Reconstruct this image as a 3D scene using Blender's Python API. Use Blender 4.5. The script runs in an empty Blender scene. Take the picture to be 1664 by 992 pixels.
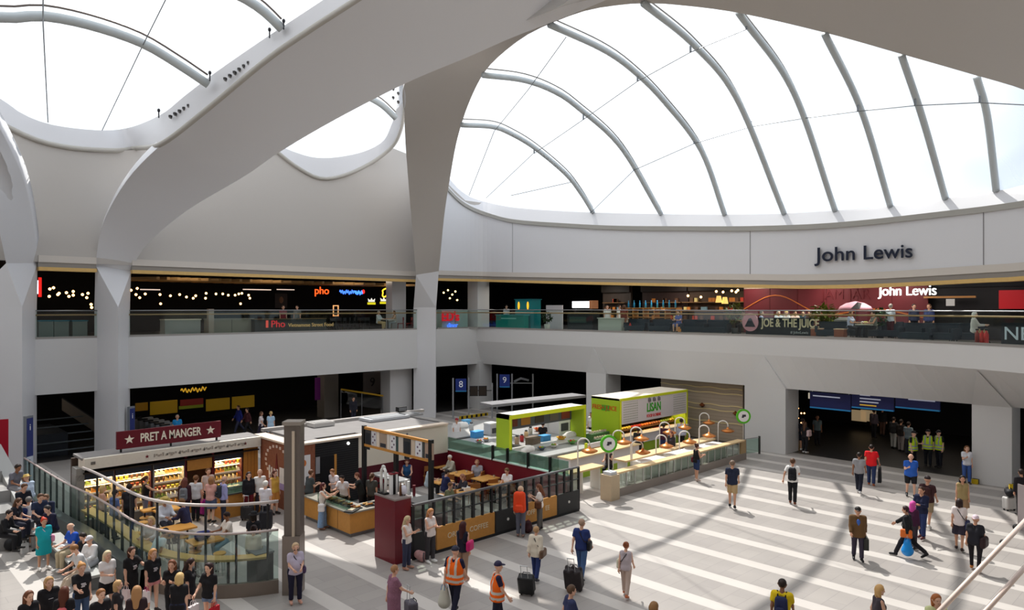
import bpy, bmesh, math, random
import numpy as np
from mathutils import Vector, Matrix
random.seed(7)
S = bpy.context.scene
COL = S.collection
PI = math.pi
# ---------------------------------------------------------------- camera model (1664 x 992 frame)
F, CX, CY, H = 1175.0, 832.0, 501.0, 7.8
AZ = math.radians(45.9)
FW = np.array([math.cos(AZ), math.sin(AZ), 0.0]); RT = np.array([math.sin(AZ), -math.cos(AZ), 0.0]); UP = np.array([0, 0, 1.0])
CAM = np.array([0, 0, H])
def ray(px, py): return FW + RT * (px - CX) / F + UP * (CY - py) / F
def atz(px, py, z=0.0):
    r = ray(px, py); return CAM + r * ((z - H) / r[2])
def atx(px, py, x):
    r = ray(px, py); return CAM + r * (x / r[0])
def aty(px, py, y):
    r = ray(px, py); return CAM + r * (y / r[1])
def atd(px, py, d): return CAM + ray(px, py) * d
def atn(px, py, D):            # vertical plane of the big diagonal arch
    r = ray(px, py); return CAM + r * (D / (0.858 * r[0] + 0.513 * r[1]))
def depth(p): return float(p[0] * FW[0] + p[1] * FW[1])
def angle_to(p):               # heading from a place towards the camera
    return math.atan2(-p[1], -p[0])

# ---------------------------------------------------------------- materials
def lin(c):
    return tuple((v / 255 / 12.92) if v / 255 <= 0.04045 else ((v / 255 + 0.055) / 1.055) ** 2.4 for v in c[:3]) + (1.0,)
_M = {}
def M(col, rough=0.6, metal=0.0, emit=0.0, noise=0.0, scale=6.0, spec=0.3):
    key = (tuple(col), rough, metal, emit, noise, scale, spec)
    if key in _M: return _M[key]
    m = bpy.data.materials.new('paint_%d' % len(_M)); m.use_nodes = True
    nt = m.node_tree; b = nt.nodes['Principled BSDF']
    b.inputs['Base Color'].default_value = lin(col)
    b.inputs['Roughness'].default_value = rough; b.inputs['Metallic'].default_value = metal
    b.inputs['Specular IOR Level'].default_value = spec
    if emit:
        b.inputs['Emission Color'].default_value = lin(col); b.inputs['Emission Strength'].default_value = emit
    if noise:
        tc = nt.nodes.new('ShaderNodeTexCoord'); nz = nt.nodes.new('ShaderNodeTexNoise'); nz.inputs['Scale'].default_value = scale
        nz.inputs['Detail'].default_value = 4
        mx = nt.nodes.new('ShaderNodeMix'); mx.data_type = 'RGBA'
        c = lin(col)
        mx.inputs[6].default_value = tuple(v * (1 - noise) for v in c[:3]) + (1,)
        mx.inputs[7].default_value = tuple(min(1, v * (1 + noise)) for v in c[:3]) + (1,)
        nt.links.new(tc.outputs['Object'], nz.inputs['Vector']); nt.links.new(nz.outputs['Fac'], mx.inputs[0])
        nt.links.new(mx.outputs[2], b.inputs['Base Color'])
    _M[key] = m
    return m
def glass_mat(tint, gloss=0.08, diff=0.0, dcol=(200, 220, 215)):
    key = ('glass', tuple(tint), gloss, diff, tuple(dcol))
    if key in _M: return _M[key]
    m = bpy.data.materials.new('glass_%d' % len(_M)); m.use_nodes = True
    nt = m.node_tree; nt.nodes.clear()
    o = nt.nodes.new('ShaderNodeOutputMaterial'); t = nt.nodes.new('ShaderNodeBsdfTransparent'); t.inputs[0].default_value = lin(tint)
    g = nt.nodes.new('ShaderNodeBsdfGlossy'); g.inputs['Roughness'].default_value = 0.03
    mx = nt.nodes.new('ShaderNodeMixShader'); mx.inputs[0].default_value = gloss
    nt.links.new(t.outputs[0], mx.inputs[1]); nt.links.new(g.outputs[0], mx.inputs[2])
    last = mx
    if diff:
        d = nt.nodes.new('ShaderNodeBsdfDiffuse'); d.inputs[0].default_value = lin(dcol)
        m2 = nt.nodes.new('ShaderNodeMixShader'); m2.inputs[0].default_value = diff
        nt.links.new(mx.outputs[0], m2.inputs[1]); nt.links.new(d.outputs[0], m2.inputs[2]); last = m2
    nt.links.new(last.outputs[0], o.inputs[0])
    _M[key] = m
    return m
def foil_mat():
    m = bpy.data.materials.new('foil'); m.use_nodes = True
    nt = m.node_tree; nt.nodes.clear()
    o = nt.nodes.new('ShaderNodeOutputMaterial'); t = nt.nodes.new('ShaderNodeBsdfTransparent'); t.inputs[0].default_value = (0.95, 0.97, 1, 1)
    tr = nt.nodes.new('ShaderNodeBsdfTranslucent'); tr.inputs[0].default_value = (0.85, 0.88, 0.92, 1)
    tc = nt.nodes.new('ShaderNodeTexCoord'); nz = nt.nodes.new('ShaderNodeTexWave'); nz.inputs['Scale'].default_value = 0.35; nz.inputs['Distortion'].default_value = 3
    mr = nt.nodes.new('ShaderNodeMapRange'); mr.inputs['To Min'].default_value = 0.22; mr.inputs['To Max'].default_value = 0.27
    mx = nt.nodes.new('ShaderNodeMixShader')
    nt.links.new(tc.outputs['Object'], nz.inputs['Vector']); nt.links.new(nz.outputs['Fac'], mr.inputs['Value']); nt.links.new(mr.outputs[0], mx.inputs[0])
    nt.links.new(t.outputs[0], mx.inputs[1]); nt.links.new(tr.outputs[0], mx.inputs[2]); nt.links.new(mx.outputs[0], o.inputs[0])
    return m

# ---------------------------------------------------------------- mesh builder
class MB:
    def __init__(s): s.v = []; s.f = []
    def add(s, vs, fs):
        b = len(s.v); s.v += [tuple(float(c) for c in v) for v in vs]; s.f += [tuple(b + i for i in f) for f in fs]; return s
    def box(s, c, d, rz=0.0):
        x, y, z = d[0] / 2, d[1] / 2, d[2] / 2; cs, sn = math.cos(rz), math.sin(rz)
        vs = [(c[0] + a * cs - b * sn, c[1] + a * sn + b * cs, c[2] + e) for e in (-z, z) for a, b in ((-x, -y), (x, -y), (x, y), (-x, y))]
        return s.add(vs, [(3, 2, 1, 0), (4, 5, 6, 7), (0, 1, 5, 4), (1, 2, 6, 5), (2, 3, 7, 6), (3, 0, 4, 7)])
    def span(s, a, b):
        return s.box([(a[i] + b[i]) / 2 for i in range(3)], [abs(b[i] - a[i]) for i in range(3)])
    def tube(s, pts, r, n=8, caps=True, flat=None):
        pts = [Vector(p) for p in pts]; rs = r if hasattr(r, '__len__') else [r] * len(pts)
        vs, fs = [], []; ref = None
        for i, p in enumerate(pts):
            t = (pts[min(i + 1, len(pts) - 1)] - pts[max(i - 1, 0)])
            t = t.normalized() if t.length > 1e-9 else Vector((0, 0, 1))
            if ref is None: ref = Vector((0, 0, 1)) if abs(t.z) < 0.9 else Vector((1, 0, 0))
            u = (ref - t * ref.dot(t)); u = u.normalized() if u.length > 1e-6 else t.orthogonal().normalized()
            w = t.cross(u); ref = u
            for k in range(n):
                a = 2 * PI * k / n; vs.append(p + (u * math.cos(a) + w * math.sin(a)) * rs[i])
        for i in range(len(pts) - 1):
            for k in range(n):
                k2 = (k + 1) % n; fs.append((i * n + k, i * n + k2, (i + 1) * n + k2, (i + 1) * n + k))
        if caps:
            fs.append(tuple(range(n - 1, -1, -1))); fs.append(tuple((len(pts) - 1) * n + k for k in range(n)))
        return s.add(vs, fs)
    def lathe(s, prof, c=(0, 0, 0), n=16):
        vs, fs = [], []
        for r, z in prof:
            for k in range(n): vs.append((c[0] + r * math.cos(2 * PI * k / n), c[1] + r * math.sin(2 * PI * k / n), c[2] + z))
        for i in range(len(prof) - 1):
            for k in range(n):
                k2 = (k + 1) % n; fs.append((i * n + k, i * n + k2, (i + 1) * n + k2, (i + 1) * n + k))
        fs.append(tuple(range(n - 1, -1, -1))); fs.append(tuple((len(prof) - 1) * n + k for k in range(n)))
        return s.add(vs, fs)
    def ball(s, c, r, n=10, m=6):
        r = r if hasattr(r, '__len__') else (r, r, r)
        vs = [(c[0], c[1], c[2] - r[2])]; fs = []
        for j in range(1, m):
            t = PI * j / m
            for k in range(n): vs.append((c[0] + r[0] * math.sin(t) * math.cos(2 * PI * k / n), c[1] + r[1] * math.sin(t) * math.sin(2 * PI * k / n), c[2] - r[2] * math.cos(t)))
        vs.append((c[0], c[1], c[2] + r[2])); L = len(vs) - 1
        for k in range(n):
            k2 = (k + 1) % n; fs.append((0, 1 + k2, 1 + k)); fs.append((L, 1 + (m - 2) * n + k, 1 + (m - 2) * n + k2))
            for j in range(m - 2): fs.append((1 + j * n + k, 1 + j * n + k2, 1 + (j + 1) * n + k2, 1 + (j + 1) * n + k))
        return s.add(vs, fs)
    def grid(s, rows):                       # rows: equal-length lists of points
        n = len(rows[0]); vs = [p for r in rows for p in r]
        return s.add(vs, [(i * n + j, i * n + j + 1, (i + 1) * n + j + 1, (i + 1) * n + j) for i in range(len(rows) - 1) for j in range(n - 1)])
    def prism(s, poly, d):                   # polygon pushed along vector d
        n = len(poly); d = np.array(d, float); vs = [np.array(p, float) for p in poly] + [np.array(p, float) + d for p in poly]
        return s.add(vs, [tuple(range(n)), tuple(range(2 * n - 1, n - 1, -1))] + [(i, n + i, n + (i + 1) % n, (i + 1) % n) for i in range(n)])
    def build(s, name, mat, parent=None, smooth=False, loc=(0, 0, 0), rz=0.0, recalc=True, mats=None, mi=None):
        me = bpy.data.meshes.new(name); me.from_pydata(s.v, [], s.f)
        if recalc:
            bm = bmesh.new(); bm.from_mesh(me); bmesh.ops.recalc_face_normals(bm, faces=bm.faces); bm.to_mesh(me); bm.free()
        for m in (mats or [mat]): me.materials.append(m)
        if mi: me.polygons.foreach_set('material_index', mi)
        if smooth: me.polygons.foreach_set('use_smooth', [True] * len(me.polygons))
        o = bpy.data.objects.new(name, me); COL.objects.link(o)
        o.location = loc; o.rotation_euler[2] = rz
        if parent is not None: o.parent = parent
        return o
def tag(o, label=None, cat=None, group=None, kind=None):
    if label: o['label'] = label
    if cat: o['category'] = cat
    if group: o['group'] = group
    if kind: o['kind'] = kind
    return o
def thing(name, label, cat, loc=(0, 0, 0), rz=0.0, group=None):
    o = bpy.data.objects.new(name, None); o.empty_display_size = 0.1; COL.objects.link(o)
    o.location = tuple(float(c) for c in loc); o.rotation_euler[2] = rz
    return tag(o, label, cat, group)
def struct(o, label=None): return tag(o, label, None, None, 'structure')
def dup(root, loc=None, rz=None, label=None, group=None):
    r = root.copy(); COL.objects.link(r)
    if loc is not None: r.location = tuple(float(c) for c in loc)
    if rz is not None: r.rotation_euler[2] = rz
    if label: r['label'] = label
    if group: r['group'] = group
    for ch in list(root.children):
        c = ch.copy(); COL.objects.link(c); c.parent = r
        for g in list(ch.children):
            d = g.copy(); COL.objects.link(d); d.parent = c
    return r
def text(name, body, size, mat, parent=None, loc=(0, 0, 0), rot=(PI / 2, 0, 0), depth=0.02, sx=1.0, align='CENTER', bold=0.0, shear=0.0):
    cu = bpy.data.curves.new(name, 'FONT'); cu.body = body; cu.size = size; cu.extrude = depth; cu.align_x = align; cu.align_y = 'CENTER'; cu.offset = bold; cu.shear = shear
    t = bpy.data.objects.new(name, cu); COL.objects.link(t)
    dg = bpy.context.evaluated_depsgraph_get(); me = bpy.data.meshes.new_from_object(t.evaluated_get(dg))
    bpy.data.objects.remove(t); bpy.data.curves.remove(cu)
    me.materials.clear(); me.materials.append(mat)
    for v in me.vertices: v.co.x *= sx
    o = bpy.data.objects.new(name, me); COL.objects.link(o); o.location = tuple(float(c) for c in loc); o.rotation_euler = rot
    if parent is not None: o.parent = parent
    return o
def spline(pts, n):
    P = [np.array(p, float) for p in pts]; P = [2 * P[0] - P[1]] + P + [2 * P[-1] - P[-2]]
    dense = []
    for i in range(1, len(P) - 2):
        for t in np.linspace(0, 1, 24, endpoint=False):
            a, b, c, d = P[i - 1], P[i], P[i + 1], P[i + 2]
            dense.append(0.5 * (2 * b + (c - a) * t + (2 * a - 5 * b + 4 * c - d) * t * t + (3 * b - a - 3 * c + d) * t ** 3))
    dense.append(P[-2]); dense = np.array(dense)
    L = np.concatenate([[0], np.cumsum(np.linalg.norm(np.diff(dense, axis=0), axis=1))])
    q = np.linspace(0, L[-1], n)
    return [np.array([np.interp(v, L, dense[:, k]) for k in range(dense.shape[1])]) for v in q]

# ---------------------------------------------------------------- camera, light, world
cam = bpy.data.cameras.new('camera'); camo = bpy.data.objects.new('camera', cam); COL.objects.link(camo)
cam.sensor_width = 36; cam.lens = 36 * F / 1664; cam.shift_y = (CY - 496) / 1664; cam.clip_end = 500; cam.clip_start = 0.1
camo.location = (0, 0, H); camo.rotation_euler = (PI / 2, 0, AZ - PI / 2); S.camera = camo
SUN_DIR = Vector((-0.36, -0.62, -1.0)).normalized()       # the way the light travels
sl = bpy.data.lights.new('sun', 'SUN'); sl.energy = 4.9; sl.angle = math.radians(0.6); sl.color = (1, 0.95, 0.87)
so = bpy.data.objects.new('sun', sl); COL.objects.link(so); so.rotation_euler = SUN_DIR.to_track_quat('-Z', 'Y').to_euler(); so.location = (0, 30, 60)
w = bpy.data.worlds.new('sky'); S.world = w; w.use_nodes = True
wn = w.node_tree; bg = wn.nodes['Background']; bg.inputs[1].default_value = 1.2
tcw = wn.nodes.new('ShaderNodeTexCoord'); sep = wn.nodes.new('ShaderNodeSeparateXYZ'); rmp = wn.nodes.new('ShaderNodeValToRGB')
rmp.color_ramp.elements[0].position = 0.12; rmp.color_ramp.elements[0].color = (0.78, 0.84, 0.9, 1)
rmp.color_ramp.elements[1].position = 0.5; rmp.color_ramp.elements[1].color = (0.98, 0.99, 1.0, 1)
wn.links.new(tcw.outputs['Generated'], sep.inputs[0]); wn.links.new(sep.outputs['Z'], rmp.inputs[0]); dsub = wn.nodes.new('ShaderNodeMath'); dsub.operation = 'SUBTRACT'; wn.links.new(sep.outputs['X'], dsub.inputs[0]); wn.links.new(sep.outputs['Y'], dsub.inputs[1])
dmr = wn.nodes.new('ShaderNodeMapRange'); dmr.inputs['From Min'].default_value = 0.0; dmr.inputs['From Max'].default_value = 0.8; wn.links.new(dsub.outputs[0], dmr.inputs['Value'])
dmx = wn.nodes.new('ShaderNodeMix'); dmx.data_type = 'RGBA'; dmx.inputs[7].default_value = (0.56, 0.63, 0.71, 1); wn.links.new(dmr.outputs[0], dmx.inputs[0]); wn.links.new(rmp.outputs[0], dmx.inputs[6]); wn.links.new(dmx.outputs[2], bg.inputs[0])
S.view_settings.view_transform = 'Standard'; S.view_settings.look = 'None'; S.view_settings.gamma = 1; S.view_settings.exposure = 0.27
try: S.view_settings.use_curve_mapping = False
except Exception: pass
S.cycles.transparent_max_bounces = 24; S.cycles.max_bounces = 8; S.cycles.diffuse_bounces = 4; S.cycles.use_denoising = True

# ---------------------------------------------------------------- setting
WALL = M((208, 207, 206), 0.55, noise=0.015, scale=0.3)
SHELL_SHADED = M((186, 181, 176), 0.5, noise=0.01, scale=0.2)  # same shell, darkened and warmed: shade put into the colour
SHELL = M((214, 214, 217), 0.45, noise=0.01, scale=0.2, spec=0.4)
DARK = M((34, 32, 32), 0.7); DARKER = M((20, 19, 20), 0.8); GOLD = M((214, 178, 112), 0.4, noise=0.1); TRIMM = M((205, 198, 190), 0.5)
STEEL = M((150, 152, 155), 0.35, 0.8); BLACK = M((26, 26, 28), 0.5)
YW, XW, ZB, ZL, ZT = 42.0, 37.4, 6.25, 3.49, 10.1
# floor with pale stripes parallel to the right wall
def floor_mat():
    m = bpy.data.materials.new('paving'); m.use_nodes = True; nt = m.node_tree; b = nt.nodes['Principled BSDF']
    tc = nt.nodes.new('ShaderNodeTexCoord'); sp = nt.nodes.new('ShaderNodeSeparateXYZ'); nt.links.new(tc.outputs['Object'], sp.inputs[0])
    def math_(op, a, v=None):
        n = nt.nodes.new('ShaderNodeMath'); n.operation = op
        nt.links.new(a, n.inputs[0]) if not isinstance(a, float) else None
        if v is not None:
            if isinstance(v, float): n.inputs[1].default_value = v
            else: nt.links.new(v, n.inputs[1])
        return n.outputs[0]
    xs = math_('ADD', sp.outputs['X'], FLOOR_OFF); md = math_('FLOORED_MODULO', xs, FLOOR_STEP); st = math_('LESS_THAN', md, FLOOR_W)
    br = nt.nodes.new('ShaderNodeTexBrick'); br.inputs['Scale'].default_value = 1.0; br.inputs['Brick Width'].default_value = 1.5; br.inputs['Row Height'].default_value = 0.5
    br.inputs['Mortar Size'].default_value = 0.006
    c1, c2, c3 = lin((157, 151, 147)), lin((164, 158, 153)), lin((140, 136, 133))
    br.inputs['Color1'].default_value = c1; br.inputs['Color2'].default_value = c2; br.inputs['Mortar'].default_value = c3
    nt.links.new(tc.outputs['Object'], br.inputs['Vector'])
    mx = nt.nodes.new('ShaderNodeMix'); mx.data_type = 'RGBA'; nt.links.new(st, mx.inputs[0]); nt.links.new(br.outputs['Color'], mx.inputs[6]); mx.inputs[7].default_value = lin((198, 192, 186))
    nz = nt.nodes.new('ShaderNodeTexNoise'); nz.inputs['Scale'].default_value = 0.6; nz.inputs['Detail'].default_value = 6; nt.links.new(tc.outputs['Object'], nz.inputs['Vector'])
    mr = nt.nodes.new('ShaderNodeMapRange'); mr.inputs['To Min'].default_value = 0.88; mr.inputs['To Max'].default_value = 1.1; nt.links.new(nz.outputs['Fac'], mr.inputs['Value'])
    m2 = nt.nodes.new('ShaderNodeMix'); m2.data_type = 'RGBA'; m2.blend_type = 'MULTIPLY'; m2.inputs[0].default_value = 1
    nt.links.new(mx.outputs[2], m2.inputs[6]); nt.links.new(mr.outputs[0], m2.inputs[7]); nt.links.new(m2.outputs[2], b.inputs['Base Color'])
    b.inputs['Roughness'].default_value = 0.45; b.inputs['Specular IOR Level'].default_value = 0.35
    return m
FLOOR_STEP, FLOOR_W, FLOOR_OFF = 1.79, 0.48, 1.13
o = MB().span((-14, -12, -0.3), (XW + 0.6, YW + 0.6, 0)).build('floor', floor_mat()); struct(o, 'pale grey stone concourse floor with white stripes')
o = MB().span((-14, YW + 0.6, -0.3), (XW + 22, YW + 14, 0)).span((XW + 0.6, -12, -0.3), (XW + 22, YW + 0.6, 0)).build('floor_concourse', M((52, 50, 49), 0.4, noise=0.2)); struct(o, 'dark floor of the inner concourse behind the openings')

# left wall: spandrel, upper shell with two scooped roof openings
def colx(px, y): return aty(px, 600, y)[0]
xc1, xc2l, xc2r, xc3l, xc3r = colx(62, YW), colx(156, YW), colx(214, YW), colx(676, YW), colx(713, YW)
mb = MB().span((-14, YW, ZL), (XW + 0.2, YW + 0.6, ZB))
o = mb.build('wall_left', WALL); struct(o, 'light grey spandrel below the left balcony')
rimL = [aty(*p, YW) for p in [(-110, 130), (-50, 172), (0, 200), (60, 228), (120, 241), (190, 245), (240, 238)]]
rimL += [np.array([15.2, YW, 18.2]), np.array([17.0, YW, 19.3]), np.array([19, YW, 18.6])]
rimM = [aty(*p, YW) for p in [(450, 245), (480, 270), (520, 290), (560, 285), (610, 262), (636, 240)]]
top = spline(rimL, 40) + spline([rimL[-1]] + rimM, 30)[1:] + [np.array([xc3l, YW, 18.6])] + [aty(*p, YW) for p in [(704, 262), (718, 288), (735, 306), (756, 326)]] + [np.array([XW + 0.3, YW, 16.0])]
poly = [np.array([-14, YW, ZT]), np.array([-14, YW, 17.0])] + [p for p in top if p[0] > -13.9] + [np.array([XW + 0.3, YW, ZT])]
mb = MB()
for a, b in zip(poly[1:-1], poly[2:]):
    if b[0] - a[0] < 1e-4: continue
    mb.add([(a[0], YW, ZT), (b[0], YW, ZT), b, a, (a[0], YW + 0.5, ZT), (b[0], YW + 0.5, ZT), b + np.array([0, 0.5, 0]), a + np.array([0, 0.5, 0])], [(0, 1, 2, 3), (7, 6, 5, 4), (3, 2, 6, 7)])
o = mb.build('wall_left_upper', SHELL_SHADED); struct(o, 'smooth light grey shell wall above the left balcony')
# trims along the bottom edge of the shell
def trim_run(pts, label):
    mb = MB(); ins = np.array([-0.25, -0.25, 0])
    o = MB()
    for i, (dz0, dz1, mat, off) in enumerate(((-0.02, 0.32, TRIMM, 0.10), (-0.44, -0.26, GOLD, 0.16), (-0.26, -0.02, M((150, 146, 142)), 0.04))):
        mb = MB()
        for a, b in zip(pts[:-1], pts[1:]):
            a, b = np.array(a, float), np.array(b, float); d = b - a; n = np.array([-d[1], d[0], 0]); n /= max(np.linalg.norm(n), 1e-6)
            if n[0] * a[0] + n[1] * a[1] > 0: n = -n
            mb.prism([a + n * off + UP * dz0, b + n * off + UP * dz0, b + n * off + UP * dz1, a + n * off + UP * dz1], -n * (off + 0.3))
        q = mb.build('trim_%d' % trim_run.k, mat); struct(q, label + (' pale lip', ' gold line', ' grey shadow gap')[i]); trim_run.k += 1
trim_run.k = 1
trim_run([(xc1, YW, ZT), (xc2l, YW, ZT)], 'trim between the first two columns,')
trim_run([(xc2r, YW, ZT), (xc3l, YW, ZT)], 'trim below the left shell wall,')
# right fascia, curved in plan
def fas(px, py, off=0.0):
    a, b = atx(px, py, XW + off), aty(px, py, YW - 0.12 + off)
    da, db = depth(a), depth(b); k = 0.7; d = -k * math.log(math.exp(-(da - min(da, db)) / k) + math.exp(-(db - min(da, db)) / k)) + min(da, db)
    return CAM + ray(px, py) * d
low = [(700, 446), (718, 447), (775, 448.5), (838, 450), (950, 452), (1100, 454), (1220, 455), (1300, 456), (1400, 454), (1500, 449), (1600, 443), (1664, 439), (1800, 424)]
hi = [(700, 270), (733, 312), (760, 335), (800, 351), (840, 360), (920, 366), (1000, 370), (1100, 371), (1220, 371), (1350, 366), (1500, 351), (1664, 330), (1800, 300)]
def bul(p): # the fascia leans towards the viewer at its right end
    y = p[1]; t = max(0.0, min(1.0, (14 - y) / 12.0)); return 1 - 0.10 * t * t
def fcurve(pts, n, off=0.0):
    out = []; dn = spline(pts, 600); xs_ = [q[0] for q in dn]
    for px_ in np.linspace(702, 1798, n):
        q = (px_, float(np.interp(px_, xs_, [v[1] for v in dn]))); p = fas(q[0], q[1], off); s = bul(p); out.append(CAM + (p - CAM) * s)
    return out
N = 160
FL, FH = fcurve(low, N), fcurve(hi, N)
back = np.array([0.5, 0.5, 0])
o = MB().grid([FL, FH, [p + back for p in FH], [p + back for p in FL]]).build('wall_right_upper', SHELL, smooth=False); struct(o, 'curved light grey fascia wall carrying the store name')
rim_in = [(700, 240), (730, 290), (760, 318), (800, 331), (850, 339), (950, 345), (1072, 348), (1180, 349), (1277, 347), (1360, 342), (1447, 335), (1533, 323), (1622, 310), (1664, 301), (1800, 262)]
RI = fcurve(rim_in, N, 0.5)
o = MB().grid([[p + np.array([-.12, -.12, 0.1]) for p in FH], [p + np.array([-.12, -.12, -0.16]) for p in FH], [p + np.array([.05, .05, -0.16]) for p in FH]]).build('trim_20', M((168, 166, 160))); struct(o, 'grey bead along the top of the right fascia')
o = MB().grid([FH, RI, [p + back for p in RI]]).build('trim_21', SHELL); struct(o, 'pale upstand around the right roof opening')
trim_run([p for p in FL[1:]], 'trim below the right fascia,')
for k, px in enumerate((836, 1219, 1596)):
    i = min(range(N), key=lambda j: abs(CX + F * (FL[j] @ RT) / depth(FL[j]) - px))
    j2 = min(range(N), key=lambda j: abs(CX + F * (FH[j] @ RT) / depth(FH[j]) - px))
    n = -np.array([1, 0.15, 0]) * 0.012
    o = MB().tube([FL[i] + n, FH[j2] + n], 0.022, 4).build('trim_%d' % (30 + k), M((150, 148, 150))); struct(o, 'fine panel joint in the right fascia')
# right wall spandrel: upper band follows the balcony edge, lower band returns to the lintel
EDGE = [(36.9, YW), (36.9, 36), (37.0, 30), (37.2, 24), (37.2, 18.5), (36.6, 13.4), (35.5, 9.5), (33.9, 6.3), (31.5, 3.0), (28, 0.0)]
E2 = spline(EDGE, 50)
ed = lambda z, f=0.0: [np.array([p[0] * (1 - f) + max(XW, p[0]) * f, p[1], z]) for p in E2]
o = MB().grid([ed(ZB), ed(5.25), ed(ZL, 1.0), [p + np.array([0.6, 0, 0]) for p in ed(ZL, 1.0)]]).grid([ed(ZB), [p + np.array([1.5, 0, 0]) for p in ed(ZB)]]).build('wall_right', WALL); struct(o, 'light grey spandrel below the right balcony')
# columns
def prow(name, label, xl, xr, xp, yp, z0, z1):
    o = MB().prism([(xl, YW + 0.3, z0), (xp, yp, z0), (xr, YW + 0.3, z0)], (0, 0, z1 - z0)).build(name, SHELL); struct(o, label); return o
zv = 7.85
x1p = colx(36, 40); x2p = colx(192, 40.0); x3p = colx(708, 40.6)
prow('column', 'prow shaped column at the left edge of the left wall', xc1 - 3.0, xc1, x1p, 40.0, 0, zv)
prow('column', 'prow shaped column between the first and second left balcony bays', xc2l, xc2r, x2p, 40.0, 0, zv)
prow('column', 'prow shaped column at the corner of the two walls', xc3l, xc3r, x3p, 40.6, 0, zv)
def cap(xl, xr, xp, yp, rl, rr):     # the column changes into the rib between these heights
    o = MB().add([(xl, YW + 0.3, zv), (xp, yp, zv), (xr, YW + 0.3, zv), rl, rr], [(0, 1, 3), (1, 2, 4), (1, 4, 3)]).build('column_capital', SHELL); struct(o, 'faceted head where a column turns into a roof rib'); return o
for y0, y1, lab in ((31.27, 29.62, 'square column left of the shutter in the right wall'), (19.85, 17.5, 'square column left of the platform entrance'), (8.9, 7.4, 'square column right of the platform entrance')):
    ym = (y0 + y1) / 2; x = XW - 0.18
    xe = float(np.interp(-ym, [-p[1] for p in E2], [p[0] for p in E2]))
    mb = MB().span((x, y1, 0), (XW + 1.4, y0, ZL + 0.02))
    mb.add([(x, y0, ZL), (x, y1, ZL), (min(x, xe - 0.06), ym, 5.2), (XW + .5, y0, ZL), (XW + .5, y1, ZL)], [(0, 1, 2), (1, 4, 2), (4, 3, 2), (3, 0, 2)])
    o = mb.build('column', WALL); struct(o, lab)
# corner pier behind the openings
o = MB().span((XW - 0.4, YW - 0.2, 0), (XW + 0.9, YW + 1.2, ZL + 0.2)).span((XW - 0.3, YW + .1, ZB), (XW + 0.9, YW + 1.3, ZT)).build('column', WALL); struct(o, 'pale pier in the corner behind the openings')
o = MB().span((xc3l - 1.6, YW + 0.9, 0), (xc3l + 0.3, YW + 2.1, ZL + 0.3)).span((xc3l - 1.0, YW + 1.5, ZB), (xc3l + 0.2, YW + 2.3, ZT)).build('column', M((196, 194, 194))); struct(o, 'pale pier beside the corner column inside the left opening')

# balcony slabs, back walls and soffits of the dark interiors
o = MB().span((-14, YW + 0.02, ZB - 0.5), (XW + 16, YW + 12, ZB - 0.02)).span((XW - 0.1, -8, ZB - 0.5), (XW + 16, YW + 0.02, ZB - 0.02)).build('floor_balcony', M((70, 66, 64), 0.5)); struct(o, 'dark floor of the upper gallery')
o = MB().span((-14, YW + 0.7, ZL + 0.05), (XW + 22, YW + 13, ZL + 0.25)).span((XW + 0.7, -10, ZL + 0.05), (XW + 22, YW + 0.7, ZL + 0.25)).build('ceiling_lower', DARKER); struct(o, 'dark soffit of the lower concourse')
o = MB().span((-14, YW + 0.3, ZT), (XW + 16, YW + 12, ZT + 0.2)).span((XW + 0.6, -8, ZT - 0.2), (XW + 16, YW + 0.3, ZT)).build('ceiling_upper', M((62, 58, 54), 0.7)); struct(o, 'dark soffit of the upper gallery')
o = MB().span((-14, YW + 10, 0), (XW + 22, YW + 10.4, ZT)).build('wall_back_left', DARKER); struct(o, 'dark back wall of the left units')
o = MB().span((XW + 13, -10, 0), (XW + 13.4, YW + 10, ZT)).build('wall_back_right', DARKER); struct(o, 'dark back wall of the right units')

# ---------------------------------------------------------------- roof ribs
def ribbon(name, label, A, B, n=48, thick=0.5, mat=None):
    a, b = spline(A, n), spline(B, n)
    rows = []
    for k in range(7):
        t = k / 6; rows.append([p * (1 - t) + q * t + UP * (0.35 * math.sin(PI * t) * min(1, i / 8)) for i, (p, q) in enumerate(zip(a, b))])
    mb = MB().grid(rows)
    off = np.array([0.15, 0.1, thick])
    mb.grid([rows[0], [p + off for p in rows[0]], [p + off for p in rows[-1]], rows[-1]])
    o = mb.build(name, mat or SHELL, smooth=True, recalc=False)
    struct(o, label)
    return a, b
ALo = [atn(*q) for q in [(213, 441, 32.3), (235, 402, 32.1), (300, 345, 31.7), (400, 285, 31.2), (450, 250, 31.0), (540, 197, 30.8), (660, 135, 30.5), (760, 93, 30.5), (830, 62, 30.4), (905, 33, 30.3), (985, 0, 30.3), (1090, -45, 30.2), (1250, -100, 30.0)]]
AUp = [atn(*q) for q in [(155, 431, 30.75), (165, 370, 30.3), (200, 302, 29.5), (250, 246, 28.6), (330, 184, 27.6), (430, 101, 26.8), (500, 52, 26.4), (580, 0, 26.0), (700, -78, 25.6), (850, -170, 25.2), (1000, -250, 25)]]
ribbon('ceiling_rib_diagonal', 'broad pale arched rib sweeping up from the second column', ALo, AUp)
cap(xc2l, xc2r, x2p, 40.0, AUp[0], ALo[0])
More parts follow.
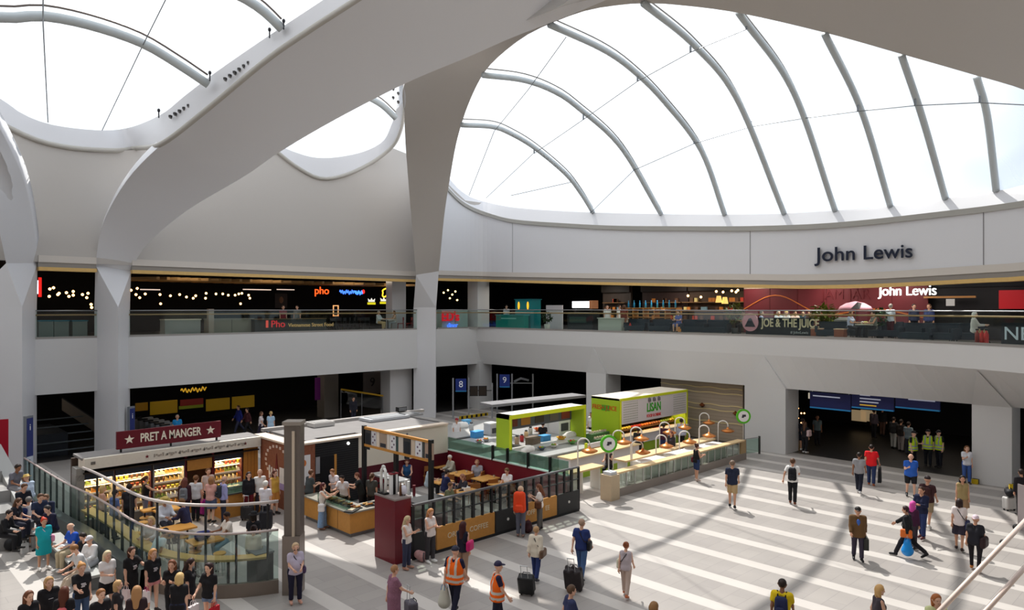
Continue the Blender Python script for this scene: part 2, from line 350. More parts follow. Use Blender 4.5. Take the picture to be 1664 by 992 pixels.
# rib of the corner column, running on along the right roof opening
OB = [atd(*q) for q in [(713, 441, 50.6), (722, 350, 47.5), (732, 285, 45.2), (741, 235, 42.8), (752, 195, 40.6), (765, 160, 38), (783, 124, 35), (806, 96, 33.6), (850, 61, 32.2), (893, 39, 31.6), (950, 18, 31), (1000, 9, 30.6), (1045, 5.5, 30.4), (1100, 8, 30.3), (1200, 21, 30.2), (1340, 53, 30.0), (1465, 88, 29.2), (1587, 123, 28.0), (1664, 146, 26.8), (1800, 200, 25)]]
BL = [atd(*q) for q in [(676, 447, 50.6), (668, 350, 48), (660, 250, 44), (657, 190, 40), (656, 140, 36.4), (690, 105, 34.4), (740, 82, 33), (800, 55, 31.8), (850, 35, 30.9), (910, 10, 29.6), (985, -40, 28), (1200, -140, 25), (1500, -260, 21), (1800, -300, 18)]]
ribbon('ceiling_rib_corner', 'pale rib flaring up from the corner column along the right roof opening', OB, BL, n=70, mat=SHELL_SHADED)
cap(xc3l, xc3r, x3p, 40.6, BL[0], OB[0])
sl_ = spline(BL[:5], 14)
o = MB().grid([sl_, [p + np.array([0.8, 0.6, 0]) * min(7, max(0.3, (YW - p[1]) / 0.6)) for p in sl_]]).build('wall_rib_cheek', SHELL, smooth=True); struct(o, 'cheek joining the corner rib to the left wall')
# rib of the first column
R1r = [atd(*q) for q in [(61, 428, 36.0), (56, 380, 35.3), (48, 330, 34.3), (35, 283, 33), (18, 245, 31.8), (0, 210, 30.5), (-40, 150, 28)]]
R1l = [atd(*q) for q in [(10, 428, 33.6), (0, 382, 32.6), (-14, 340, 31.5), (-40, 300, 30), (-70, 260, 28.5), (-100, 220, 27), (-150, 150, 25)]]
ribbon('ceiling_rib_side', 'pale rib rising out of the first column', R1r, R1l, n=20)
cap(xc1 - 3.0, xc1, x1p, 40.0, R1l[0], R1r[0])

# upstands around the two left roof openings
rl_low = [aty(*p, YW - .05) for p in [(-60, 168), (0, 200), (60, 228), (120, 241), (190, 245), (222, 241)]] + [atn(*q) for q in [(262, 234, 28.3), (330, 183, 27.5), (430, 100, 26.7), (500, 51, 26.3), (580, -1, 25.9), (700, -79, 25.5)]]
rl_up = [aty(*p, YW + .1) for p in [(-60, 128), (0, 160), (40, 187), (90, 204), (165, 212), (212, 207)]] + [atn(*q) for q in [(262, 186, 28.4), (300, 156, 27.7), (350, 118, 27.2), (425, 66, 26.7), (525, 0, 26.1), (640, -78, 25.6)]]
a, b = spline(rl_low, 60), spline(rl_up, 60)
o = MB().grid([a, b]).build('trim_40', SHELL, smooth=True); struct(o, 'pale upstand around the left roof opening')
o = MB().tube(a, 0.13, 6).build('trim_41', M((176, 172, 165)), smooth=True); struct(o, 'grey bead below the upstand of the left roof opening')
rm_low = [aty(*p, YW - .05) for p in [(446, 243), (480, 270), (520, 290), (560, 285), (605, 264)]] + [atd(*q) for q in [(636, 240, 49), (650, 215, 47), (657, 180, 44), (658, 130, 40)]]
rm_up = [aty(*p, YW + .1) for p in [(452, 236), (478, 247), (510, 256), (545, 256), (590, 247)]] + [atd(*q) for q in [(622, 230, 49.2), (636, 203, 47.2), (644, 176, 44.2), (649, 126, 40.2)]]
a2, b2 = spline(rm_low, 40), spline(rm_up, 40)
o = MB().grid([a2, b2]).build('trim_42', SHELL, smooth=True); struct(o, 'pale upstand around the middle roof opening')
o = MB().tube(a2, 0.12, 6).build('trim_43', M((176, 172, 165)), smooth=True); struct(o, 'grey bead below the upstand of the middle roof opening')

# ---------------------------------------------------------------- roof lights: arches, foil, cables
FOIL = foil_mat(); TUBE = M((186, 192, 194), 0.4, 0.1); CABLE = M((120, 124, 128), 0.4, 0.3)
ARCH = [[(962, 345), (945, 315), (920, 283), (870, 241), (830, 217), (800, 206), (750, 203)],
 [(1072, 347), (1010, 240), (940, 175), (900, 148), (850, 130), (785, 122)],
 [(1180, 348), (1140, 245), (1080, 165), (1030, 115), (980, 80), (893, 40)],
 [(1277, 347), (1200, 165), (1130, 75), (1045, 5)],
 [(1360, 342), (1290, 150), (1200, 20)],
 [(1447, 335), (1400, 180), (1340, 55)],
 [(1533, 323), (1500, 195), (1465, 90)],
 [(1622, 310), (1587, 125)]]
win = thing('window_1', None, None); struct(win, 'great roof light over the right side of the hall'); 
curves = []
for k, a in enumerate(ARCH):
    bi = min(range(N), key=lambda j: abs(CX + F * (RI[j] @ RT) / depth(RI[j]) - a[0][0])); base = RI[bi]
    pts = [base] + [aty(*p, base[1]) for p in a[1:]]
    if k >= 5:       # complete the curve from the better seen arches
        ref = curves[4]; b0, e0 = ref[0], ref[-1]
        tgt = pts[-1]; pts = []
        for q in ref:
            t = (b0[0] - q[0]) / (b0[0] - e0[0]); lift = (q[2] - b0[2]) / (e0[2] - b0[2])
            pts.append(np.array([base[0] + (tgt[0] - base[0]) * t, base[1], base[2] + (tgt[2] - base[2]) * lift]))
        if k < 7: pts = [base] + [aty(*p, base[1]) for p in a[1:]] if len(a) > 2 else pts
    curves.append(spline(pts, 30))
for k in (1, 2):     # two more arches beyond the picture
    d = np.array([-1.2 * k, -2.2 * k, 0.1 * k]); curves.append([p + d for p in curves[7]])
for k, c in enumerate(curves):
    t = MB().tube(c, 0.15, 8).build('roof_arch', TUBE, win, smooth=True)
    up = [p + UP * 0.34 + np.array([0, 0.02, 0]) for p in c]
    MB().tube(up, 0.035, 5).build('foil_clamp', M((140, 135, 130), 0.4, 0.3), t, smooth=True)
# end strip between the first arch and the far rim
def foilpanel(a, b):
    rows = []
    for j in range(6):
        t = j / 5; rows.append([p * (1 - t) + q * t + UP * (0.38 + 0.5 * math.sin(PI * t)) * min(1, i / 4) for i, (p, q) in enumerate(zip(a, b))])
    MB().grid(rows).build('foil_panel', FOIL, win, smooth=True, recalc=False)
for a, b in zip(curves[:-1], curves[1:]): foilpanel(a, b)
far = [np.array([p[0] - 0.2 * i / 29, p[1] + 4.5 + 6 * math.sin(PI * i / 58), 17.4 - 1.2 * (1 - i / 29)]) for i, p in enumerate(curves[0])]
rb = [RI[int(round(j))] for j in np.linspace(min(range(N), key=lambda j: np.linalg.norm(RI[j] - curves[0][0])), 1, 30)]
far = [p + UP * 0.02 for p in rb]
rows = []
for j in range(10):
    t = j / 9; rows.append([p * (1 - t) + q * t + UP * (0.38 * (1 - t) + 1.6 * math.sin(PI * t) * (i / 29)) for i, (p, q) in enumerate(zip(curves[0], far))])
MB().grid(rows).build('foil_panel', FOIL, win, smooth=True, recalc=False)
def sag_cable(px):
    pts = []
    for p, k in px: pts.append(aty(*p, curves[k][0][1]) - UP * 0.25)
    o = MB()
    for a, b in zip(pts[:-1], pts[1:]): o.tube([a, b], 0.022, 4)
    o.build('tie_cable', CABLE, win)
    m = MB()
    for p in pts: m.tube([p, p + UP * 0.28], 0.05, 5)
    m.build('cable_hanger', CABLE, win)
sag_cable([((868, 243), 0), ((948, 187), 1), ((1036, 124), 2), ((1122, 76), 3), ((1213, 38), 4)])
MB().tube([aty(1592, 157, curves[7][0][1]) - UP * .25, curves[8][17] - UP * .2], 0.022, 4).build('tie_cable', CABLE, win)
sag_cable([((960, 340), 0), ((1030, 270), 1), ((1128, 226), 2), ((1220, 198), 3), ((1306, 184), 4), ((1394, 172), 5), ((1487, 162), 6), ((1592, 157), 7)])
p0, p1, p2 = aty(803, 208, curves[0][0][1]), aty(858, 140, curves[1][0][1]), aty(920, 53, curves[2][0][1])
MB().tube([atd(762, 318, 49), p0 - UP * .2, p1 - UP * .2, p2 - UP * .2], 0.022, 4).build('tie_cable', CABLE, win)
MB().tube([atd(790, 322, 49), aty(868, 243, curves[0][0][1]) - UP * .2], 0.022, 4).build('tie_cable', CABLE, win)
MB().tube([atd(830, 318, 47), aty(934, 290, curves[0][0][1]) - UP * .2], 0.022, 4).build('tie_cable', CABLE, win)

# left roof light
w2 = thing('window_2', None, None); struct(w2, 'roof light at the upper left between two ribs')
def arch_y(pts, d0, extra):
    p = atn(*pts[0], d0); c = [p] + [aty(*q, p[1]) for q in pts[1:]]
    return spline(c + [c[-1] + np.array(e) for e in extra], 30)
L1 = arch_y([(338, 137), (290, 105), (230, 70), (150, 42), (70, 26), (0, 28)], 27.0, [(-3, 0, -0.4), (-6, 0, -1.9)])
L2 = arch_y([(458, 47), (430, 20), (390, -6), (300, -45)], 26.3, [(-4, 0, 0.3), (-8, 0, -0.6)])
for c in (L1, L2):
    t = MB().tube(c, 0.2, 8).build('roof_arch', TUBE, w2, smooth=True)
    MB().tube([p + UP * 0.42 + np.array([0, .03, 0]) for p in c], 0.045, 5).build('foil_clamp', M((110, 100, 95), 0.4, 0.3), t, smooth=True)
rl = [p + UP * 0.05 for p in spline([aty(235, 200, YW + .1), aty(165, 212, YW + .1), aty(90, 204, YW + .1), aty(0, 160, YW + .1), aty(-110, 100, YW + .1)], 30)]
def foil2(a, b, par, lift=0.6):
    rows = []
    for j in range(8):
        t = j / 7; rows.append([p * (1 - t) + q * t + UP * (0.46 + lift * math.sin(PI * t)) for p, q in zip(a, b)])
    MB().grid(rows).build('foil_panel', FOIL, par, smooth=True, recalc=False)
foil2(L1, rl, w2, 1.2); foil2(L2, L1, w2); foil2([p + np.array([3, -7, 0.6]) for p in L2], L2, w2)
MB().tube([aty(78, 199, YW), L1[15] * 0 + aty(70, 38, L1[0][1]), aty(70, -30, L1[0][1] - 4)], 0.025, 4).build('tie_cable', CABLE, w2)
MB().tube([aty(166, 212, YW), aty(231, 76, L1[0][1]), aty(272, -6, L1[0][1] - 4)], 0.022, 4).build('tie_cable', CABLE, w2)
# middle roof light
w3 = thing('window_3', None, None); struct(w3, 'small roof light between the diagonal rib and the corner column')
pe = atd(643, 192, 42); M1 = spline([pe, aty(622, 172, pe[1]), aty(598, 158, pe[1]), aty(560, 140, pe[1]), aty(500, 130, pe[1]), aty(430, 150, pe[1])], 24)
t = MB().tube(M1, 0.18, 8).build('roof_arch', TUBE, w3, smooth=True)
MB().tube([p + UP * 0.36 for p in M1], 0.04, 5).build('foil_clamp', M((130, 122, 116), 0.4, 0.3), t, smooth=True)
rmid = spline([aty(640, 200, YW + .2), aty(590, 247, YW + .2), aty(530, 257, YW + .2), aty(470, 243, YW + .2), aty(430, 220, YW + .2), aty(400, 190, YW + .2)], 24)
foil2(M1, rmid, w3, 1.0); foil2([p + np.array([0, -7, 1.0]) for p in M1], M1, w3)

# the near sides of the hall, behind and beside the viewer
o = MB().span((-14.5, -12, 0), (-14, YW, 24)).build('wall_near_left', M((176, 172, 168))); struct(o, 'near side wall of the hall')
o = MB().span((-14.5, -12.5, 0), (XW, -12, 24)).build('wall_near', M((176, 172, 168))); struct(o, 'near end wall of the hall')

o = MB().span((-14, -12, 21.6), (XW, 3, 22)).span((-14, 3, 21.6), (-4, 26, 22)).build('ceiling_near', SHELL); struct(o, 'ceiling over the near end of the hall')

# small lamps along the rims of the roof openings
ul = None
def rim_lamp(p, label, group):
    global ul
    if ul is None:
        ul = thing('rim_light', label, 'light', p, 0.6, group); MB().span((-.07, -.05, 0), (.07, .05, .1)).build('lamp_head', M((60, 58, 58)), ul); MB().span((-.08, -.02, -.05), (.08, .02, 0)).build('bracket', GREY_, ul)
    else: dup(ul, p, None, label, group)
GREY_ = M((130, 128, 126))
for i in range(6): rim_lamp(atn(277 + i * 7.4, 191 - i * 4.4, 27.7), 'small dark lamp in the lower row on the rim of the left roof opening', 'lower row of rim lamps')
for i in range(9): rim_lamp(atn(366 + i * 7.6, 130 - i * 5.2, 26.9), 'small dark lamp in the upper row on the rim of the left roof opening', 'upper row of rim lamps')
for px, py, D, lab in ((341, 122, 26.9, 'beside the first roof arch'), (258, 183, 28.2, 'at the lower bend of the rim'), (438, 52, 26.4, 'left of the second roof arch'), (461, 38, 26.2, 'right of the second roof arch')):
    p = atn(px, py, D); T = thing('rim_spotlight', 'dark spotlight on the left roof rim, ' + lab, 'light', p); MB().tube([(0, 0, -.25), (0, 0, .05)], .03, 5).build('stalk', M((50, 50, 56)), T); MB().ball((0, 0, .1), (.07, .07, .09), 8, 6).build('lamp_head', M((40, 40, 46)), T)
for i in range(4): rim_lamp(atd(639 + (i % 2) * 8, 146 + i * 7, 38.5), 'small dark lamp at the right rim of the middle roof opening', 'rim lamps of the middle roof opening')
# ---------------------------------------------------------------- people
def sdf_mesh(prims, v, k=0.03, cuts=(), pad=0.03):
    """prims: (a, b, ra, rb[, flat]) round cones; returns verts, quads of the smooth union (surface nets)."""
    P = [(np.array(p[0], float), np.array(p[1], float), p[2], p[3], p[4] if len(p) > 4 else 0) for p in prims]
    lo = np.min([np.minimum(a, b) - max(r, s) for a, b, r, s, _ in P], axis=0) - pad - v
    hi = np.max([np.maximum(a, b) + max(r, s) for a, b, r, s, _ in P], axis=0) + pad + v
    n = np.ceil((hi - lo) / v).astype(int) + 1
    ax = [lo[i] + v * np.arange(n[i]) for i in range(3)]
    f = np.full(n, 1.0)
    for a, b, ra, rb, fl in P:
        m = max(ra, rb) + k + 2 * v
        i0 = np.maximum(((np.minimum(a, b) - m - lo) / v).astype(int), 0); i1 = np.minimum(((np.maximum(a, b) + m - lo) / v).astype(int) + 2, n)
        X = ax[0][i0[0]:i1[0], None, None] - a[0]; Y = ax[1][None, i0[1]:i1[1], None] - a[1]; Z = ax[2][None, None, i0[2]:i1[2]] - a[2]
        d = b - a; L2 = max(float(d @ d), 1e-9); L = math.sqrt(L2)
        tr = (X * d[0] + Y * d[1] + Z * d[2]) / L2; t = np.clip(tr, 0, 1)
        g = np.sqrt((X - t * d[0]) ** 2 + (Y - t * d[1]) ** 2 + (Z - t * d[2]) ** 2) - (ra + t * (rb - ra))
        if fl & 1: g = np.maximum(g, (tr - 1) * L)
        if fl & 2: g = np.maximum(g, -tr * L)
        s = f[i0[0]:i1[0], i0[1]:i1[1], i0[2]:i1[2]]
        h = np.maximum(k - np.abs(s - g), 0) / k
        s[...] = np.minimum(s, g) - h * h * k * 0.25
    for c in cuts:         # (nx, ny, nz, d): keep n.p < d
        f = np.maximum(f, ax[0][:, None, None] * c[0] + ax[1][None, :, None] * c[1] + ax[2][None, None, :] * c[2] - c[3])
    ins = f < 0
    sh = tuple(n - 1); num = np.zeros(sh + (3,)); cnt = np.zeros(sh)
    idx = np.stack(np.meshgrid(*[np.arange(q) for q in sh], indexing='ij'), -1).astype(float)
    def sub(arr, o): return arr[o[0]:o[0] + sh[0], o[1]:o[1] + sh[1], o[2]:o[2] + sh[2]]
    for axis in range(3):
        oth = [i for i in range(3) if i != axis]
        for u in (0, 1):
            for w_ in (0, 1):
                o0 = [0, 0, 0]; o0[oth[0]] = u; o0[oth[1]] = w_; o1 = list(o0); o1[axis] = 1
                f0, f1 = sub(f, o0), sub(f, o1); m = (f0 < 0) != (f1 < 0)
                t = np.where(m, f0 / np.where(m, f0 - f1, 1), 0)
                p = np.array(o0, float) + np.zeros(sh + (3,)); p[..., axis] += t
                num += np.where(m[..., None], p, 0); cnt += m
    act = cnt > 0; vid = np.full(sh, -1); vid[act] = np.arange(act.sum())
    V = lo + v * (idx[act] + num[act] / cnt[act][:, None])
    Q = []
    for axis in range(3):
        a1, a2 = (axis + 1) % 3, (axis + 2) % 3
        s0 = [slice(None)] * 3; s1 = [slice(None)] * 3; s0[axis] = slice(0, n[axis] - 1); s1[axis] = slice(1, n[axis])
        A, B = ins[tuple(s0)], ins[tuple(s1)]
        for flip in (0, 1):
            e = np.argwhere((A & ~B) if not flip else (~A & B))
            e = e[(e[:, a1] > 0) & (e[:, a2] > 0) & (e[:, a1] < n[a1] - 1) & (e[:, a2] < n[a2] - 1)]
            if not len(e): continue
            q = []
            for d1, d2 in ((-1, -1), (0, -1), (0, 0), (-1, 0)):
                c = e.copy(); c[:, a1] += d1; c[:, a2] += d2; q.append(vid[c[:, 0], c[:, 1], c[:, 2]])
            q = np.stack(q, 1); Q.append(q if not flip else q[:, ::-1])
    return V, np.concatenate(Q)
def vec(*a): return np.array(a, float)
# heads, hands and hair are made once in their own frame (x forward, z up, centre of the skull)
HEAD = sdf_mesh([(vec(-.012, 0, .03), vec(-.002, 0, .04), .09, .088), (vec(.03, 0, -.01), vec(.042, 0, -.075), .062, .036), (vec(.0, .05, -.04), vec(.035, .018, -.085), .035, .028), (vec(.0, -.05, -.04), vec(.035, -.018, -.085), .035, .028),
    (vec(.085, 0, .0), vec(.103, 0, -.032), .011, .016), (vec(.0, .088, -.015), vec(-.01, .095, .01), .014, .018), (vec(.0, -.088, -.015), vec(-.01, -.095, .01), .014, .018), (vec(.078, .03, .03), vec(.078, -.03, .03), .016, .016)], 0.0125, 0.02)
def _hand():
    m = MB(); m.tube([(0, 0, .02), (0, 0, -.03), (.002, 0, -.075), (.004, 0, -.095)], [.026, .034, .04, .034], 8)
    for i, (y, L) in enumerate(((.03, .062), (.011, .072), (-.009, .067), (-.028, .052))):
        m.tube([(.0, y, -.08), (.006, y * 1.08, -.08 - L * .45), (.02, y * 1.08, -.08 - L * .8), (.038, y * 1.05, -.08 - L)], [.0105, .0095, .009, .0075], 6)
    m.tube([(.0, .024, -.025), (.018, .052, -.05), (.034, .058, -.078), (.044, .05, -.095)], [.014, .012, .0105, .008], 6)
    return np.array(m.v), m.f
HAND = _hand()
_hair = {}
def hair(style):
    if style in _hair: return _hair[style]
    cap_ = (vec(-.018, 0, .035), vec(-.006, 0, .046), .102, .1)
    cut = (.86, 0, -.5, .022)
    if style == 'short': r = sdf_mesh([cap_], .015, .02, [cut, (0, 0, -1, .075)])
    elif style == 'crop': r = sdf_mesh([(vec(-.014, 0, .035), vec(-.004, 0, .043), .097, .095)], .015, .02, [(.86, 0, -.5, .0), (0, 0, -1, .05)])
    elif style == 'fringe': r = sdf_mesh([cap_], .015, .02, [(1, 0, 0, .01), (0, 0, -1, .08), (-.35, 0, 1, .045)])
    elif style == 'bob': r = sdf_mesh([cap_, (vec(-.05, .06, 0), vec(-.03, .07, -.12), .05, .04), (vec(-.05, -.06, 0), vec(-.03, -.07, -.12), .05, .04), (vec(-.07, 0, 0), vec(-.075, 0, -.12), .06, .05)], .016, .03, [(.9, 0, -.35, .035)])
    elif style == 'long': r = sdf_mesh([cap_, (vec(-.05, .06, 0), vec(-.045, .085, -.28), .055, .04), (vec(-.05, -.06, 0), vec(-.045, -.085, -.28), .055, .04), (vec(-.07, 0, 0), vec(-.115, 0, -.34), .065, .05), (vec(-.08, .04, -.1), vec(-.11, .04, -.36), .05, .03), (vec(-.08, -.04, -.1), vec(-.11, -.04, -.36), .05, .03)], .018, .03, [(.9, 0, -.3, .04)])
    elif style == 'pony': r = sdf_mesh([cap_, (vec(-.1, 0, .06), vec(-.15, 0, .02), .035, .04), (vec(-.15, 0, .02), vec(-.14, 0, -.2), .04, .018)], .015, .02, [cut])
    elif style == 'bun': r = sdf_mesh([cap_, (vec(-.08, 0, .11), vec(-.1, 0, .115), .05, .048)], .015, .015, [cut])
    elif style == 'afro': r = sdf_mesh([(vec(-.02, 0, .05), vec(-.015, 0, .06), .125, .12)], .018, .02, [(.9, 0, -.45, .02), (0, 0, -1, .08)])
    elif style in ('cap', 'capback'):
        r = sdf_mesh([(vec(-.012, 0, .045), vec(-.006, 0, .055), .104, .1)], .015, .02, [(0, 0, -1, -.04)])
        m = MB(); s = 1 if style == 'cap' else -1
        m.prism([(s * .06, -.07, .048), (s * .12, -.062, .044), (s * .165, -.03, .036), (s * .175, 0, .034), (s * .165, .03, .036), (s * .12, .062, .044), (s * .06, .07, .048)], (0, 0, .012))
        n0 = len(r[0]); r = (np.concatenate([r[0], np.array(m.v)]), [tuple(q) for q in r[1]] + [tuple(n0 + i for i in q) for q in m.f])
    elif style == 'hat':
        m = MB().lathe([(.175, .045), (.18, .055), (.108, .062), (.1, .11), (.085, .145), (.05, .15), (.0, .15)], (0, 0, 0), 18); r = (np.array(m.v), m.f)
    elif style == 'veil': r = sdf_mesh([cap_, (vec(-.04, 0, 0), vec(-.05, 0, -.16), .1, .12)], .018, .03, [(.95, 0, -.2, .045)])
    else: r = None
    _hair[style] = r
    return r
SKIN = [M((226, 178, 152), 0.5), M((206, 156, 128), 0.5), M((150, 104, 78), 0.5), M((92, 62, 48), 0.5)]
EYE = M((30, 24, 22), 0.3); LIP = M((178, 104, 98), 0.5)
def rotm(axis, a):
    return np.array(Matrix.Rotation(a, 3, axis))
def mesh_obj(name, V, Fq, mat, parent=None, mats=None, mi=None):
    me = bpy.data.meshes.new(name); me.from_pydata([tuple(p) for p in V.tolist()], [], [tuple(q) for q in (Fq.tolist() if hasattr(Fq, 'tolist') else Fq)])
    for m in (mats or [mat]): me.materials.append(m)
    if mi is not None: me.polygons.foreach_set('material_index', mi)
    me.polygons.foreach_set('use_smooth', [True] * len(me.polygons)); me.update()
    o = bpy.data.objects.new(name, me); COL.objects.link(o)
    if parent is not None: o.parent = parent
    return o
PERSONS = []
def person(label, px=None, fy=None, hy=None, face=0, pos=None, h=1.7, z0=0.0, pose='stand', skin=0, hr=('short', (70, 50, 38)), top=('tee', (40, 45, 60)), bot=('trousers', (40, 42, 55)), shoe=(40, 38, 38), fem=0, wide=1.0,
           aL=None, aR=None, lean=0.0, nod=0.0, turn=0.0, stride=None, vest=None, pack=None, hat=None, print_=None, heading=None, far=0, group=None, apron=None, child=0):
    if pos is None: pos = atz(px, fy, z0)
    pos = vec(pos[0], pos[1], z0 if len(pos) < 3 else pos[2])
    if hy is not None: h = (fy - hy) / F * depth(pos)
    sc = h / 1.72
    if sc < 0.6 and not child: sc = 0.6
    hd = heading if heading is not None else angle_to(pos) + math.radians(face)
    # pose
    st = {'stand': (0.03, -0.03, 0.02, 0.04), 'walk': (0.38, -0.30, 0.10, 0.42), 'sit': (1.5, 1.42, 1.5, 1.45), 'crouch': (1.3, .9, 1.9, 1.6), 'perch': (1.1, 1.2, 1.15, 1.3), 'slouch': (1.25, 1.15, .75, .7)}[pose]
    if stride is not None and pose == 'walk': st = (stride, -stride * .8, .1, stride * 1.1)
    sit = pose in ('sit', 'perch', 'slouch')
    if aL is None: aL = (-0.3, .1, .2, 0) if pose == 'walk' else ((.55, .12, 1.0, .25) if sit else (0.02, .1, .15, 0))
    if aR is None: aR = (0.3, .1, .35, 0) if pose == 'walk' else ((.55, .12, 1.0, .25) if sit else (0.02, .1, .15, 0))
    hw, sw = (.1 if fem else .09) * wide, (.165 if fem else .185) * (0.6 + 0.4 * wide)
    hip = vec(0, 0, .93); legs = []
    for s, a, kn in ((1, st[0], st[2]), (-1, st[1], st[3])):
        H0 = hip + vec(0, s * hw, -.02); sp = .06 * s if sit else .0
        K = H0 + .43 * vec(math.sin(a), sp, -math.cos(a)); A = K + .42 * vec(math.sin(a - kn), 0, -math.cos(a - kn))
        fo = vec(math.cos(min(0, (a - kn)) * .6), 0.12 * s, math.sin(min(0, a - kn) * .9)); legs.append((H0, K, A, A + .04 * vec(-1, 0, -1) * .5, A + vec(0, 0, -.045) + .16 * fo))
    zl = min(min(l[2][2], l[4][2] + .03) for l in legs); dz = .085 - zl
    mv = vec(0, 0, dz); hip = hip + mv; legs = [tuple(q + mv for q in l) for l in legs]
    Rl = rotm('Y', lean); tp = lambda x, y, z: hip + Rl @ vec(x, y, z)
    chest = .3; arms = []
    for s, (p, ab, el, inn) in ((1, aL), (-1, aR)):
        S0 = tp(0, s * sw, .46); u = Rl @ vec(math.sin(p) * math.cos(ab), s * math.sin(ab), -math.cos(p) * math.cos(ab))
        E = S0 + .285 * u; q = p + el; wv = Rl @ vec(math.sin(q) * math.cos(ab * .5), s * math.sin(ab * .5) - s * inn, -math.cos(q) * math.cos(ab * .5)); wv = wv / np.linalg.norm(wv)
        arms.append((S0, E, E + .25 * wv, wv, s))
    W = wide
    def torso(o, z1=.44):
        g = [(tp(0, .06 * W, .0), tp(0, -.06 * W, .0), .118 * W + o, .118 * W + o)]
        for s in (1, -1): g += [(tp(0, s * .045 * W, .02), tp(.005, s * (.058 if fem else .07) * W, .26), (.112 if not fem else .104) * W + o, .112 * W + o), (tp(.005, s * .065 * W, .26), tp(-.005, s * .115, z1), .108 * W + o, .075 + o)]
        if fem: g += [(tp(.075, .065, .3), tp(.075, .065, .31), .06 + o, .06 + o), (tp(.075, -.065, .3), tp(.075, -.065, .31), .06 + o, .06 + o)]
        if W > 1.12: g += [(tp(.05, 0, .12), tp(.05, 0, .18), .13 * W + o, .12 * W + o)]
        return g
    neck = [(tp(0, 0, .45), tp(.012, 0, .585), .058, .05)]
    sh_ = [(tp(-.005, sw * .85, .455), tp(-.005, -sw * .85, .455), .052, .052)]
    body = torso(0) + neck + sh_
    for l in legs: body += [(l[0], l[1], .082 * W, .054), (l[1], l[2], .055, .036), (l[2] + vec(-.02, 0, -.04), l[4], .04, .032)]
    for a in arms: body += [(a[0], a[1], .047, .037), (a[1], a[2], .037, .026)]
    vx = .03 if far else .024
    V, Fq = sdf_mesh(body, vx, .03)
    Rh = Rl @ rotm('Z', turn) @ rotm('Y', nod); hc = tp(.03, 0, .675)
    hs = 1.0
    HV = HEAD[0] @ Rh.T * hs + hc
    Vs = [V, HV]; Fs = [Fq, HEAD[1] + len(V)]; mi = [0] * (len(Fq) + len(HEAD[1])); nv = len(V) + len(HV); allF = [tuple(q) for f in Fs for q in f.tolist()]
    for a in arms:
        z = -a[3]; x = Rl @ vec(1, 0, 0); y = np.cross(z, x); y /= max(np.linalg.norm(y), 1e-6); x = np.cross(y, z)
        B = np.stack([x * 1.0, y, z], 1); hv = HAND[0].copy()
        hv[:, 1] *= 1; hv = np.stack([hv[:, 1] * -a[4] * 0 + hv[:, 0], hv[:, 1] * a[4], hv[:, 2]], 1)
        # the palm turns to the thigh: fingers in a fore-and-aft row
        hv = np.stack([hv[:, 1] * a[4], -hv[:, 0] * a[4], hv[:, 2]], 1)
        Vs.append(hv @ B.T + a[2]); allF += [tuple(nv + i for i in f) for f in HAND[1]]; mi += [0] * len(HAND[1]); nv += len(hv)
    e = MB()
    for s in (1, -1): e.ball((.083, s * .033, .008), (.008, .013, .009), 6, 4)
    ne = len(e.f); e.ball((.079, 0, -.058), (.006, .022, .007), 6, 4)
    ev = np.array(e.v) @ Rh.T + hc; Vs.append(ev); allF += [tuple(nv + i for i in f) for f in e.f]; mi += [1] * ne + [2] * (len(e.f) - ne)
    P = mesh_obj('person', np.concatenate(Vs), allF, None, mats=[SKIN[skin], EYE, LIP], mi=mi)
    P.location = tuple(pos); P.rotation_euler[2] = hd; P.scale = (sc, sc, sc)
    tag(P, label, 'person', group)
    def cm(c, r=.8): return M(c, r) if not isinstance(c, bpy.types.Material) else c
    if hr and hr[0] != 'bald':
        hv = hair(hr[0]); mesh_obj('hair' if hr[0] not in ('cap', 'capback', 'hat', 'veil') else {'hat': 'straw_hat', 'veil': 'headscarf'}.get(hr[0], 'cap'), hv[0] @ Rh.T + hc, hv[1], cm(hr[1], .55), P)
    if hat:
        hv = hair(hat[0]); mesh_obj({'hat': 'sun_hat'}.get(hat[0], 'cap'), hv[0] @ Rh.T * 1.02 + hc, hv[1], cm(hat[1]), P)
    ts = top[0]; tm = cm(top[1])
    o = .016 + (.012 if ts in ('jacket', 'poncho') else 0)
    g = torso(o) + [(tp(-.005, sw * .8, .45), tp(-.005, -sw * .8, .45), .05 + o, .05 + o)]
    if ts != 'dress': g = g + [(tp(0, .06 * W, -.02), tp(0, .06 * W, -.08 - (.1 if ts in ('jacket', 'poncho') else 0)), .118 * W + o, .12 * W + o, 1), (tp(0, -.06 * W, -.02), tp(0, -.06 * W, -.08 - (.1 if ts in ('jacket', 'poncho') else 0)), .118 * W + o, .12 * W + o, 1)]
    for a in arms:
        if ts in ('tee', 'polo', 'dress'): g.append((a[0], a[0] + (a[1] - a[0]) * .68, .053 + o * .8, .05 + o, 1))
        elif ts in ('long', 'jacket', 'poncho'): g += [(a[0], a[1], .052 + o, .042 + o), (a[1], a[1] + (a[2] - a[1]) * .93, .042 + o, .032 + o, 1)]
    if ts in ('dress',):
        m_ = (legs[0][1] + legs[1][1]) / 2
        if sit: g += [(l[0], l[1], .1 * W, .085) for l in legs]
        else: g += [(hip + vec(0, s * .05, 0), m_ + vec(0, s * .08, .02), .125 * W + o, .13 * W, 1) for s in (1, -1)]
    if ts == 'poncho':
        g += [(tp(-.02, s * .1, .4), tp(-.03, s * .2, -.05), .08, .12, 1) for s in (1, -1)]
    tv = sdf_mesh(g, .024, .03)
    nm = {'tee': 't_shirt', 'polo': 'polo_shirt', 'long': 'shirt', 'jacket': 'jacket', 'sleeveless': 'sleeveless_top', 'dress': 'dress', 'poncho': 'poncho'}[ts]
    T = mesh_obj(nm, tv[0], tv[1], tm, P)
    bs = bot[0]
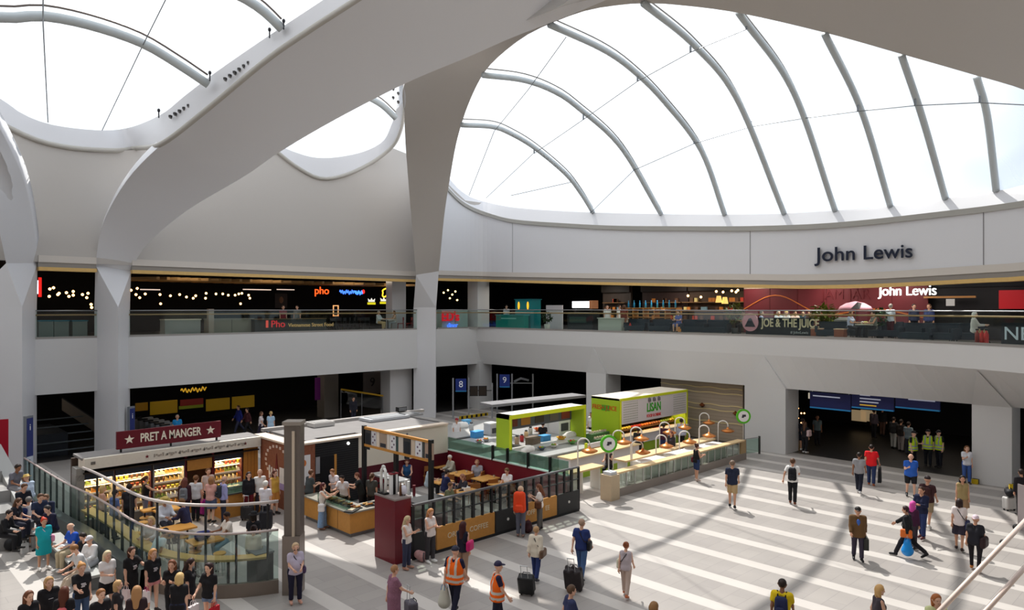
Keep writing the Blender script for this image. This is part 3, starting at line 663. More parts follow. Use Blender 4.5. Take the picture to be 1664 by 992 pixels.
    if ts != 'dress':
        o = .018
        g = [(hip + vec(0, .06 * W, .03), hip + vec(0, -.06 * W, .03), .12 * W + o * .5, .12 * W + o * .5)]
        for l in legs:
            if bs == 'none': continue
            if bs in ('trousers', 'leggings'):
                q = o if bs == 'trousers' else .006
                g += [(l[0], l[1], .088 * W + q, .058 + q), (l[1], l[1] + (l[2] - l[1]) * .98, .058 + q, .044 + q * 1.3, 1)]
            elif bs == 'shorts': g += [(l[0], l[0] + (l[1] - l[0]) * .92, .09 * W + o, .078 + o, 1)]
            elif bs == 'hotpants': g += [(l[0], l[0] + (l[1] - l[0]) * .4, .09 * W + o, .085 + o, 1)]
            elif bs == 'skirt': g += [(l[0] + vec(0, 0, -.06), l[0] * .1 + l[1] * .9, .1 * W + o, .12 + o, 1)]
            elif bs == 'longskirt': g += [(l[0] + vec(0, 0, -.06), l[1], .1 * W + o, .1 + o), (l[1], l[2], .1 + o, .13, 1)]
        if bs == 'skirt' and not sit and False: g.append(((legs[0][0] + legs[1][0]) / 2, (legs[0][1] + legs[1][1]) / 2, .12, .13, 1))
        bv = sdf_mesh(g, .024, .03)
        mesh_obj({'hotpants': 'shorts', 'longskirt': 'skirt'}.get(bs, bs), bv[0], bv[1], cm(bot[1]), P)
    if shoe:
        for l in legs:
            sv = sdf_mesh([(l[2] + vec(-.025, 0, -.035), l[4], .05, .04), (l[2], l[2] + vec(-.01, 0, -.03), .045, .045)], .02, .02, [(0, 0, -1, -(min(l[2][2] - .085, l[4][2] - .04)))])
            mesh_obj('shoe', sv[0], sv[1], cm(shoe, .5), P)
    if vest:      # reflective waistcoat: (colour, stripe colour)
        vv = sdf_mesh(torso(.034, .43) + [(tp(0, .06 * W, -.02), tp(0, .06 * W, -.12), .15 * W, .155 * W, 1), (tp(0, -.06 * W, -.02), tp(0, -.06 * W, -.12), .15 * W, .155 * W, 1)], .022, .03)
        z_ = (vv[0] - hip) @ Rl; cen = np.array([z_[list(q)].mean(0) for q in vv[1]])
        band = ((np.abs(cen[:, 2] - .1) < .03) | (np.abs(cen[:, 2] + .03) < .03) | ((np.abs(np.abs(cen[:, 1]) - .1) < .028) & (cen[:, 2] > .1))).astype(int)
        mesh_obj('hi_vis_vest', vv[0], vv[1], None, P, mats=[cm(vest[0]), cm(vest[1], .4)], mi=band.tolist())
    if apron:
        av = sdf_mesh(torso(.03, .3) + [(l[0], l[0] * .4 + l[1] * .6, .115, .11, 1) for l in legs], .026, .03, [(-1, 0, 0, -.04)])
        mesh_obj('apron', av[0], av[1], cm(apron), P)
    if print_:    # pale lettering on the chest
        m = MB()
        for i, (y0, y1, z0_) in enumerate(((-.06, .05, .3), (-.045, .065, .262), (-.055, .03, .225))):
            m.add([tp(.1 + o, y0, z0_ - .012), tp(.1 + o, y1, z0_ - .012), tp(.098 + o, y1, z0_ + .014), tp(.098 + o, y0, z0_ + .014)], [(0, 1, 2, 3)])
            m.box(tuple(tp(.155 if fem else .132, (y0 + y1) / 2, z0_)), (.012, y1 - y0, .024))
        m.build('shirt_print', cm(print_), P)
    if pack:      # (colour, size)
        c, s_ = pack
        pv = sdf_mesh([(tp(-.2 * s_, .07 * s_, .08), tp(-.19 * s_, .06 * s_, .42 * s_), .1 * s_, .095 * s_), (tp(-.2 * s_, -.07 * s_, .08), tp(-.19 * s_, -.06 * s_, .42 * s_), .1 * s_, .095 * s_)], .025, .04)
        B = thing('backpack', label_of_pack(label, c), 'backpack', pos, hd); B.scale = (sc, sc, sc)
        mesh_obj('bag_body', pv[0], pv[1], cm(c), B)
        pk = sdf_mesh([(tp(-.3 * s_, .05 * s_, .1), tp(-.3 * s_, -.05 * s_, .1), .055 * s_, .055 * s_), (tp(-.3 * s_, .05 * s_, .2), tp(-.3 * s_, -.05 * s_, .2), .05 * s_, .05 * s_)], .022, .03); mesh_obj('front_pocket', pk[0], pk[1], cm(c, .7), B)
        for s in (1, -1): MB().tube([tp(-.12, s * .09, .1), tp(.0, s * .15, .18), tp(.13 * W, s * .1, .3), tp(.09, s * .1, .44), tp(-.02, s * .1, .53), tp(-.12, s * .08, .42)], .018, 6).build('strap', cm((30, 30, 34)), B, smooth=True)
    cs, sn = math.cos(hd), math.sin(hd)
    def wp(p): return vec(pos[0] + sc * (p[0] * cs - p[1] * sn), pos[1] + sc * (p[0] * sn + p[1] * cs), pos[2] + sc * p[2])
    r = dict(o=P, pos=pos, hd=hd, sc=sc, handL=wp(arms[0][2] + arms[0][3] * .09), handR=wp(arms[1][2] + arms[1][3] * .09), wp=wp, hip=hip, tp=tp, label=label)
    PERSONS.append(r); return r
PACKN = {}
def label_of_pack(label, c): return PACKN.get(label, 'backpack worn by the ' + label)[:200]
def shoulder_bag(p, label, col, side=-1, size=(.3, .12, .24), drop=.02, strap=(40, 36, 34), cross=True, name='shoulder_bag'):
    """a bag hanging at the hip of person p on a strap"""
    tp, sc = p['tp'], p['sc']; c = tp(.02, side * .24, drop)
    B = thing(name, label, 'bag', p['pos'], p['hd']); B.scale = (sc,) * 3
    bv = sdf_mesh([(c + vec(-size[0] / 2 + .04, 0, -size[2] / 2 + .03), c + vec(size[0] / 2 - .04, 0, -size[2] / 2 + .03), size[1] / 2, size[1] / 2), (c + vec(-size[0] / 2 + .05, 0, size[2] / 2 - .04), c + vec(size[0] / 2 - .05, 0, size[2] / 2 - .04), size[1] / 2.3, size[1] / 2.3)] + [(c + vec(-size[0] / 2 + .05, 0, z), c + vec(size[0] / 2 - .05, 0, z), size[1] / 2.1, size[1] / 2.1) for z in np.linspace(-size[2] / 2 + .06, size[2] / 2 - .06, 4)], .02, .05)
    mesh_obj('bag_body', bv[0], bv[1], M(col, .5), B)
    o = -side if cross else side
    MB().tube([c + vec(-.08, 0, size[2] / 2 - .03), tp(-.13, side * .12, .2), tp(-.1, o * .02 if cross else side * .13, .42), tp(0, o * .1 if cross else side * .13, .53), tp(.11, o * .04 if cross else side * .13, .4), tp(.16, side * .1, .2), c + vec(.08, 0, size[2] / 2 - .03)], .014, 5).build('strap', M(strap), B, smooth=True)
    return B
def carrier(at, label, col, size=(.3, .1, .34), rz=0.0, name='carrier_bag', hcol=None, round_=False):
    B = thing(name, label, 'bag', at - UP * (size[2] + .12), rz)
    x, y, z = size[0] / 2, size[1] / 2, size[2]
    if round_:
        v, f = sdf_mesh([(vec(0, 0, x), vec(0, 0, z - .05), x, x * .55), (vec(0, 0, z - .05), vec(0, 0, z + .05), x * .5, .04)], .03, .05); mesh_obj('bag_body', v, f, M(col, .35), B)
    else:
        MB().add([(-x * .9, -y, 0), (x * .9, -y, 0), (x * .9, y, 0), (-x * .9, y, 0), (-x, -y * .7, z), (x, -y * .7, z), (x, y * .7, z), (-x, y * .7, z)], [(3, 2, 1, 0), (0, 1, 5, 4), (1, 2, 6, 5), (2, 3, 7, 6), (3, 0, 4, 7), (4, 5, 6, 7)]).build('bag_body', M(col, .6), B)
    for s in (-1, 1): MB().tube([(-x * .5, s * y * .5, z - .01), (-x * .3, s * y * .4, z + .1), (0, 0, z + .13), (x * .3, s * y * .4, z + .1), (x * .5, s * y * .5, z - .01)], .008, 5).build('handle', M(hcol or col), B)
    return B
def suitcase(at, label, col, rz, h=.62, w_=.42, d=.26, tilt=0.0, hand=None):
    """wheeled case standing at `at`; the trolley handle reaches up towards the hand"""
    B = thing('suitcase', label, 'suitcase', at, rz)
    R = rotm('Y', -tilt); t = lambda x, y, z: R @ vec(x, y, z - .03) + vec(0, 0, .03)
    v, f = sdf_mesh([(t(x, y, .12), t(x, y, h - .02), .055, .055) for x in (-d / 2 + .05, d / 2 - .05) for y in (-w_ / 2 + .05, w_ / 2 - .05)] + [(t(x, 0, z), t(x, 0, z + .01), .055, .055) for x in (-d / 2 + .05, d / 2 - .05) for z in np.arange(.12, h, .08)] + [(t(x, -w_ / 2 + .05, z), t(x, w_ / 2 - .05, z), .055, .055) for x in (-d / 2 + .05, 0, d / 2 - .05) for z in np.arange(.12, h - .01, .07)], .025, .03)
    mesh_obj('case_shell', v, f, M(col, .55), B)
    MB().tube([t(d / 2 - .02, -.1, h), t(d / 2 - .02, -.1, h + .06), t(d / 2 - .02, .1, h + .06), t(d / 2 - .02, .1, h)], .012, 5).build('grab_handle', BLACK, B)
    hh = h + .42
    MB().tube([t(-d / 2 + .05, -.09, h), t(-d / 2 + .05, -.09, hh)], .009, 5).tube([t(-d / 2 + .05, .09, h), t(-d / 2 + .05, .09, hh)], .009, 5).tube([t(-d / 2 + .05, -.1, hh), t(-d / 2 + .05, .1, hh)], .014, 6).build('trolley_handle', M((190, 190, 192), .3, .6), B)
    for y in (-1, 1):
        for x in (-1, 1):
            c = t(x * (d / 2 - .05), y * (w_ / 2 - .06), .035); MB().tube([c - vec(0, .015, 0), c + vec(0, .015, 0)], .035, 8).build('wheel', BLACK, B)
    return B
# ---------------------------------------------------------------- balcony rails
GL = glass_mat((226, 238, 234), 0.06); GLG = glass_mat((190, 214, 204), 0.08, 0.14, (170, 205, 190))
WOODR = M((176, 140, 96), 0.5); OAK = M((196, 138, 66), 0.5, noise=0.12, scale=9); PALE = M((226, 196, 150), 0.5, noise=0.06, scale=8); MAROON = M((104, 22, 36), 0.45); CREAM = M((226, 218, 202), 0.6)
LIME = M((168, 196, 46), 0.5); LIMEY = M((214, 224, 40), 0.5); WHITE = M((238, 236, 232), 0.5); GREY = M((120, 120, 122), 0.5); TEALP = M((16, 120, 126), 0.5); ROOFG = M((138, 134, 132), 0.8, noise=0.12, scale=2)
def balustrade(pts, label, post=1.6):
    B = thing('glass_balustrade', label, 'balustrade', (0, 0, 0))
    P = [vec(p[0], p[1], ZB) for p in pts]
    for nm, z0, z1, mt, ins in (('glass_panel', 0.1, 1.38, GL, 0.0),):
        MB().grid([[p + UP * z0 for p in P], [p + UP * z1 for p in P]]).build(nm, mt, B)
    MB().tube([p + UP * 1.42 for p in P], 0.03, 6).build('top_rail', STEEL, B, smooth=True)
    inn = []
    for i, p in enumerate(P):
        t = P[min(i + 1, len(P) - 1)] - P[max(i - 1, 0)]; t /= np.linalg.norm(t); n = vec(-t[1], t[0], 0); n = n if n @ p > 0 else -n; inn.append(p + n * 0.1)
    MB().tube([p + UP * 1.2 for p in inn], 0.04, 6).build('handrail', WOODR, B, smooth=True)
    MB().grid([[p + UP * 0.0 for p in P], [p + UP * 0.11 for p in P]]).grid([[p + UP * 0.11 for p in P], [p + UP * 0.11 for p in inn]]).build('base_channel', M((160, 156, 152), .4, .4), B)
    return B
balustrade([(xc1 - .1, YW + .03), (xc2l + .1, YW + .03)], 'glass balustrade of the short balcony bay between the two left columns')
balustrade([(x, YW + .03) for x in np.linspace(xc2r - .1, xc3l + .1, 12)], 'long straight glass balustrade of the left balcony')
balustrade([(xc3r - .1, YW + .03), (36.0, YW + .03), (36.8, YW - .3)] + [(p[0] - 0.02, p[1]) for p in E2[2:]], 'curved glass balustrade of the right balcony')

# ---------------------------------------------------------------- store name on the fascia, panel joint and lamps
def onfas(px, py, out=0.05):
    p = fas(px, py); p = CAM + (p - CAM) * bul(p); return p + (CAM - p) / np.linalg.norm(CAM - p) * out
T = thing('store_sign', 'large dark blue store lettering across the curved right fascia', 'sign', onfas(1403, 416, .1))
NAVY = M((18, 26, 48), 0.4)
c = onfas(1403, 416, .1); e = onfas(1470, 412, .1) - onfas(1330, 419, .1); rzf = math.atan2(e[1], e[0])
lt = text('lettering', 'John Lewis', 1.0, NAVY, T, (0, 0, 0), (0, 0, 0), 0.05, bold=0.012)
xs0 = min(v.co.x for v in lt.data.vertices); xs1 = max(v.co.x for v in lt.data.vertices); zb = [v.co.y for v in lt.data.vertices]
ymin, ymax = min(zb), max(zb); og = np.array(T.location)
T.rotation_euler = (0, 0, 0)
for v in lt.data.vertices:
    u = (v.co.x - xs0) / (xs1 - xs0); w_ = (v.co.y - ymin) / (ymax - ymin)
    q = onfas(1323 + u * 160, (433 - 7 * u) - w_ * 30, 0.06 + (v.co.z + .05) * 1.2); v.co = tuple(q - og)

# ---------------------------------------------------------------- left balcony: dark restaurants
def fly(px, py, Y): return aty(px, py, Y)
BULB = M((255, 196, 120), 0.4, emit=6.0); BULBW = M((255, 240, 215), 0.4, emit=5.0)
b0 = None
def bulb(p, n=[0]):
    global b0
    if b0 is None:
        b0 = MB().ball((0, 0, 0), 0.075, 8, 6).build('light_bulb', BULB, smooth=True); o_ = b0
    else: o_ = b0.copy(); COL.objects.link(o_)
    o_.location = tuple(p); tag(o_, 'small warm light bulb glowing in the dark left balcony restaurant', 'light', 'warm bulbs in the dark restaurants of the left balcony')
for px, py in [(81, 470), (87, 468), (80, 482), (94, 479), (96, 477), (108, 476), (112, 482), (119, 474), (119, 480), (134, 479), (141, 484), (143, 477), (149, 500), (148, 495), (223, 469), (221, 479), (236, 478), (227, 484), (260, 479), (277, 481), (292, 479), (303, 483), (314, 485), (318, 481), (335, 477), (334, 485), (351, 478), (362, 478), (371, 480), (382, 480), (388, 478), (393, 477), (404, 480), (406, 485), (261, 494), (391, 494), (213, 472)]:
    bulb(aty(px, py, YW + 5.0))
for px, py in [(721, 476), (728, 472), (735, 479), (731, 485), (740, 474), (743, 488)]:
    o_ = b0.copy(); COL.objects.link(o_); o_.location = tuple(aty(px, py, YW + 3.0)); tag(o_, 'small warm light bulb in the dark corner unit right of the corner column', 'light', 'warm bulbs in the corner unit')
# slatted timber soffit
sl0 = None
for i in range(26):
    x = aty(240 + i * 16.5, 468, YW + 4)[0]
    if sl0 is None: sl0 = MB().span((-.12, 0, -.1), (.12, 4.5, .06)).build('soffit_batten', M((150, 116, 70), .6)); q = sl0
    else: q = sl0.copy(); COL.objects.link(q)
    q.location = (x, YW + 2.2, 9.55); q.rotation_euler[2] = 0.5; tag(q, 'timber batten under the ceiling of the left balcony', 'batten', 'timber battens of the left balcony ceiling')
def box_thing(name, label, cat, c, d, mat, rz=0.0, group=None):
    o = MB().box((0, 0, 0), d).build(name, mat, None, loc=tuple(float(v) for v in c), rz=rz); return tag(o, label, cat, group)
def panel_at(name, label, cat, px0, py0, px1, py1, plane, val, mat, th=0.06, group=None):
    """upright board filling the given picture box on a wall-parallel plane"""
    f = (lambda a, b: aty(a, b, val)) if plane == 'y' else (lambda a, b: atx(a, b, val))
    m = f((px0 + px1) / 2, (py0 + py1) / 2); z0, z1 = f((px0 + px1) / 2, py1)[2], f((px0 + px1) / 2, py0)[2]; p, q = f(px0, py0), f(px1, py0)
    if plane == 'y': d = (abs(q[0] - p[0]), th, z1 - z0); c = ((p[0] + q[0]) / 2, val, (z0 + z1) / 2)
    else: d = (th, abs(q[1] - p[1]), z1 - z0); c = (val, (p[1] + q[1]) / 2, (z0 + z1) / 2)
    o = MB().box((0, 0, 0), d).build(name, mat, None, loc=tuple(float(v) for v in c)); 
    return tag(o, label, cat, group), c, d
def squiggle(label, px, py, Y, w_, col):
    T = thing('neon_sign', label, 'sign', aty(px, py, Y)); n = 40
    MB().tube([(-w_ / 2 + w_ * i / n, 0, .13 * math.sin(i * 1.15) + .05 * math.sin(i * .4)) for i in range(n + 1)], .035, 5).build('glowing_script', M(col, .4, emit=2.0), T); MB().span((-w_ / 2, .04, -.03), (w_ / 2, .06, .03)).build('backing_bar', BLACK, T); return T
def neon(name, label, body, px, py, Y, size, col, e=2.5, cat='sign'):
    t = text(name, body, size, M(col, .4, emit=e * .5), None, aty(px, py, Y), (PI / 2, 0, 0), .03); return tag(t, label, cat)
neon('neon_sign', 'orange glowing sign in the middle of the dark left balcony', 'pho', 523, 473, YW + 4, .75, (255, 90, 30))
squiggle('blue glowing sign on the dark left balcony, left of the red and blue one', 564, 475, YW + 4, 1.2, (60, 110, 230))
q_ = squiggle('blue and red glowing sign on the left balcony', 583, 476, YW + 4.1, .7, (60, 120, 240)); MB().ball((.4, 0, .08), (.12, .05, .16), 8, 6).build('red_flame', M((230, 40, 30), .5, emit=1.5), q_)
squiggle('blue green glowing script sign near the corner column', 642, 476, YW + 4, 1.1, (40, 130, 170))
T = thing('neon_sign', 'glowing yellow rounded loop sign near the corner column', 'sign', aty(626, 476, YW + 4)); MB().tube([vec(.28 * math.cos(a) * (1 + .25 * math.cos(3 * a)), 0, .3 * math.sin(a) * (1 + .2 * math.sin(2 * a))) for a in np.linspace(0, 2 * PI, 22)], .05, 6).build('loop_tube', M((255, 190, 40), .4, emit=2.5), T)
def crown(px, py, lab):
    T = thing('crown_sign', lab, 'sign', aty(px, py, YW + 3.6)); MB().prism([(-.34, 0, -.24), (.34, 0, -.24), (.34, 0, -.08), (-.34, 0, -.08)], (0, .05, 0)).build('yellow_band', M((210, 200, 30), .5, emit=.8), T)
    MB().prism([(-.26, 0, -.04), (.26, 0, -.04), (.3, 0, .2), (.12, 0, .06), (0, 0, .24), (-.12, 0, .06), (-.3, 0, .2)], (0, .05, 0)).build('crown_shape', M((225, 225, 215), .5, emit=.8), T)
crown(604, 490, 'white crown over a yellow band, left of two alike'); crown(624, 489, 'white crown over a yellow band, right of two alike, beside the round sign')
T = thing('round_sign', 'round white sign with a small red mark beside the corner pier', 'sign', aty(642, 489, YW + 3.4)); MB().tube([(0, 0, 0), (0, .06, 0)], .24, 18).build('disc', M((225, 230, 235), .5, emit=.8), T); MB().ball((-.03, -.02, -.03), (.09, .03, .1), 8, 6).build('red_mark', M((190, 30, 40), .5), T)
T = thing('picture_frame', 'tall lit empty wooden frame standing on the left balcony', 'frame', aty(546, 506, YW + 1.2)); w_, h_ = .42, .68
MB().span((-w_ / 2, 0, h_ / 2), (w_ / 2, .05, h_ / 2 + .06)).span((-w_ / 2, 0, -h_ / 2), (w_ / 2, .05, -h_ / 2 + .06)).span((-w_ / 2, 0, -h_ / 2), (-w_ / 2 + .06, .05, h_ / 2)).span((w_ / 2 - .06, 0, -h_ / 2), (w_ / 2, .05, h_ / 2)).build('frame_bars', M((235, 170, 110), .5, emit=.8), T); MB().span((-.05, 0, -1.35), (.05, .05, -h_ / 2)).build('stand', BLACK, T)
T = thing('banner', 'red and white upright lit banner in the leftmost balcony bay', 'banner', aty(67, 467, YW + 1.5)); MB().span((-.12, 0, -.5), (.02, .05, .5)).build('red_cloth', M((210, 30, 24), .5, emit=1.0), T); MB().span((-.26, 0, -.35), (-.12, .05, .35)).build('white_strip', M((230, 230, 240), .5, emit=1.0), T); MB().span((-.3, .06, -1.72), (-.24, .1, .4)).build('pole', BLACK, T)
for i, (a, b, lab) in enumerate(((395, 440, 'pale ceiling strip light above the left balcony, the brighter one'), (228, 260, 'dim ceiling strip light at the left end of the left balcony'), (450, 478, 'dim ceiling strip light in the middle of the left balcony'))):
    p, q = aty(a, 471, YW + 3), aty(b, 471, YW + 3); box_thing('ceiling_strip_light', lab, 'light', (p + q) / 2, (abs(q[0] - p[0]), .1, .06), M((230, 205, 190), .4, emit=.7))
# counters, tables and chairs behind the left glass
def counter_box(name, label, px0, px1, py_top, Y, mat, topm=None, z0=ZB, deep=.8, cat='counter'):
    p, q = aty(px0, py_top, Y), aty(px1, py_top, Y); z = (p[2] + q[2]) / 2
    T = thing(name, label, cat, ((p[0] + q[0]) / 2, Y + deep / 2, z0)); L = q[0] - p[0]
    MB().span((-L / 2, -deep / 2, 0), (L / 2, deep / 2, z - z0 - .05)).build('carcass', mat, T); MB().span((-L / 2 - .03, -deep / 2 - .04, z - z0 - .05), (L / 2 + .03, deep / 2, z - z0)).build('countertop', topm or mat, T)
    for i in range(1, int(L / 1.1)): MB().box((-L / 2 + i * L / int(L / 1.1), -deep / 2 - .005, (z - z0) / 2), (.02, .015, z - z0 - .12)).build('panel_joint', M((70, 72, 70)), T)
    return T
counter_box('bar_counter', 'pale grey bar counter behind the left end of the long left glass', 268, 326, 519, YW + 1.3, M((150, 152, 146)), M((220, 210, 190)))
counter_box('bar_counter', 'beige bar counter next to the pale pillar behind the left glass', 340, 412, 518, YW + 1.5, M((146, 142, 128)))
counter_box('bar_counter', 'dark restaurant counter carrying red and gold lettering behind the left glass', 414, 530, 518, YW + 1.0, M((58, 60, 60)), M((110, 90, 60)))
T = thing('restaurant_sign', 'red lettering with gold lettering on the dark counter behind the left glass', 'sign', aty(470, 527, YW + .94))
text('red_lettering', 'Pho', .62, M((205, 52, 56), .5, emit=.5), T, (-.75, 0, 0), (PI / 2, 0, 0), .02, align='CENTER'); text('gold_lettering', 'Vietnamese Street Food', .33, M((196, 160, 100), .5, emit=.3), T, (1.55, 0, -.08), (PI / 2, 0, 0), .02); MB().span((-1.55, -.01, -.2), (-1.4, .03, .25)).build('red_emblem', M((215, 80, 70), .5, emit=.5), T)
box_thing('pillar_cladding', 'beige square pillar standing behind the left glass', 'pillar', aty(342, 522, YW + 1.1) * [1, 1, 0] + vec(0, 0, ZB + .75), (.3, .3, 1.5), M((160, 146, 132)))
def cafe_table(label, p, mat, r=.4, z=.74, group=None, legm=None):
    T = thing('cafe_table', label, 'table', (p[0], p[1], p[2]), 0, group); MB().box((0, 0, z - .02), (r * 2, r * 2, .04)).build('tabletop', mat, T)
    MB().tube([(0, 0, .03), (0, 0, z - .04)], .035, 8).build('pedestal', legm or BLACK, T); MB().lathe([(.24, 0), (.24, .015), (.06, .04)], n=14).build('foot_plate', legm or BLACK, T); return T
def chair(label, p, rz, mat, group=None, z=.46, leg=None):
    T = thing('cafe_chair', label, 'chair', p, rz, group); leg = leg or mat
    MB().box((0, 0, z - .02), (.42, .42, .04)).build('seat', mat, T); MB().box((-.2, 0, z + .32), (.035, .4, .22)).build('backrest', mat, T)
    for x, y in ((.18, .18), (.18, -.18), (-.18, .18), (-.18, -.18)): MB().tube([(x * 1.1, y * 1.1, 0), (x, y, z - .03 if x > 0 else z + .42)], .016, 5).build('leg', leg, T)
    return T
GREYW = M((190, 190, 186)); REDC = M((150, 40, 40)); DKC = M((44, 46, 48)); 
tA = cafe_table('pale table between the seated man and woman at the right end of the left balcony', (*aty(630, 520, YW + 1.0)[:2], ZB), GREYW, .42)
cA = chair('red chair right of the pale table on the left balcony, nearer the table', (*aty(651, 522, YW + .9)[:2], ZB), 2.6, REDC); dup(cA, (*aty(665, 522, YW + .9)[:2], ZB), 2.8, 'red chair beside the corner column, farther from the pale table')
for i, (a, lab) in enumerate(((75, 'left of the blue bin'), (100, 'in the middle'), (130, 'by the second column'))):
    counter_box('serving_counter', 'teal topped serving counter in the leftmost balcony bay, ' + lab, a - 12, a + 12, 521, YW + 1.2, M((120, 130, 126)), M((20, 110, 130)))
prev = None
for i, a in enumerate(range(540, 604, 8)):
    p = (*aty(a, 522, YW + 1.4 + (i % 2) * .7)[:2], ZB)
    if prev is None: prev = chair('dark chair in the shaded row behind the left glass', p, 1.3, DKC, 'dark chairs behind the left glass')
    else: dup(prev, p, 1.3 + .4 * i)
T = thing('wall_poster', 'portrait poster glimpsed in the dark middle of the left balcony', 'poster', aty(457, 489, YW + 5)); MB().span((-.45, 0, -.5), (.45, .04, .5)).build('paper', M((46, 36, 32), .6), T); MB().ball((0, -.01, .05), (.16, .03, .24), 8, 6).build('face', M((120, 84, 60), .6), T)
T = thing('letter_sign', 'red block lettering with a blue script below behind the corner glass', 'sign', aty(732, 518, YW + .5)); text('red_lettering', "ED's", .95, M((196, 20, 36), .5, emit=.6), T, (0, 0, .12), (PI / 2, 0, 0), .05, bold=.02); text('blue_lettering', 'diner', .5, M((70, 120, 240), .5, emit=1.2), T, (.2, 0, -.52), (PI / 2, 0, 0), .03)
counter_box('kiosk_wall', 'pale green low wall behind the corner glass', 718, 760, 504, YW + .7, M((176, 196, 190)), cat='wall')

# ---------------------------------------------------------------- right balcony: shops and seating
def rpt(px, off=1.0, z=ZB):
    """place on the right gallery floor, `off` metres behind its curved edge"""
    e = [float(CX + F * (vec(p[0] + off, p[1], 0) @ RT) / (vec(p[0] + off, p[1], 0) @ FW)) for p in E2]
    y = float(np.interp(px, e, [p[1] for p in E2])); x = float(np.interp(-y, [-p[1] for p in E2], [p[0] for p in E2])) + off
    return vec(x, y, z + .012)
T = thing('kiosk', 'teal market kiosk with yellow lamps at the left of the right balcony', 'kiosk', rpt(858, 1.6), 0)
MB().span((-.5, -.85, 0), (.5, .85, 2.15)).build('kiosk_body', TEALP, T); MB().span((-.56, -.9, 2.15), (.56, .9, 2.22)).build('roof_edge', M((12, 98, 106)), T)
for y in (.45, -.5): MB().ball((-.53, y, 1.72), (.05, .11, .3), 8, 6).build('lantern', M((246, 178, 40), .4, emit=.9), T)
T = thing('kiosk_counter', 'low teal counter with faint lettering beside the teal kiosk', 'counter', rpt(832, .7)); MB().span((-.25, -1.5, 0), (.25, 1.5, 1.0)).build('front', M((10, 130, 120), .5), T); MB().span((-.3, -1.55, 1.0), (.3, 1.55, 1.06)).build('countertop', M((60, 150, 150)), T)
MB().span((-.27, -.7, .72), (-.25, .9, .8)).build('line_of_lettering', M((120, 190, 180)), T)
def plant(label, p, h=1.3, r=.4, col=(64, 88, 40), pot=(190, 190, 180)):
    T = thing('potted_plant', label, 'plant', p); MB().lathe([(.16, 0), (.22, .4), (.2, .4), (.19, .36)], n=14).build('pot', M(pot), T, smooth=True)
    MB().tube([(0, 0, .3), (.02, 0, h * .7)], .025, 5).build('stem', M((80, 60, 40)), T); m = MB(); rnd = random.Random(int(p[0] * 100))
    for i in range(150):
        a, b, q = rnd.uniform(0, 2 * PI), rnd.uniform(-1, 1), rnd.uniform(.3, 1) ** .5; c = vec(r * q * math.cos(a) * math.sqrt(1 - b * b), r * q * math.sin(a) * math.sqrt(1 - b * b), h * .72 + (h * .34) * q * b)
        u = vec(rnd.uniform(-1, 1), rnd.uniform(-1, 1), rnd.uniform(-.5, 1)); u /= np.linalg.norm(u); v = np.cross(u, vec(.3, .2, 1)); v /= np.linalg.norm(v); s = r * .3
        m.add([c - u * s, c + v * s * .35, c + u * s, c - v * s * .35], [(0, 1, 2, 3)])
    m.build('foliage', M(col, .6), T, recalc=False); return T
plant('leafy plant in a white pot beside the teal kiosk', rpt(889, .6), 1.2, .4, (50, 74, 44))
T = thing('display_board', 'white and orange boards with a palm stem behind the right glass', 'panel', rpt(901, 1.8)); MB().span((-.04, -.8, 0), (.04, .8, 1.75)).build('white_board', M((200, 196, 200)), T)
T = thing('menu_kiosk', 'black kiosk with a lit white screen on the right balcony', 'kiosk', rpt(948, .8)); MB().span((-.4, -1.1, 0), (.4, 1.1, 1.25)).build('kiosk_front', M((32, 38, 42)), T); MB().span((-.3, -.75, 1.55), (.3, .75, 2.0)).build('lit_screen', M((245, 245, 250), .5, emit=1.2), T); MB().span((-.31, -1.05, 1.5), (.3, -.78, 2.05)).build('timber_end', M((180, 120, 80)), T)
for y in (-.7, .7): MB().span((-.05, y - .04, 1.25), (.05, y + .04, 1.56)).build('support', BLACK, T)
MB().span((-.42, -.6, .55), (-.4, .9, .95)).build('chalk_board', M((52, 70, 66)), T)
T = thing('pastry_counter', 'pale box counter where the two white shirted people stand', 'counter', rpt(996, .6)); MB().span((-.35, -.95, 0), (.35, .95, .85)).build('front', M((186, 186, 176)), T); MB().span((-.4, -1, .85), (.4, 1, .9)).build('countertop', M((206, 204, 196)), T)
T = thing('shelf_unit', 'timber shelf with blue bottles on the right balcony', 'shelf', rpt(1058, 3.2)); MB().span((-.3, -2.2, .9), (.3, 2.2, .96)).span((-.3, -2.2, 1.5), (.3, 2.2, 1.56)).build('shelf_boards', M((196, 140, 80)), T)
for k in range(6): MB().span((-.3, -2.2 + k * .86, 0), (.3, -2.12 + k * .86, 1.5)).build('upright', M((196, 140, 80)), T)
bt = None
for k in range(9):
    p = rpt(1058, 3.2) + vec(0, -1.9 + k * .47, 1.56)
    if bt is None: bt = MB().lathe([(.06, 0), (.06, .3), (.025, .38), (.025, .5)], n=8).build('bottle', M((40, 140, 190), .3), None, loc=tuple(p), smooth=True)
    else: bt = bt.copy(); COL.objects.link(bt); bt.location = tuple(p)
    tag(bt, 'blue bottle on the timber shelf of the right balcony', 'bottle', 'blue bottles on the timber shelf')
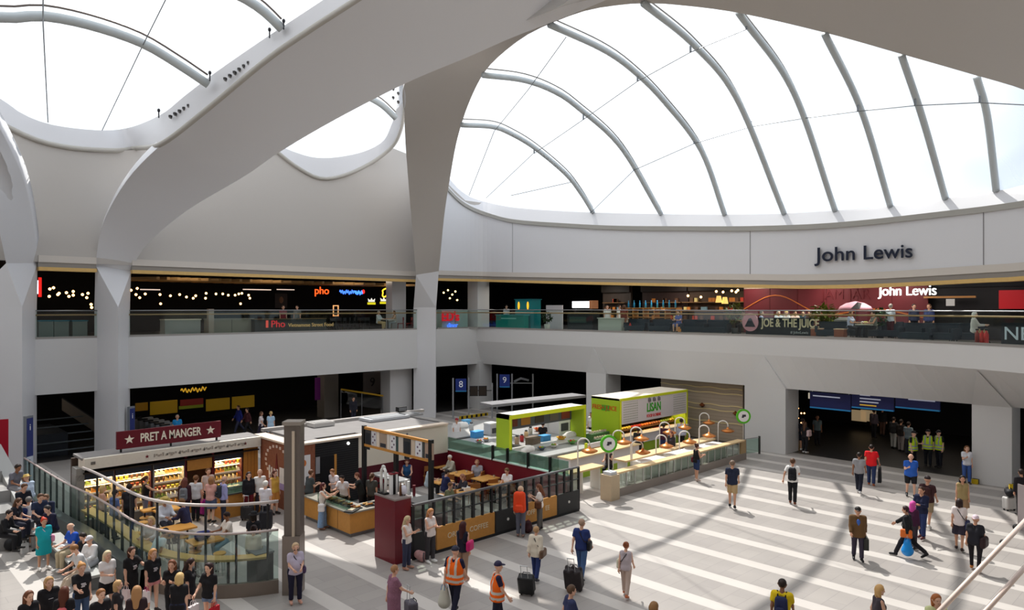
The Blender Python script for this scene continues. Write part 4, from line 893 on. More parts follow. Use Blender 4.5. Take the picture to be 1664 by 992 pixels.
for i, (a, w_, c, lab) in enumerate(((1002, 1.3, (62, 52, 46), 'brown slatted shopfront left of the timber shelf'), (1080, 1.9, (50, 34, 30), 'dark shopfront with shelves behind the timber shelf'), (1140, 1.6, (70, 50, 34), 'shopfront with warm goods left of the lamp shop'), (1190, 1.3, (64, 52, 36), 'lamp shop with yellow lights left of the red hoarding'))):
    p = rpt(a, 6.0); T = thing('shopfront', lab, 'shopfront', p); MB().span((0, -w_, 0), (.2, w_, 3.4)).build('shop_wall', M(c, .6, noise=.4, scale=3), T); MB().span((-.2, -w_, 2.7), (0, w_, 3.3)).build('fascia', M(tuple(int(v * .6) for v in c)), T)
    for k in range(3): MB().span((-.4, -w_ * .8, .7 + k * .6), (0, w_ * .8, .76 + k * .6)).build('shelf', M((110, 80, 50)), T)
    rnd = random.Random(i)
    for k in range(14):
        o_ = MB().box((0, 0, 0), (.14, .22, .26)).build('shop_item', M(random.choice([(196, 120, 50), (180, 60, 40), (120, 150, 160), (210, 190, 120), (90, 60, 40)])), None, loc=(float(p[0] - .25), float(p[1] - w_ * .75 + rnd.random() * w_ * 1.5), float(p[2] + .76 + .6 * (k % 3) + .13))); tag(o_, 'small packaged good in the ' + ' '.join(lab.split()[:9]), 'goods', 'goods of shop bay %s' % ('abcd'[i]))
for px, py in ((1164, 474), (1175, 475), (1189, 473), (1196, 475), (1199, 472), (1139, 483), (1118, 481)):
    o_ = b0.copy(); COL.objects.link(o_); o_.location = tuple(atd(px, py, 44)); tag(o_, 'small warm lamp hanging in the lamp shop on the right balcony', 'light', 'lamps of the shop left of the red hoarding')
for px, py, lab in ((1168, 487, 'left'), (1178, 489, 'right')):
    o_ = MB().lathe([(.2, 0), (.12, .4)], n=10).build('pendant_lampshade', M((240, 200, 110), .5, emit=.8), None, loc=tuple(atd(px, py + 5, 43))); tag(o_, 'pale yellow lampshade in the lamp shop, %s of two' % lab, 'lamp')
# red hoarding
pA, pB = rpt(1209, 5.5), rpt(1508, 5.5); rz_ = math.atan2(pB[1] - pA[1], pB[0] - pA[0]); L = float(np.linalg.norm(pB - pA))
T = thing('hoarding', 'long dark red painted hoarding behind the right balcony seating', 'hoarding', (pA + pB) / 2, rz_); MB().span((-L / 2, 0, 0), (L / 2, .1, 3.2)).build('red_panels', M((92, 28, 34), .6, noise=.2, scale=1), T); MB().span((-L / 2, -.02, 2.75), (L / 2, 0, 3.0)).build('top_band', M((150, 128, 110)), T)
for k in range(6): MB().span((-L / 2 + L * k / 6 - .01, -.02, .3), (-L / 2 + L * k / 6 + .01, 0, 2.75)).build('panel_joint', M((80, 22, 26)), T)
MB().grid([[(-L / 2 + L * i / 30, -.03, 1.2 + .9 * math.exp(-((i - 7) / 6) ** 2) + .25 * math.sin(i * .35)) for i in range(31)], [(-L / 2 + L * i / 30, -.03, 1.27 + .9 * math.exp(-((i - 7) / 6) ** 2) + .25 * math.sin(i * .35)) for i in range(31)]]).build('gold_line', M((180, 96, 40)), T)
text('faint_lettering', 'JAM JAR', .8, M((88, 18, 24)), T, (L * .1, -.03, 2.3), (PI / 2, 0, 0), .01)
T = thing('store_sign', 'white lettering over the red store entrance on the right balcony', 'sign', rpt(1474, 4.0) + UP * 2.42, rz_); text('lettering', 'John Lewis', .75, M((245, 245, 245), .4, emit=.9), T, (0, 0, 0), (PI / 2, 0, 0), .05, .86)
T = thing('store_entrance', 'dark store entrance right of the white lettering', 'shopfront', rpt(1600, 6.5), rz_); MB().span((-4, 0, 0), (4, .2, 3.4)).build('dark_front', M((26, 24, 28)), T); MB().span((-4, -.1, 2.6), (4, 0, 3.4)).build('fascia', M((18, 20, 26)), T); MB().span((.8, -.6, 1.5), (3.0, -.5, 2.4)).build('red_banner', M((170, 20, 30), .5, emit=.25), T); MB().span((-2.6, -.6, 2.05), (-.2, -.5, 2.15)).build('timber_bar', M((170, 120, 70)), T); MB().span((-1.5, -.7, 1.65), (-1.1, -.68, 2.0)).build('paper_notice', M((200, 200, 200)), T)
plant('leafy shrub in a pot left of the red hoarding on the right balcony', rpt(1194, .9), 1.75, .55, (96, 104, 36), (60, 60, 60)); plant('leafy shrub in a dark pot above the juice bar seating', rpt(1338, 1.3), 1.7, .75, (104, 110, 34), (60, 60, 60)); plant('small dark green shrub near the white store lettering', rpt(1430, 2.4), 1.5, .45, (30, 76, 36), (60, 60, 60))
# juice bar screen
jA, jB = rpt(1212, .25), rpt(1322, .25); jr = math.atan2(jB[1] - jA[1], jB[0] - jA[0]); jl = float(np.linalg.norm(jB - jA))
T = thing('bar_screen', 'black juice bar screen with pale lettering and a pink round emblem', 'sign', (jA + jB) / 2, jr); MB().span((-jl / 2, 0, .08), (jl / 2, .05, 1.02)).build('screen', M((30, 34, 40)), T)
text('lettering', 'JOE & THE JUICE', .62, M((226, 206, 170), .5), T, (.65, -.03, .72), (PI / 2, 0, 0), .015, .72, bold=.012); text('small_lettering', '# JohnLewis', .2, M((180, 180, 180)), T, (1.2, -.03, .25), (PI / 2, 0, 0), .01)
MB().tube([(-jl / 2 + .3, -.06, .75), (-jl / 2 + .3, -.01, .75)], .5, 24).build('pink_disc', M((214, 150, 160)), T); MB().prism([(-jl / 2 - .03, -.08, .5), (-jl / 2 + .63, -.08, .5), (-jl / 2 + .5, -.08, .72), (-jl / 2 + .36, -.08, .98), (-jl / 2 + .22, -.08, .96), (-jl / 2 + .12, -.08, .76)], (0, .02, 0)).build('dark_emblem', M((40, 40, 50)), T)
def sofa(label, px, off, c, w_=1.1, cat='armchair'):
    p = rpt(px, off); T = thing('lounge_chair', label, cat, p, 0.2); MB().span((-.35, -w_ / 2, .12), (.35, w_ / 2, .42)).build('seat', M(c), T); MB().span((.22, -w_ / 2, .4), (.38, w_ / 2, .85)).build('backrest', M(c), T)
    for s in (-1, 1): MB().span((-.35, s * w_ / 2 - .06, .3), (.35, s * w_ / 2 + .06, .62)).build('armrest', M(c), T)
    for x in (-.3, .3):
        for y in (-.4, .4): MB().tube([(x, y * w_, 0), (x, y * w_, .13)], .02, 5).build('leg', BLACK, T)
    return T
s0 = sofa('dark blue lounge chair behind the juice bar screen', 1352, .6, (38, 48, 58), 1.4)
for a, off, lab in ((1035, .5, 'dark lounge chair right of the pale box counter'), (1075, .6, 'dark lounge chair below the timber shelf'), (1128, .6, 'dark lounge chair left of the seated woman'), (1165, .6, 'dark lounge chair near the black umbrella base'), (1404, 1.9, 'dark lounge chair by the table with fruit'), (1440, 2.4, 'dark lounge chair behind the seated women'), (1490, .6, 'dark lounge chair left of the white rail'), (1528, 1.0, 'dark lounge chair under the dark shop front'), (1572, 2.0, 'dark lounge chair near the fire extinguishers')):
    dup(s0, rpt(a, off), random.uniform(-.4, .6), lab)
for a, lab in ((1328, 'left'), (1366, 'right')): 
    T = thing('side_table', 'brown leather cube table right of the juice bar screen, the %s one' % lab, 'table', rpt(a, .35)); MB().span((-.22, -.24, 0), (.22, .24, .46)).build('cube_body', M((150, 84, 62)), T); MB().span((-.24, -.26, .46), (.24, .26, .5)).build('tabletop', M((226, 190, 160)), T)
T = thing('umbrella', 'pink and black striped parasol on the right balcony', 'umbrella', rpt(1390, 3.0)); MB().tube([(0, 0, 0), (0, 0, 1.75)], .03, 6).build('pole', STEEL, T); MB().lathe([(.85, 1.45), (.75, 1.62), (.45, 1.8), (0.02, 1.9)], n=16).build('canopy', M((216, 160, 176)), T, smooth=True); MB().prism([(-.87, -.1, 1.5), (-.5, -.3, 1.86), (-.45, -.5, 1.8), (-.75, -.5, 1.5)], (-.02, 0, 0)).build('black_panel', BLACK, T)
ex = None
for a, c, lab in ((1588, (150, 50, 40), 'small red fire extinguisher, leftmost of three'), (1596, (196, 40, 30), 'red fire extinguisher in the middle of three'), (1603, (190, 36, 34), 'red fire extinguisher, rightmost of three'), (1024, (200, 60, 50), 'red fire extinguisher right of the pale box counter')):
    T = thing('fire_extinguisher', lab, 'extinguisher', rpt(a, .35)); MB().lathe([(.09, 0), (.09, .45), (.04, .54), (.03, .6)], n=10).build('cylinder_body', M(c, .35), T, smooth=True); MB().span((-.02, -.06, .6), (.02, .06, .66)).build('valve', BLACK, T)
nA = rpt(1652, .2); T = thing('shop_screen', 'black screen with white letters at the right edge of the balcony', 'sign', nA, jr - .12); MB().span((-.55, 0, .1), (.9, .05, .95)).build('screen', M((24, 28, 36)), T); text('lettering', 'NE', .75, M((220, 228, 240)), T, (.02, -.03, .5), (PI / 2, 0, 0), .015)
tb = cafe_table('table with fruit between two seated women on the right balcony', rpt(1408, .8), M((190, 180, 160)), .4)
for k, (dx, dy, c) in enumerate(((0, 0, (230, 220, 120)), (.12, .12, (240, 230, 150)), (-.1, .15, (236, 236, 220)), (.1, -.15, (226, 150, 60)))):
    o_ = MB().ball((0, 0, 0), .075, 8, 6).build('fruit', M(c), None, loc=tuple(rpt(1408, .8) + vec(dx, dy, .815)), smooth=True); tag(o_, 'fruit on the table between two seated women, ' + ('yellow in the middle', 'pale yellow', 'white', 'orange')[k], 'fruit')

# ---------------------------------------------------------------- left lower concourse
def board(label, px0, py0, px1, py1, Y, col, e=.12):
    o_, c, d = panel_at('concourse_billboard', label, 'billboard', px0, py0, px1, py1, 'y', Y, M(col, .5, emit=e), .08); return o_  # boards float free
board('dim yellow billboard, leftmost of four in the dark left concourse', 244, 652, 288, 673, YW + 5, (150, 116, 10)); board('red over green and yellow poster between the dim yellow billboards', 293, 649, 330, 659, YW + 5.2, (110, 28, 20)); board('yellow green lower half of the poster between the billboards', 291, 659, 330, 664, YW + 5.2, (110, 116, 24))
board('dim yellow billboard left of the pair in the dark left concourse', 335, 648, 373, 667, YW + 5, (156, 120, 12)); board('dim yellow billboard right of the pair in the dark left concourse', 377, 644, 413, 663, YW + 5, (156, 120, 14)); board('purple lit poster beside the pale pier of the left concourse', 512, 614, 526, 650, YW + 4.6, (84, 24, 84)); board('mustard strip at the left end of the dark left concourse', 220, 655, 240, 668, YW + 5.4, (130, 92, 14))
squiggle('dim gold lettering over the dark left concourse', 315, 634, YW + 5.5, 1.6, (120, 90, 20))
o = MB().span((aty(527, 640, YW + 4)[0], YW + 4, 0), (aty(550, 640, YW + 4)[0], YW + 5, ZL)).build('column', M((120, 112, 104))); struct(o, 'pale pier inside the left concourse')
o_, c, d = panel_at('hanging_number_sign', 'pale panel with a dark numeral in the left concourse', 'sign', 590, 605, 628, 640, 'y', YW + 3.2, M((92, 84, 82)), .08); tt = text('numeral', '9', .9, M((24, 22, 24)), o_, (-.25, -.06, .05), (PI / 2, 0, 0), .02)
T = thing('ramp_rail', 'yellow handrail sloping along the ramp in the left concourse', 'handrail', (0, 0, 0)); a, b = aty(554, 633, YW + 3), aty(655, 649, YW + 1.2); MB().tube([a, b], .06, 6).build('rail', M((176, 136, 30), .5, emit=.06), T)
MB().add([a - UP * .1, b - UP * .1, b - UP * 1.0, a - UP * 1.0], [(0, 1, 2, 3)]).build('glass_panel', glass_mat((120, 130, 126), .06), T)
for t in (0, .33, .66, 1): p = a + (b - a) * t; MB().tube([p * [1, 1, 0], p], .035, 5).build('post', GREY, T)
# ticket gates glimpsed behind the sign
tg = None
for k in range(6):
    p = atz(232 + k * 9, 706 + k * 2.5); 
    if tg is None:
        tg = thing('ticket_gate', 'grey ticket gate in the row left of the teal shirted person', 'gate', p, .2, 'ticket gates in the left concourse'); MB().span((-.6, -.12, 0), (.6, .12, 1.0)).build('gate_cabinet', M((150, 152, 156)), tg); MB().span((-.6, -.13, 1.0), (-.1, .13, 1.08)).build('reader', BLACK, tg); MB().span((-.05, .12, .4), (.05, .42, .95)).build('paddle', glass_mat((150, 160, 200), .1), tg)
    else: dup(tg, p)
# escalator in the first bay
T = thing('escalator', 'dark escalator rising behind the opening beside the second column', 'escalator', (0, 0, 0)); a, b = aty(102, 662, YW + 4), aty(158, 694, YW + 2)
MB().add([a + UP * .45, b + UP * .3, b - UP * .35, a - UP * .2, a + UP * .45 + vec(0, .2, 0), b + UP * .3 + vec(0, .2, 0), b - UP * .35 + vec(0, .2, 0), a - UP * .2 + vec(0, .2, 0)], [(0, 1, 2, 3), (7, 6, 5, 4), (0, 4, 5, 1), (2, 6, 7, 3)]).build('balustrade_panel', M((96, 86, 76), .6), T)
MB().tube([a + UP * .5, b + UP * .35], .05, 6).build('handrail', BLACK, T); MB().span((a[0] - 2, YW + 2.0, 0), (a[0] - .2, YW + 6, 1.2)).build('lower_landing', M((36, 40, 46)), T)
for k in range(5): z = .35 + k * .38; MB().span((a[0] - 2.2, YW + 1.6 + k * .3, z - .03), (b[0] - .2, YW + 1.66 + k * .3, z + .03)).build('step_nosing', M((96, 104, 108)), T)

# ---------------------------------------------------------------- right lower openings
slat = M((176, 160, 142), 0.6)
x0 = XW + 1.0; yA, yB = atx(1074, 650, x0)[1], atx(1207, 650, x0)[1]
T = thing('slatted_screen', 'beige slatted screen with pale gold lines in the right wall opening', 'screen', (x0, (yA + yB) / 2, 0)); Ls = yA - yB
MB().span((0, -Ls / 2, 0), (.12, Ls / 2, 3.4)).build('screen_board', slat, T)
for k in range(16): MB().span((-.01, -Ls / 2, .15 + k * .21), (0, Ls / 2, .165 + k * .21)).build('groove', M((150, 134, 118)), T)
for z in (1.05, 1.75, 2.05, 2.75, 3.05): MB().grid([[(-.03, -Ls / 2 + Ls * i / 16, z + .03 * math.sin(i * 1.3)) for i in range(17)], [(-.03, -Ls / 2 + Ls * i / 16, z + .06 + .03 * math.sin(i * 1.3)) for i in range(17)]]).build('gold_line', M((230, 212, 160)), T)
wl = None
for y, z in ((-.2, 2.0), (-Ls / 2 + .4, 1.72)):
    c = (x0 - .1, (yA + yB) / 2 + y, z); T2 = thing('wall_lamp', 'small copper double lamp on the slatted screen, ' + ('in the middle' if y > -1 else 'near the dark doorway'), 'lamp', c); MB().lathe([(.01, .14), (.16, .02), (.16, -.02), (.01, -.14)], n=12).build('shade', M((120, 64, 30), .4), T2)
    MB().span((0, -.03, -.03), (.12, .03, .03)).build('bracket', BLACK, T2)
# departure posts
def post_sign(label, px, py0, py1, base, num, screens=0):
    p = atz(px, base); d = depth(p); z = lambda y: H - (y - CY) / F * d; hd = angle_to(p) + PI / 2
    T = thing('platform_sign', label, 'sign', p, hd); s = d / F
    for dx in (-.55, .55): MB().tube([(dx * 1.0, 0, 0), (dx * 1.0, 0, z(py0) + .05)], .06, 6).build('post', M((150, 152, 156), .4, .3), T)
    MB().span((-.38, -.05, z(py1)), (.38, .05, z(py0))).build('blue_panel', M((26, 44, 112), .5, emit=.06), T); MB().span((-.38, -.06, z(py1)), (.38, .06, z(py1) + .08)).build('cyan_edge', M((40, 120, 170)), T)
    text('numeral', num, .62, M((240, 240, 245)), T, (0, -.07, (z(py0) + z(py1)) / 2 + .06), (PI / 2, 0, 0), .01)
    if screens:
        MB().span((.55, -.05, 1.95), (2.2, .08, 2.0)).build('arm', BLACK, T)
        for k in range(2): MB().span((.62 + k * .62, -.1, 1.6), (1.2 + k * .62, .1, 2.3)).build('screen_case', M((28, 26, 30)), T); MB().span((.66 + k * .62, -.11, 1.66), (1.16 + k * .62, -.1, 2.24)).build('display', M((40, 32, 26), .3, emit=.1), T)
        MB().tube([(2.2, 0, 0), (2.2, 0, 2.5)], .06, 6).build('post', M((150, 152, 156), .4, .3), T)
    return T
post_sign('blue platform sign numbered eight with two black screens', 749, 616, 637, 681, '8', 1); post_sign('blue platform sign numbered nine behind the green kiosk', 820, 609, 630, 672, '9')
T = thing('gantry', 'pale gantry frame with hanging pipes right of the sign numbered nine', 'gantry', atz(866, 671), angle_to(atz(866, 671)) + PI / 2); MB().tube([(0, 0, 0), (0, 0, 2.9)], .07, 6).build('post', STEEL, T); MB().tube([(-1.7, 0, 2.2), (0, 0, 2.2)], .05, 6).build('crossbar', STEEL, T); MB().tube([(-1.4, 0, 2.3), (-.9, 0, 2.55), (-.3, 0, 2.4)], .09, 6).build('pipe', M((120, 122, 126)), T)
T = thing('barrier', 'yellow and black hazard barrier round the corner pier', 'barrier', atz(770, 681)); MB().span((-1.3, -.05, .1), (1.3, .05, .3)).build('yellow_board', M((190, 160, 20)), T)
for k in range(6): MB().span((-1.2 + k * .44, -.06, .1), (-1.02 + k * .44, -.05, .3)).build('black_stripe', BLACK, T)
# wayfinding sign above the platform entrance
xs_ = XW + .9
for i, (a, b, lab) in enumerate(((1316, 1382, 'left'), (1384, 1452, 'middle'), (1455, 1527, 'right'))):
    p, q = atx(a, 650, xs_), atx(b, 650, xs_); zt, zb = atx(a, 637, xs_)[2], atx(a, 663, xs_)[2]
    T = thing('wayfinding_sign', 'blue hanging direction sign over the platform entrance, %s panel' % lab, 'sign', ((p[0] + q[0]) / 2, (p[1] + q[1]) / 2, zb)); Lw, hz = abs(p[1] - q[1]), zt - zb
    MB().span((0, -Lw / 2, 0), (.12, Lw / 2, hz)).build('blue_panel', M((30, 36, 88), .5, emit=.05), T); MB().span((-.01, -Lw / 2, 0), (.13, Lw / 2, .07)).build('cyan_edge', M((40, 130, 190), .5, emit=.1), T)
    for k, (y0, y1, z, c) in enumerate(((.42, -.25, .78, (210, 215, 235)),) if i == 0 else ((.3, .05, .85, (200, 205, 225)), (.3, -.2, .64, (200, 205, 225)), (.3, -.15, .44, (200, 205, 225)), (.3, -.1, .24, (226, 180, 60))) if i == 1 else ((.46, -.4, .82, (200, 190, 215)), (.2, -.4, .6, (200, 205, 225)))):
        MB().span((-.015, y1 * Lw, z * hz - .03), (0, y0 * Lw, z * hz + .03)).build('line_of_lettering', M(c, .5, emit=.2), T)
    for y in (-.45, .45): MB().tube([(.06, y * Lw, hz), (.06, y * Lw, ZL - zb + .1)], .03, 5).build('hanger', STEEL, T)
for px, lab in ((1316, 'left of the blue direction signs'), (1574, 'right of the blue direction signs')):
    p = atx(px, 648, XW + 1.2); T = thing('ceiling_spotlight', 'small cylindrical ceiling light ' + lab, 'light', p); MB().tube([(0, 0, 0), (0, 0, .3)], .09, 8).build('can', M((210, 200, 180), .5, emit=.4), T); MB().tube([(0, 0, .3), (0, 0, ZL + .1 - p[2])], .015, 4).build('rod', GREY, T)
for px, py, lab in ((1396, 676, 'left'), (1411, 676, 'right')):
    o_ = box_thing('lit_window', 'dim lit shop window deep in the platform entrance, the %s one' % lab, 'window', atx(px, py, XW + 11), (.1, .9, .7), M((150, 130, 100), .5, emit=.5))
for k in range(7):
    p = atx(1292 + 5 * (k % 4), 664 + 8 * (k // 2), XW + 6); o_ = b0.copy(); COL.objects.link(o_); o_.scale = (.6,) * 3; o_.location = tuple(p); tag(o_, 'tiny pale light deep in the left of the platform entrance', 'light', 'pale lights deep in the platform entrance')
T = thing('bollard_rail', 'short glass rail with a dark post at the foot of the square column', 'rail', (0, 0, 0)); a, b = atz(1212, 741), atz(1234, 738); MB().tube([b, b + UP * .95], .06, 8).build('post', M((60, 58, 56)), T); MB().tube([a + UP * .1, a + UP * .9], .03, 6).build('end_post', STEEL, T); MB().add([a + UP * .1, b + UP * .1, b + UP * .85, a + UP * .85], [(0, 1, 2, 3)]).build('glass_panel', GLG, T)
MB().tube([a + UP * .88, b + UP * .88], .02, 5).build('rail', STEEL, T)
for a_, b_, lab in ((1580, 1591, 'left'), (1641, 1652, 'right')):
    p = atz((a_ + b_) / 2, 786 + (8 if lab == 'right' else 0)); o_ = MB().span((-.2, -.12, 0), (.2, .12, .2)).build('hazard_block', M((200, 170, 20)), None, loc=tuple(p)); q = MB().span((-.08, -.13, .0), (.08, .13, .21)).build('black_stripe', BLACK, o_); tag(o_, 'small yellow and black block at the %s foot of the right square column' % lab, 'block')

# lamps of the galleries
for i, (px, off, e) in enumerate(((840, 3.5, 60), (960, 3.5, 90), (1080, 3.5, 110), (1200, 3.5, 120), (1320, 3.0, 140), (1430, 3.0, 140), (1560, 3.0, 70))):
    l = bpy.data.lights.new('gallery_lamp', 'AREA'); l.shape = 'RECTANGLE'; l.size = 3; l.size_y = 1.2; l.energy = e; l.color = (1, .93, .84)
    lo_ = bpy.data.objects.new('gallery_lamp', l); COL.objects.link(lo_); lo_.location = tuple(rpt(px, off) + UP * 3.3)
for i, (px, e) in enumerate(((110, 14), (300, 26), (430, 26), (560, 30), (640, 40))):
    l = bpy.data.lights.new('gallery_lamp', 'AREA'); l.size = 2; l.energy = e; l.color = (1, .85, .66)
    lo_ = bpy.data.objects.new('gallery_lamp', l); COL.objects.link(lo_); lo_.location = (float(aty(px, 500, YW + 2.5)[0]), YW + 2.5, ZT - .3)
for i, (x, y, e) in enumerate(((16, YW + 5, 14), (24, YW + 5, 14), (31, YW + 4, 16), (8, YW + 4, 14), (XW + 5, 14, 26), (XW + 4, 11, 26), (XW + 2.2, 24, 20))):
    l = bpy.data.lights.new('concourse_lamp', 'AREA'); l.size = 2; l.energy = e; l.color = (1, .88, .72)
    lo_ = bpy.data.objects.new('concourse_lamp', l); COL.objects.link(lo_); lo_.location = (x, y, ZL - .05)

T = thing('planter_table', 'white low table beside the leafy shrub above the juice bar seating', 'table', rpt(1364, 2.4)); MB().span((-.3, -.6, .9), (.3, .6, 1.05)).build('tabletop', WHITE, T); MB().span((-.2, -.45, 0), (.2, .45, .9)).build('pedestal', WHITE, T)
# ---------------------------------------------------------------- sandwich kiosk (left)
YK, YB, XL = 28.2, 28.9, 6.75
X_ = lambda px, Y=YK: float(aty(px, 700, Y)[0])
K1 = thing('food_kiosk', 'sandwich kiosk with a long pale wooden fascia over open chilled shelves', 'kiosk', (0, 0, 0))
MB().span((XL, YK - .15, 2.22), (13.05, YK + .1, 2.6)).build('fascia', M((228, 220, 206), .6, noise=.06, scale=12), K1)
MB().add([(XL, YK - .15, 2.22), (XL, YK - .15, 2.6), (XL - .05, YK + .5, 2.6), (XL - .05, YK + .5, 2.22), (XL, YK + .5, 2.22), (XL, YK + .5, 2.6)], [(0, 1, 2, 3), (4, 5, 1, 0), (3, 2, 5, 4)]).build('fascia_return', M((226, 214, 200), .6), K1)
MB().span((XL - .05, YK + .05, 2.53), (13.1, YB + .5, 2.61)).build('roof_deck', ROOFG, K1)
MB().span((XL - .2, YB, 0), (13.05, YB + .15, 2.53)).build('back_wall', M((70, 52, 40)), K1)
MB().span((XL - .2, YK + .1, 0), (XL + .05, YB, 2.25)).build('end_wall', M((150, 148, 144)), K1)
MB().span((XL, YK, 2.04), (13.05, YB, 2.09)).build('canopy_soffit', M((60, 50, 44)), K1)
m = MB()
for i in range(46):
    x = 9.0 + i * .075 + (.05 if i % 6 == 5 else 0)
    m.box((x, YK - .155, 2.41 + .02 * math.sin(i * 2.1)), (.045 + .02 * (i % 3), .01, .07 + .05 * (i % 4 == 0)))
m.build('lettering', M((168, 158, 146)), K1)
for x in (8.75, 12.4): MB().prism([(x + (.075 if k % 2 == 0 else .03) * math.sin(k * PI / 5), YK - .16, 2.41 + (.075 if k % 2 == 0 else .03) * math.cos(k * PI / 5)) for k in range(10)], (0, .02, 0)).build('red_star', M((120, 20, 36)), K1)
MB().box((7.0, YK - .16, 2.43), (.14, .01, .1)).build('small_mark', M((110, 104, 98)), K1)
# maroon sign on the roof
a, b = aty(189, 728, YK + .25), aty(358, 711, YK + .25); zb_ = a[2]; Ls = b[0] - a[0]
T = thing('shop_sign', 'long maroon sign with cream lettering and two stars on the kiosk roof', 'sign', ((a[0] + b[0]) / 2, YK + .25, 2.61)); hs_ = .63
MB().span((-Ls / 2, -.06, .12), (Ls / 2, .06, .12 + hs_)).build('sign_board', MAROON, T)
CRM = M((240, 232, 214), .5)
text('lettering', 'PRET A MANGER', .44, CRM, T, (0, -.07, .12 + hs_ / 2), (PI / 2, 0, 0), .012, .66, bold=.008)
for s in (-1, 1): MB().prism([(s * Ls * .39 + (.17 if k % 2 == 0 else .068) * math.sin(k * PI / 5), -.085, .12 + hs_ / 2 + (.17 if k % 2 == 0 else .068) * math.cos(k * PI / 5)) for k in range(10)], (0, .03, 0)).build('star', CRM, T)
for x in (-.46, 0, .46): MB().span((Ls * x - .03, -.03, 0), (Ls * x + .03, .03, .13)).build('foot', BLACK, T)
# chilled shelf units with packs
PACKM = [M(c, .5) for c in ((206, 176, 110), (226, 210, 180), (190, 130, 60), (120, 140, 70), (230, 226, 220), (160, 70, 50), (214, 190, 60), (110, 70, 50))]
pk0 = {}
def pack(kind, p, label, group):
    k = (kind,)
    if k not in pk0:
        if kind < 5: o_ = MB().prism([(-.07, 0, 0), (.07, 0, 0), (.07, .0, .06), (-.07, 0, .16)], (0, .1, 0)).build('sandwich_pack', PACKM[kind])
        elif kind < 7: o_ = MB().lathe([(.05, 0), (.055, .1), (.06, .11), (.06, .125)], n=8).build('salad_pot', PACKM[kind], smooth=False)
        else: o_ = MB().lathe([(.035, 0), (.035, .13), (.015, .17), (.015, .2)], n=8).build('drink_bottle', PACKM[kind])
        pk0[k] = o_
    else: o_ = pk0[k].copy(); COL.objects.link(o_)
    o_.location = tuple(float(v) for v in p); tag(o_, label, 'food pack', group); return o_
LITW = M((255, 226, 170), .5, emit=9.0)
def fridge(label, pa, pb, bay, glow=True):
    xa, xb = X_(pa), X_(pb); w_ = xb - xa
    T = thing('chilled_display', label, 'display fridge', ((xa + xb) / 2, YB - .3, 0)); h_ = 2.02
    MB().span((-w_ / 2, .2, 0), (w_ / 2, .27, h_)).build('back_panel', M((58, 48, 40)), T)
    for s in (-1, 1): MB().span((s * w_ / 2 - .025, -.27, 0), (s * w_ / 2 + .025, .27, h_)).build('side_panel', M((150, 146, 142) if bay % 2 else (86, 40, 40)), T)
    MB().span((-w_ / 2, -.3, 0), (w_ / 2, .2, .42)).build('base', M((120, 112, 104)), T); MB().span((-w_ / 2, -.3, h_ - .2), (w_ / 2, .27, h_)).build('top_panel', M((50, 56, 70)), T)
    MB().span((-w_ / 2 + .05, -.2, h_ - .24), (w_ / 2 - .05, .1, h_ - .2)).build('glow_strip', LITW, T)
    for k in range(5):
        z = .46 + k * .28; MB().span((-w_ / 2, -.28 + k * .05, z - .03), (w_ / 2, .2, z)).build('shelf', M((200, 186, 160)), T); MB().span((-w_ / 2, -.3 + k * .05, z - .045), (w_ / 2, -.28 + k * .05, z + .02)).build('price_strip', M((236, 230, 216)), T); MB().span((-w_ / 2 + .05, -.1, z - .045), (w_ / 2 - .05, .0, z - .031)).build('glow_strip', LITW, T)
        n = int(w_ / .155)
        for i in range(n):
            kd = (bay * 3 + k * 2 + (i // 3)) % 8
            pack(kd, ((xa + xb) / 2 - w_ / 2 + .09 + i * (w_ - .16) / max(n - 1, 1), YB - .53 + k * .05, z + .002), 'small food pack on the %s shelf, %s display' % (('bottom', 'second', 'middle', 'fourth', 'top')[k], ('', 'leftmost', 'second', 'third', 'rightmost')[bay]), 'packs on the %s shelf, bay %d' % (('bottom', 'second', 'middle', 'fourth', 'top')[k], bay))
fridge('chilled shelves at the left end of the sandwich kiosk', 126, 186, 1); fridge('chilled shelves second from the left in the sandwich kiosk', 189, 248, 2); fridge('chilled shelves left of the maroon niche in the sandwich kiosk', 252, 302, 3); fridge('chilled shelves right of the maroon niche in the sandwich kiosk', 350, 396, 4)
xa, xb = X_(304), X_(348)
T = thing('service_niche', 'maroon framed service niche with a wooden panel in the sandwich kiosk', 'counter', ((xa + xb) / 2, YB - .3, 0)); w_ = xb - xa
MB().span((-w_ / 2, .1, 0), (w_ / 2, .27, 2.0)).build('back_panel', M((96, 66, 44)), T); MB().span((-w_ / 2, -.3, 1.6), (w_ / 2, .1, 2.0)).build('wooden_panel', OAK, T); MB().span((-w_ / 2, -.32, 0), (w_ / 2, .1, .95)).build('counter_front', OAK, T); MB().span((-w_ / 2, -.34, .95), (w_ / 2, .12, 1.0)).build('countertop', M((60, 54, 50)), T)
for s in (-1, 1): MB().span((s * w_ / 2 - .04, -.3, 0), (s * w_ / 2 + .04, .27, 2.22)).build('post', MAROON, T)
xa, xb = X_(398), X_(421); T = thing('wall_panel', 'plain wooden panel between the chilled shelves and the mural', 'panel', ((xa + xb) / 2, YK + .1, 0)); MB().span((-(xb - xa) / 2, 0, 0), ((xb - xa) / 2, .08, 2.15)).build('board', OAK, T)
for k in (-1, 0, 1): MB().span((k * .14 - .005, -.01, .1), (k * .14 + .005, 0, 2.09)).build('groove', M((140, 92, 44)), T)
# service counter inside with till items
T = thing('service_counter', 'wooden service counter with a glass top case beside the queue', 'counter', (*atz(392, 834)[:2], 0)); MB().span((-.9, -.35, 0), (.9, .35, .85)).build('counter_front', OAK, T); MB().span((-.95, -.4, .85), (.95, .4, .9)).build('countertop', M((70, 68, 66)), T); MB().span((-.8, -.3, .9), (.8, .3, 1.12)).build('glass_case', GLG, T)

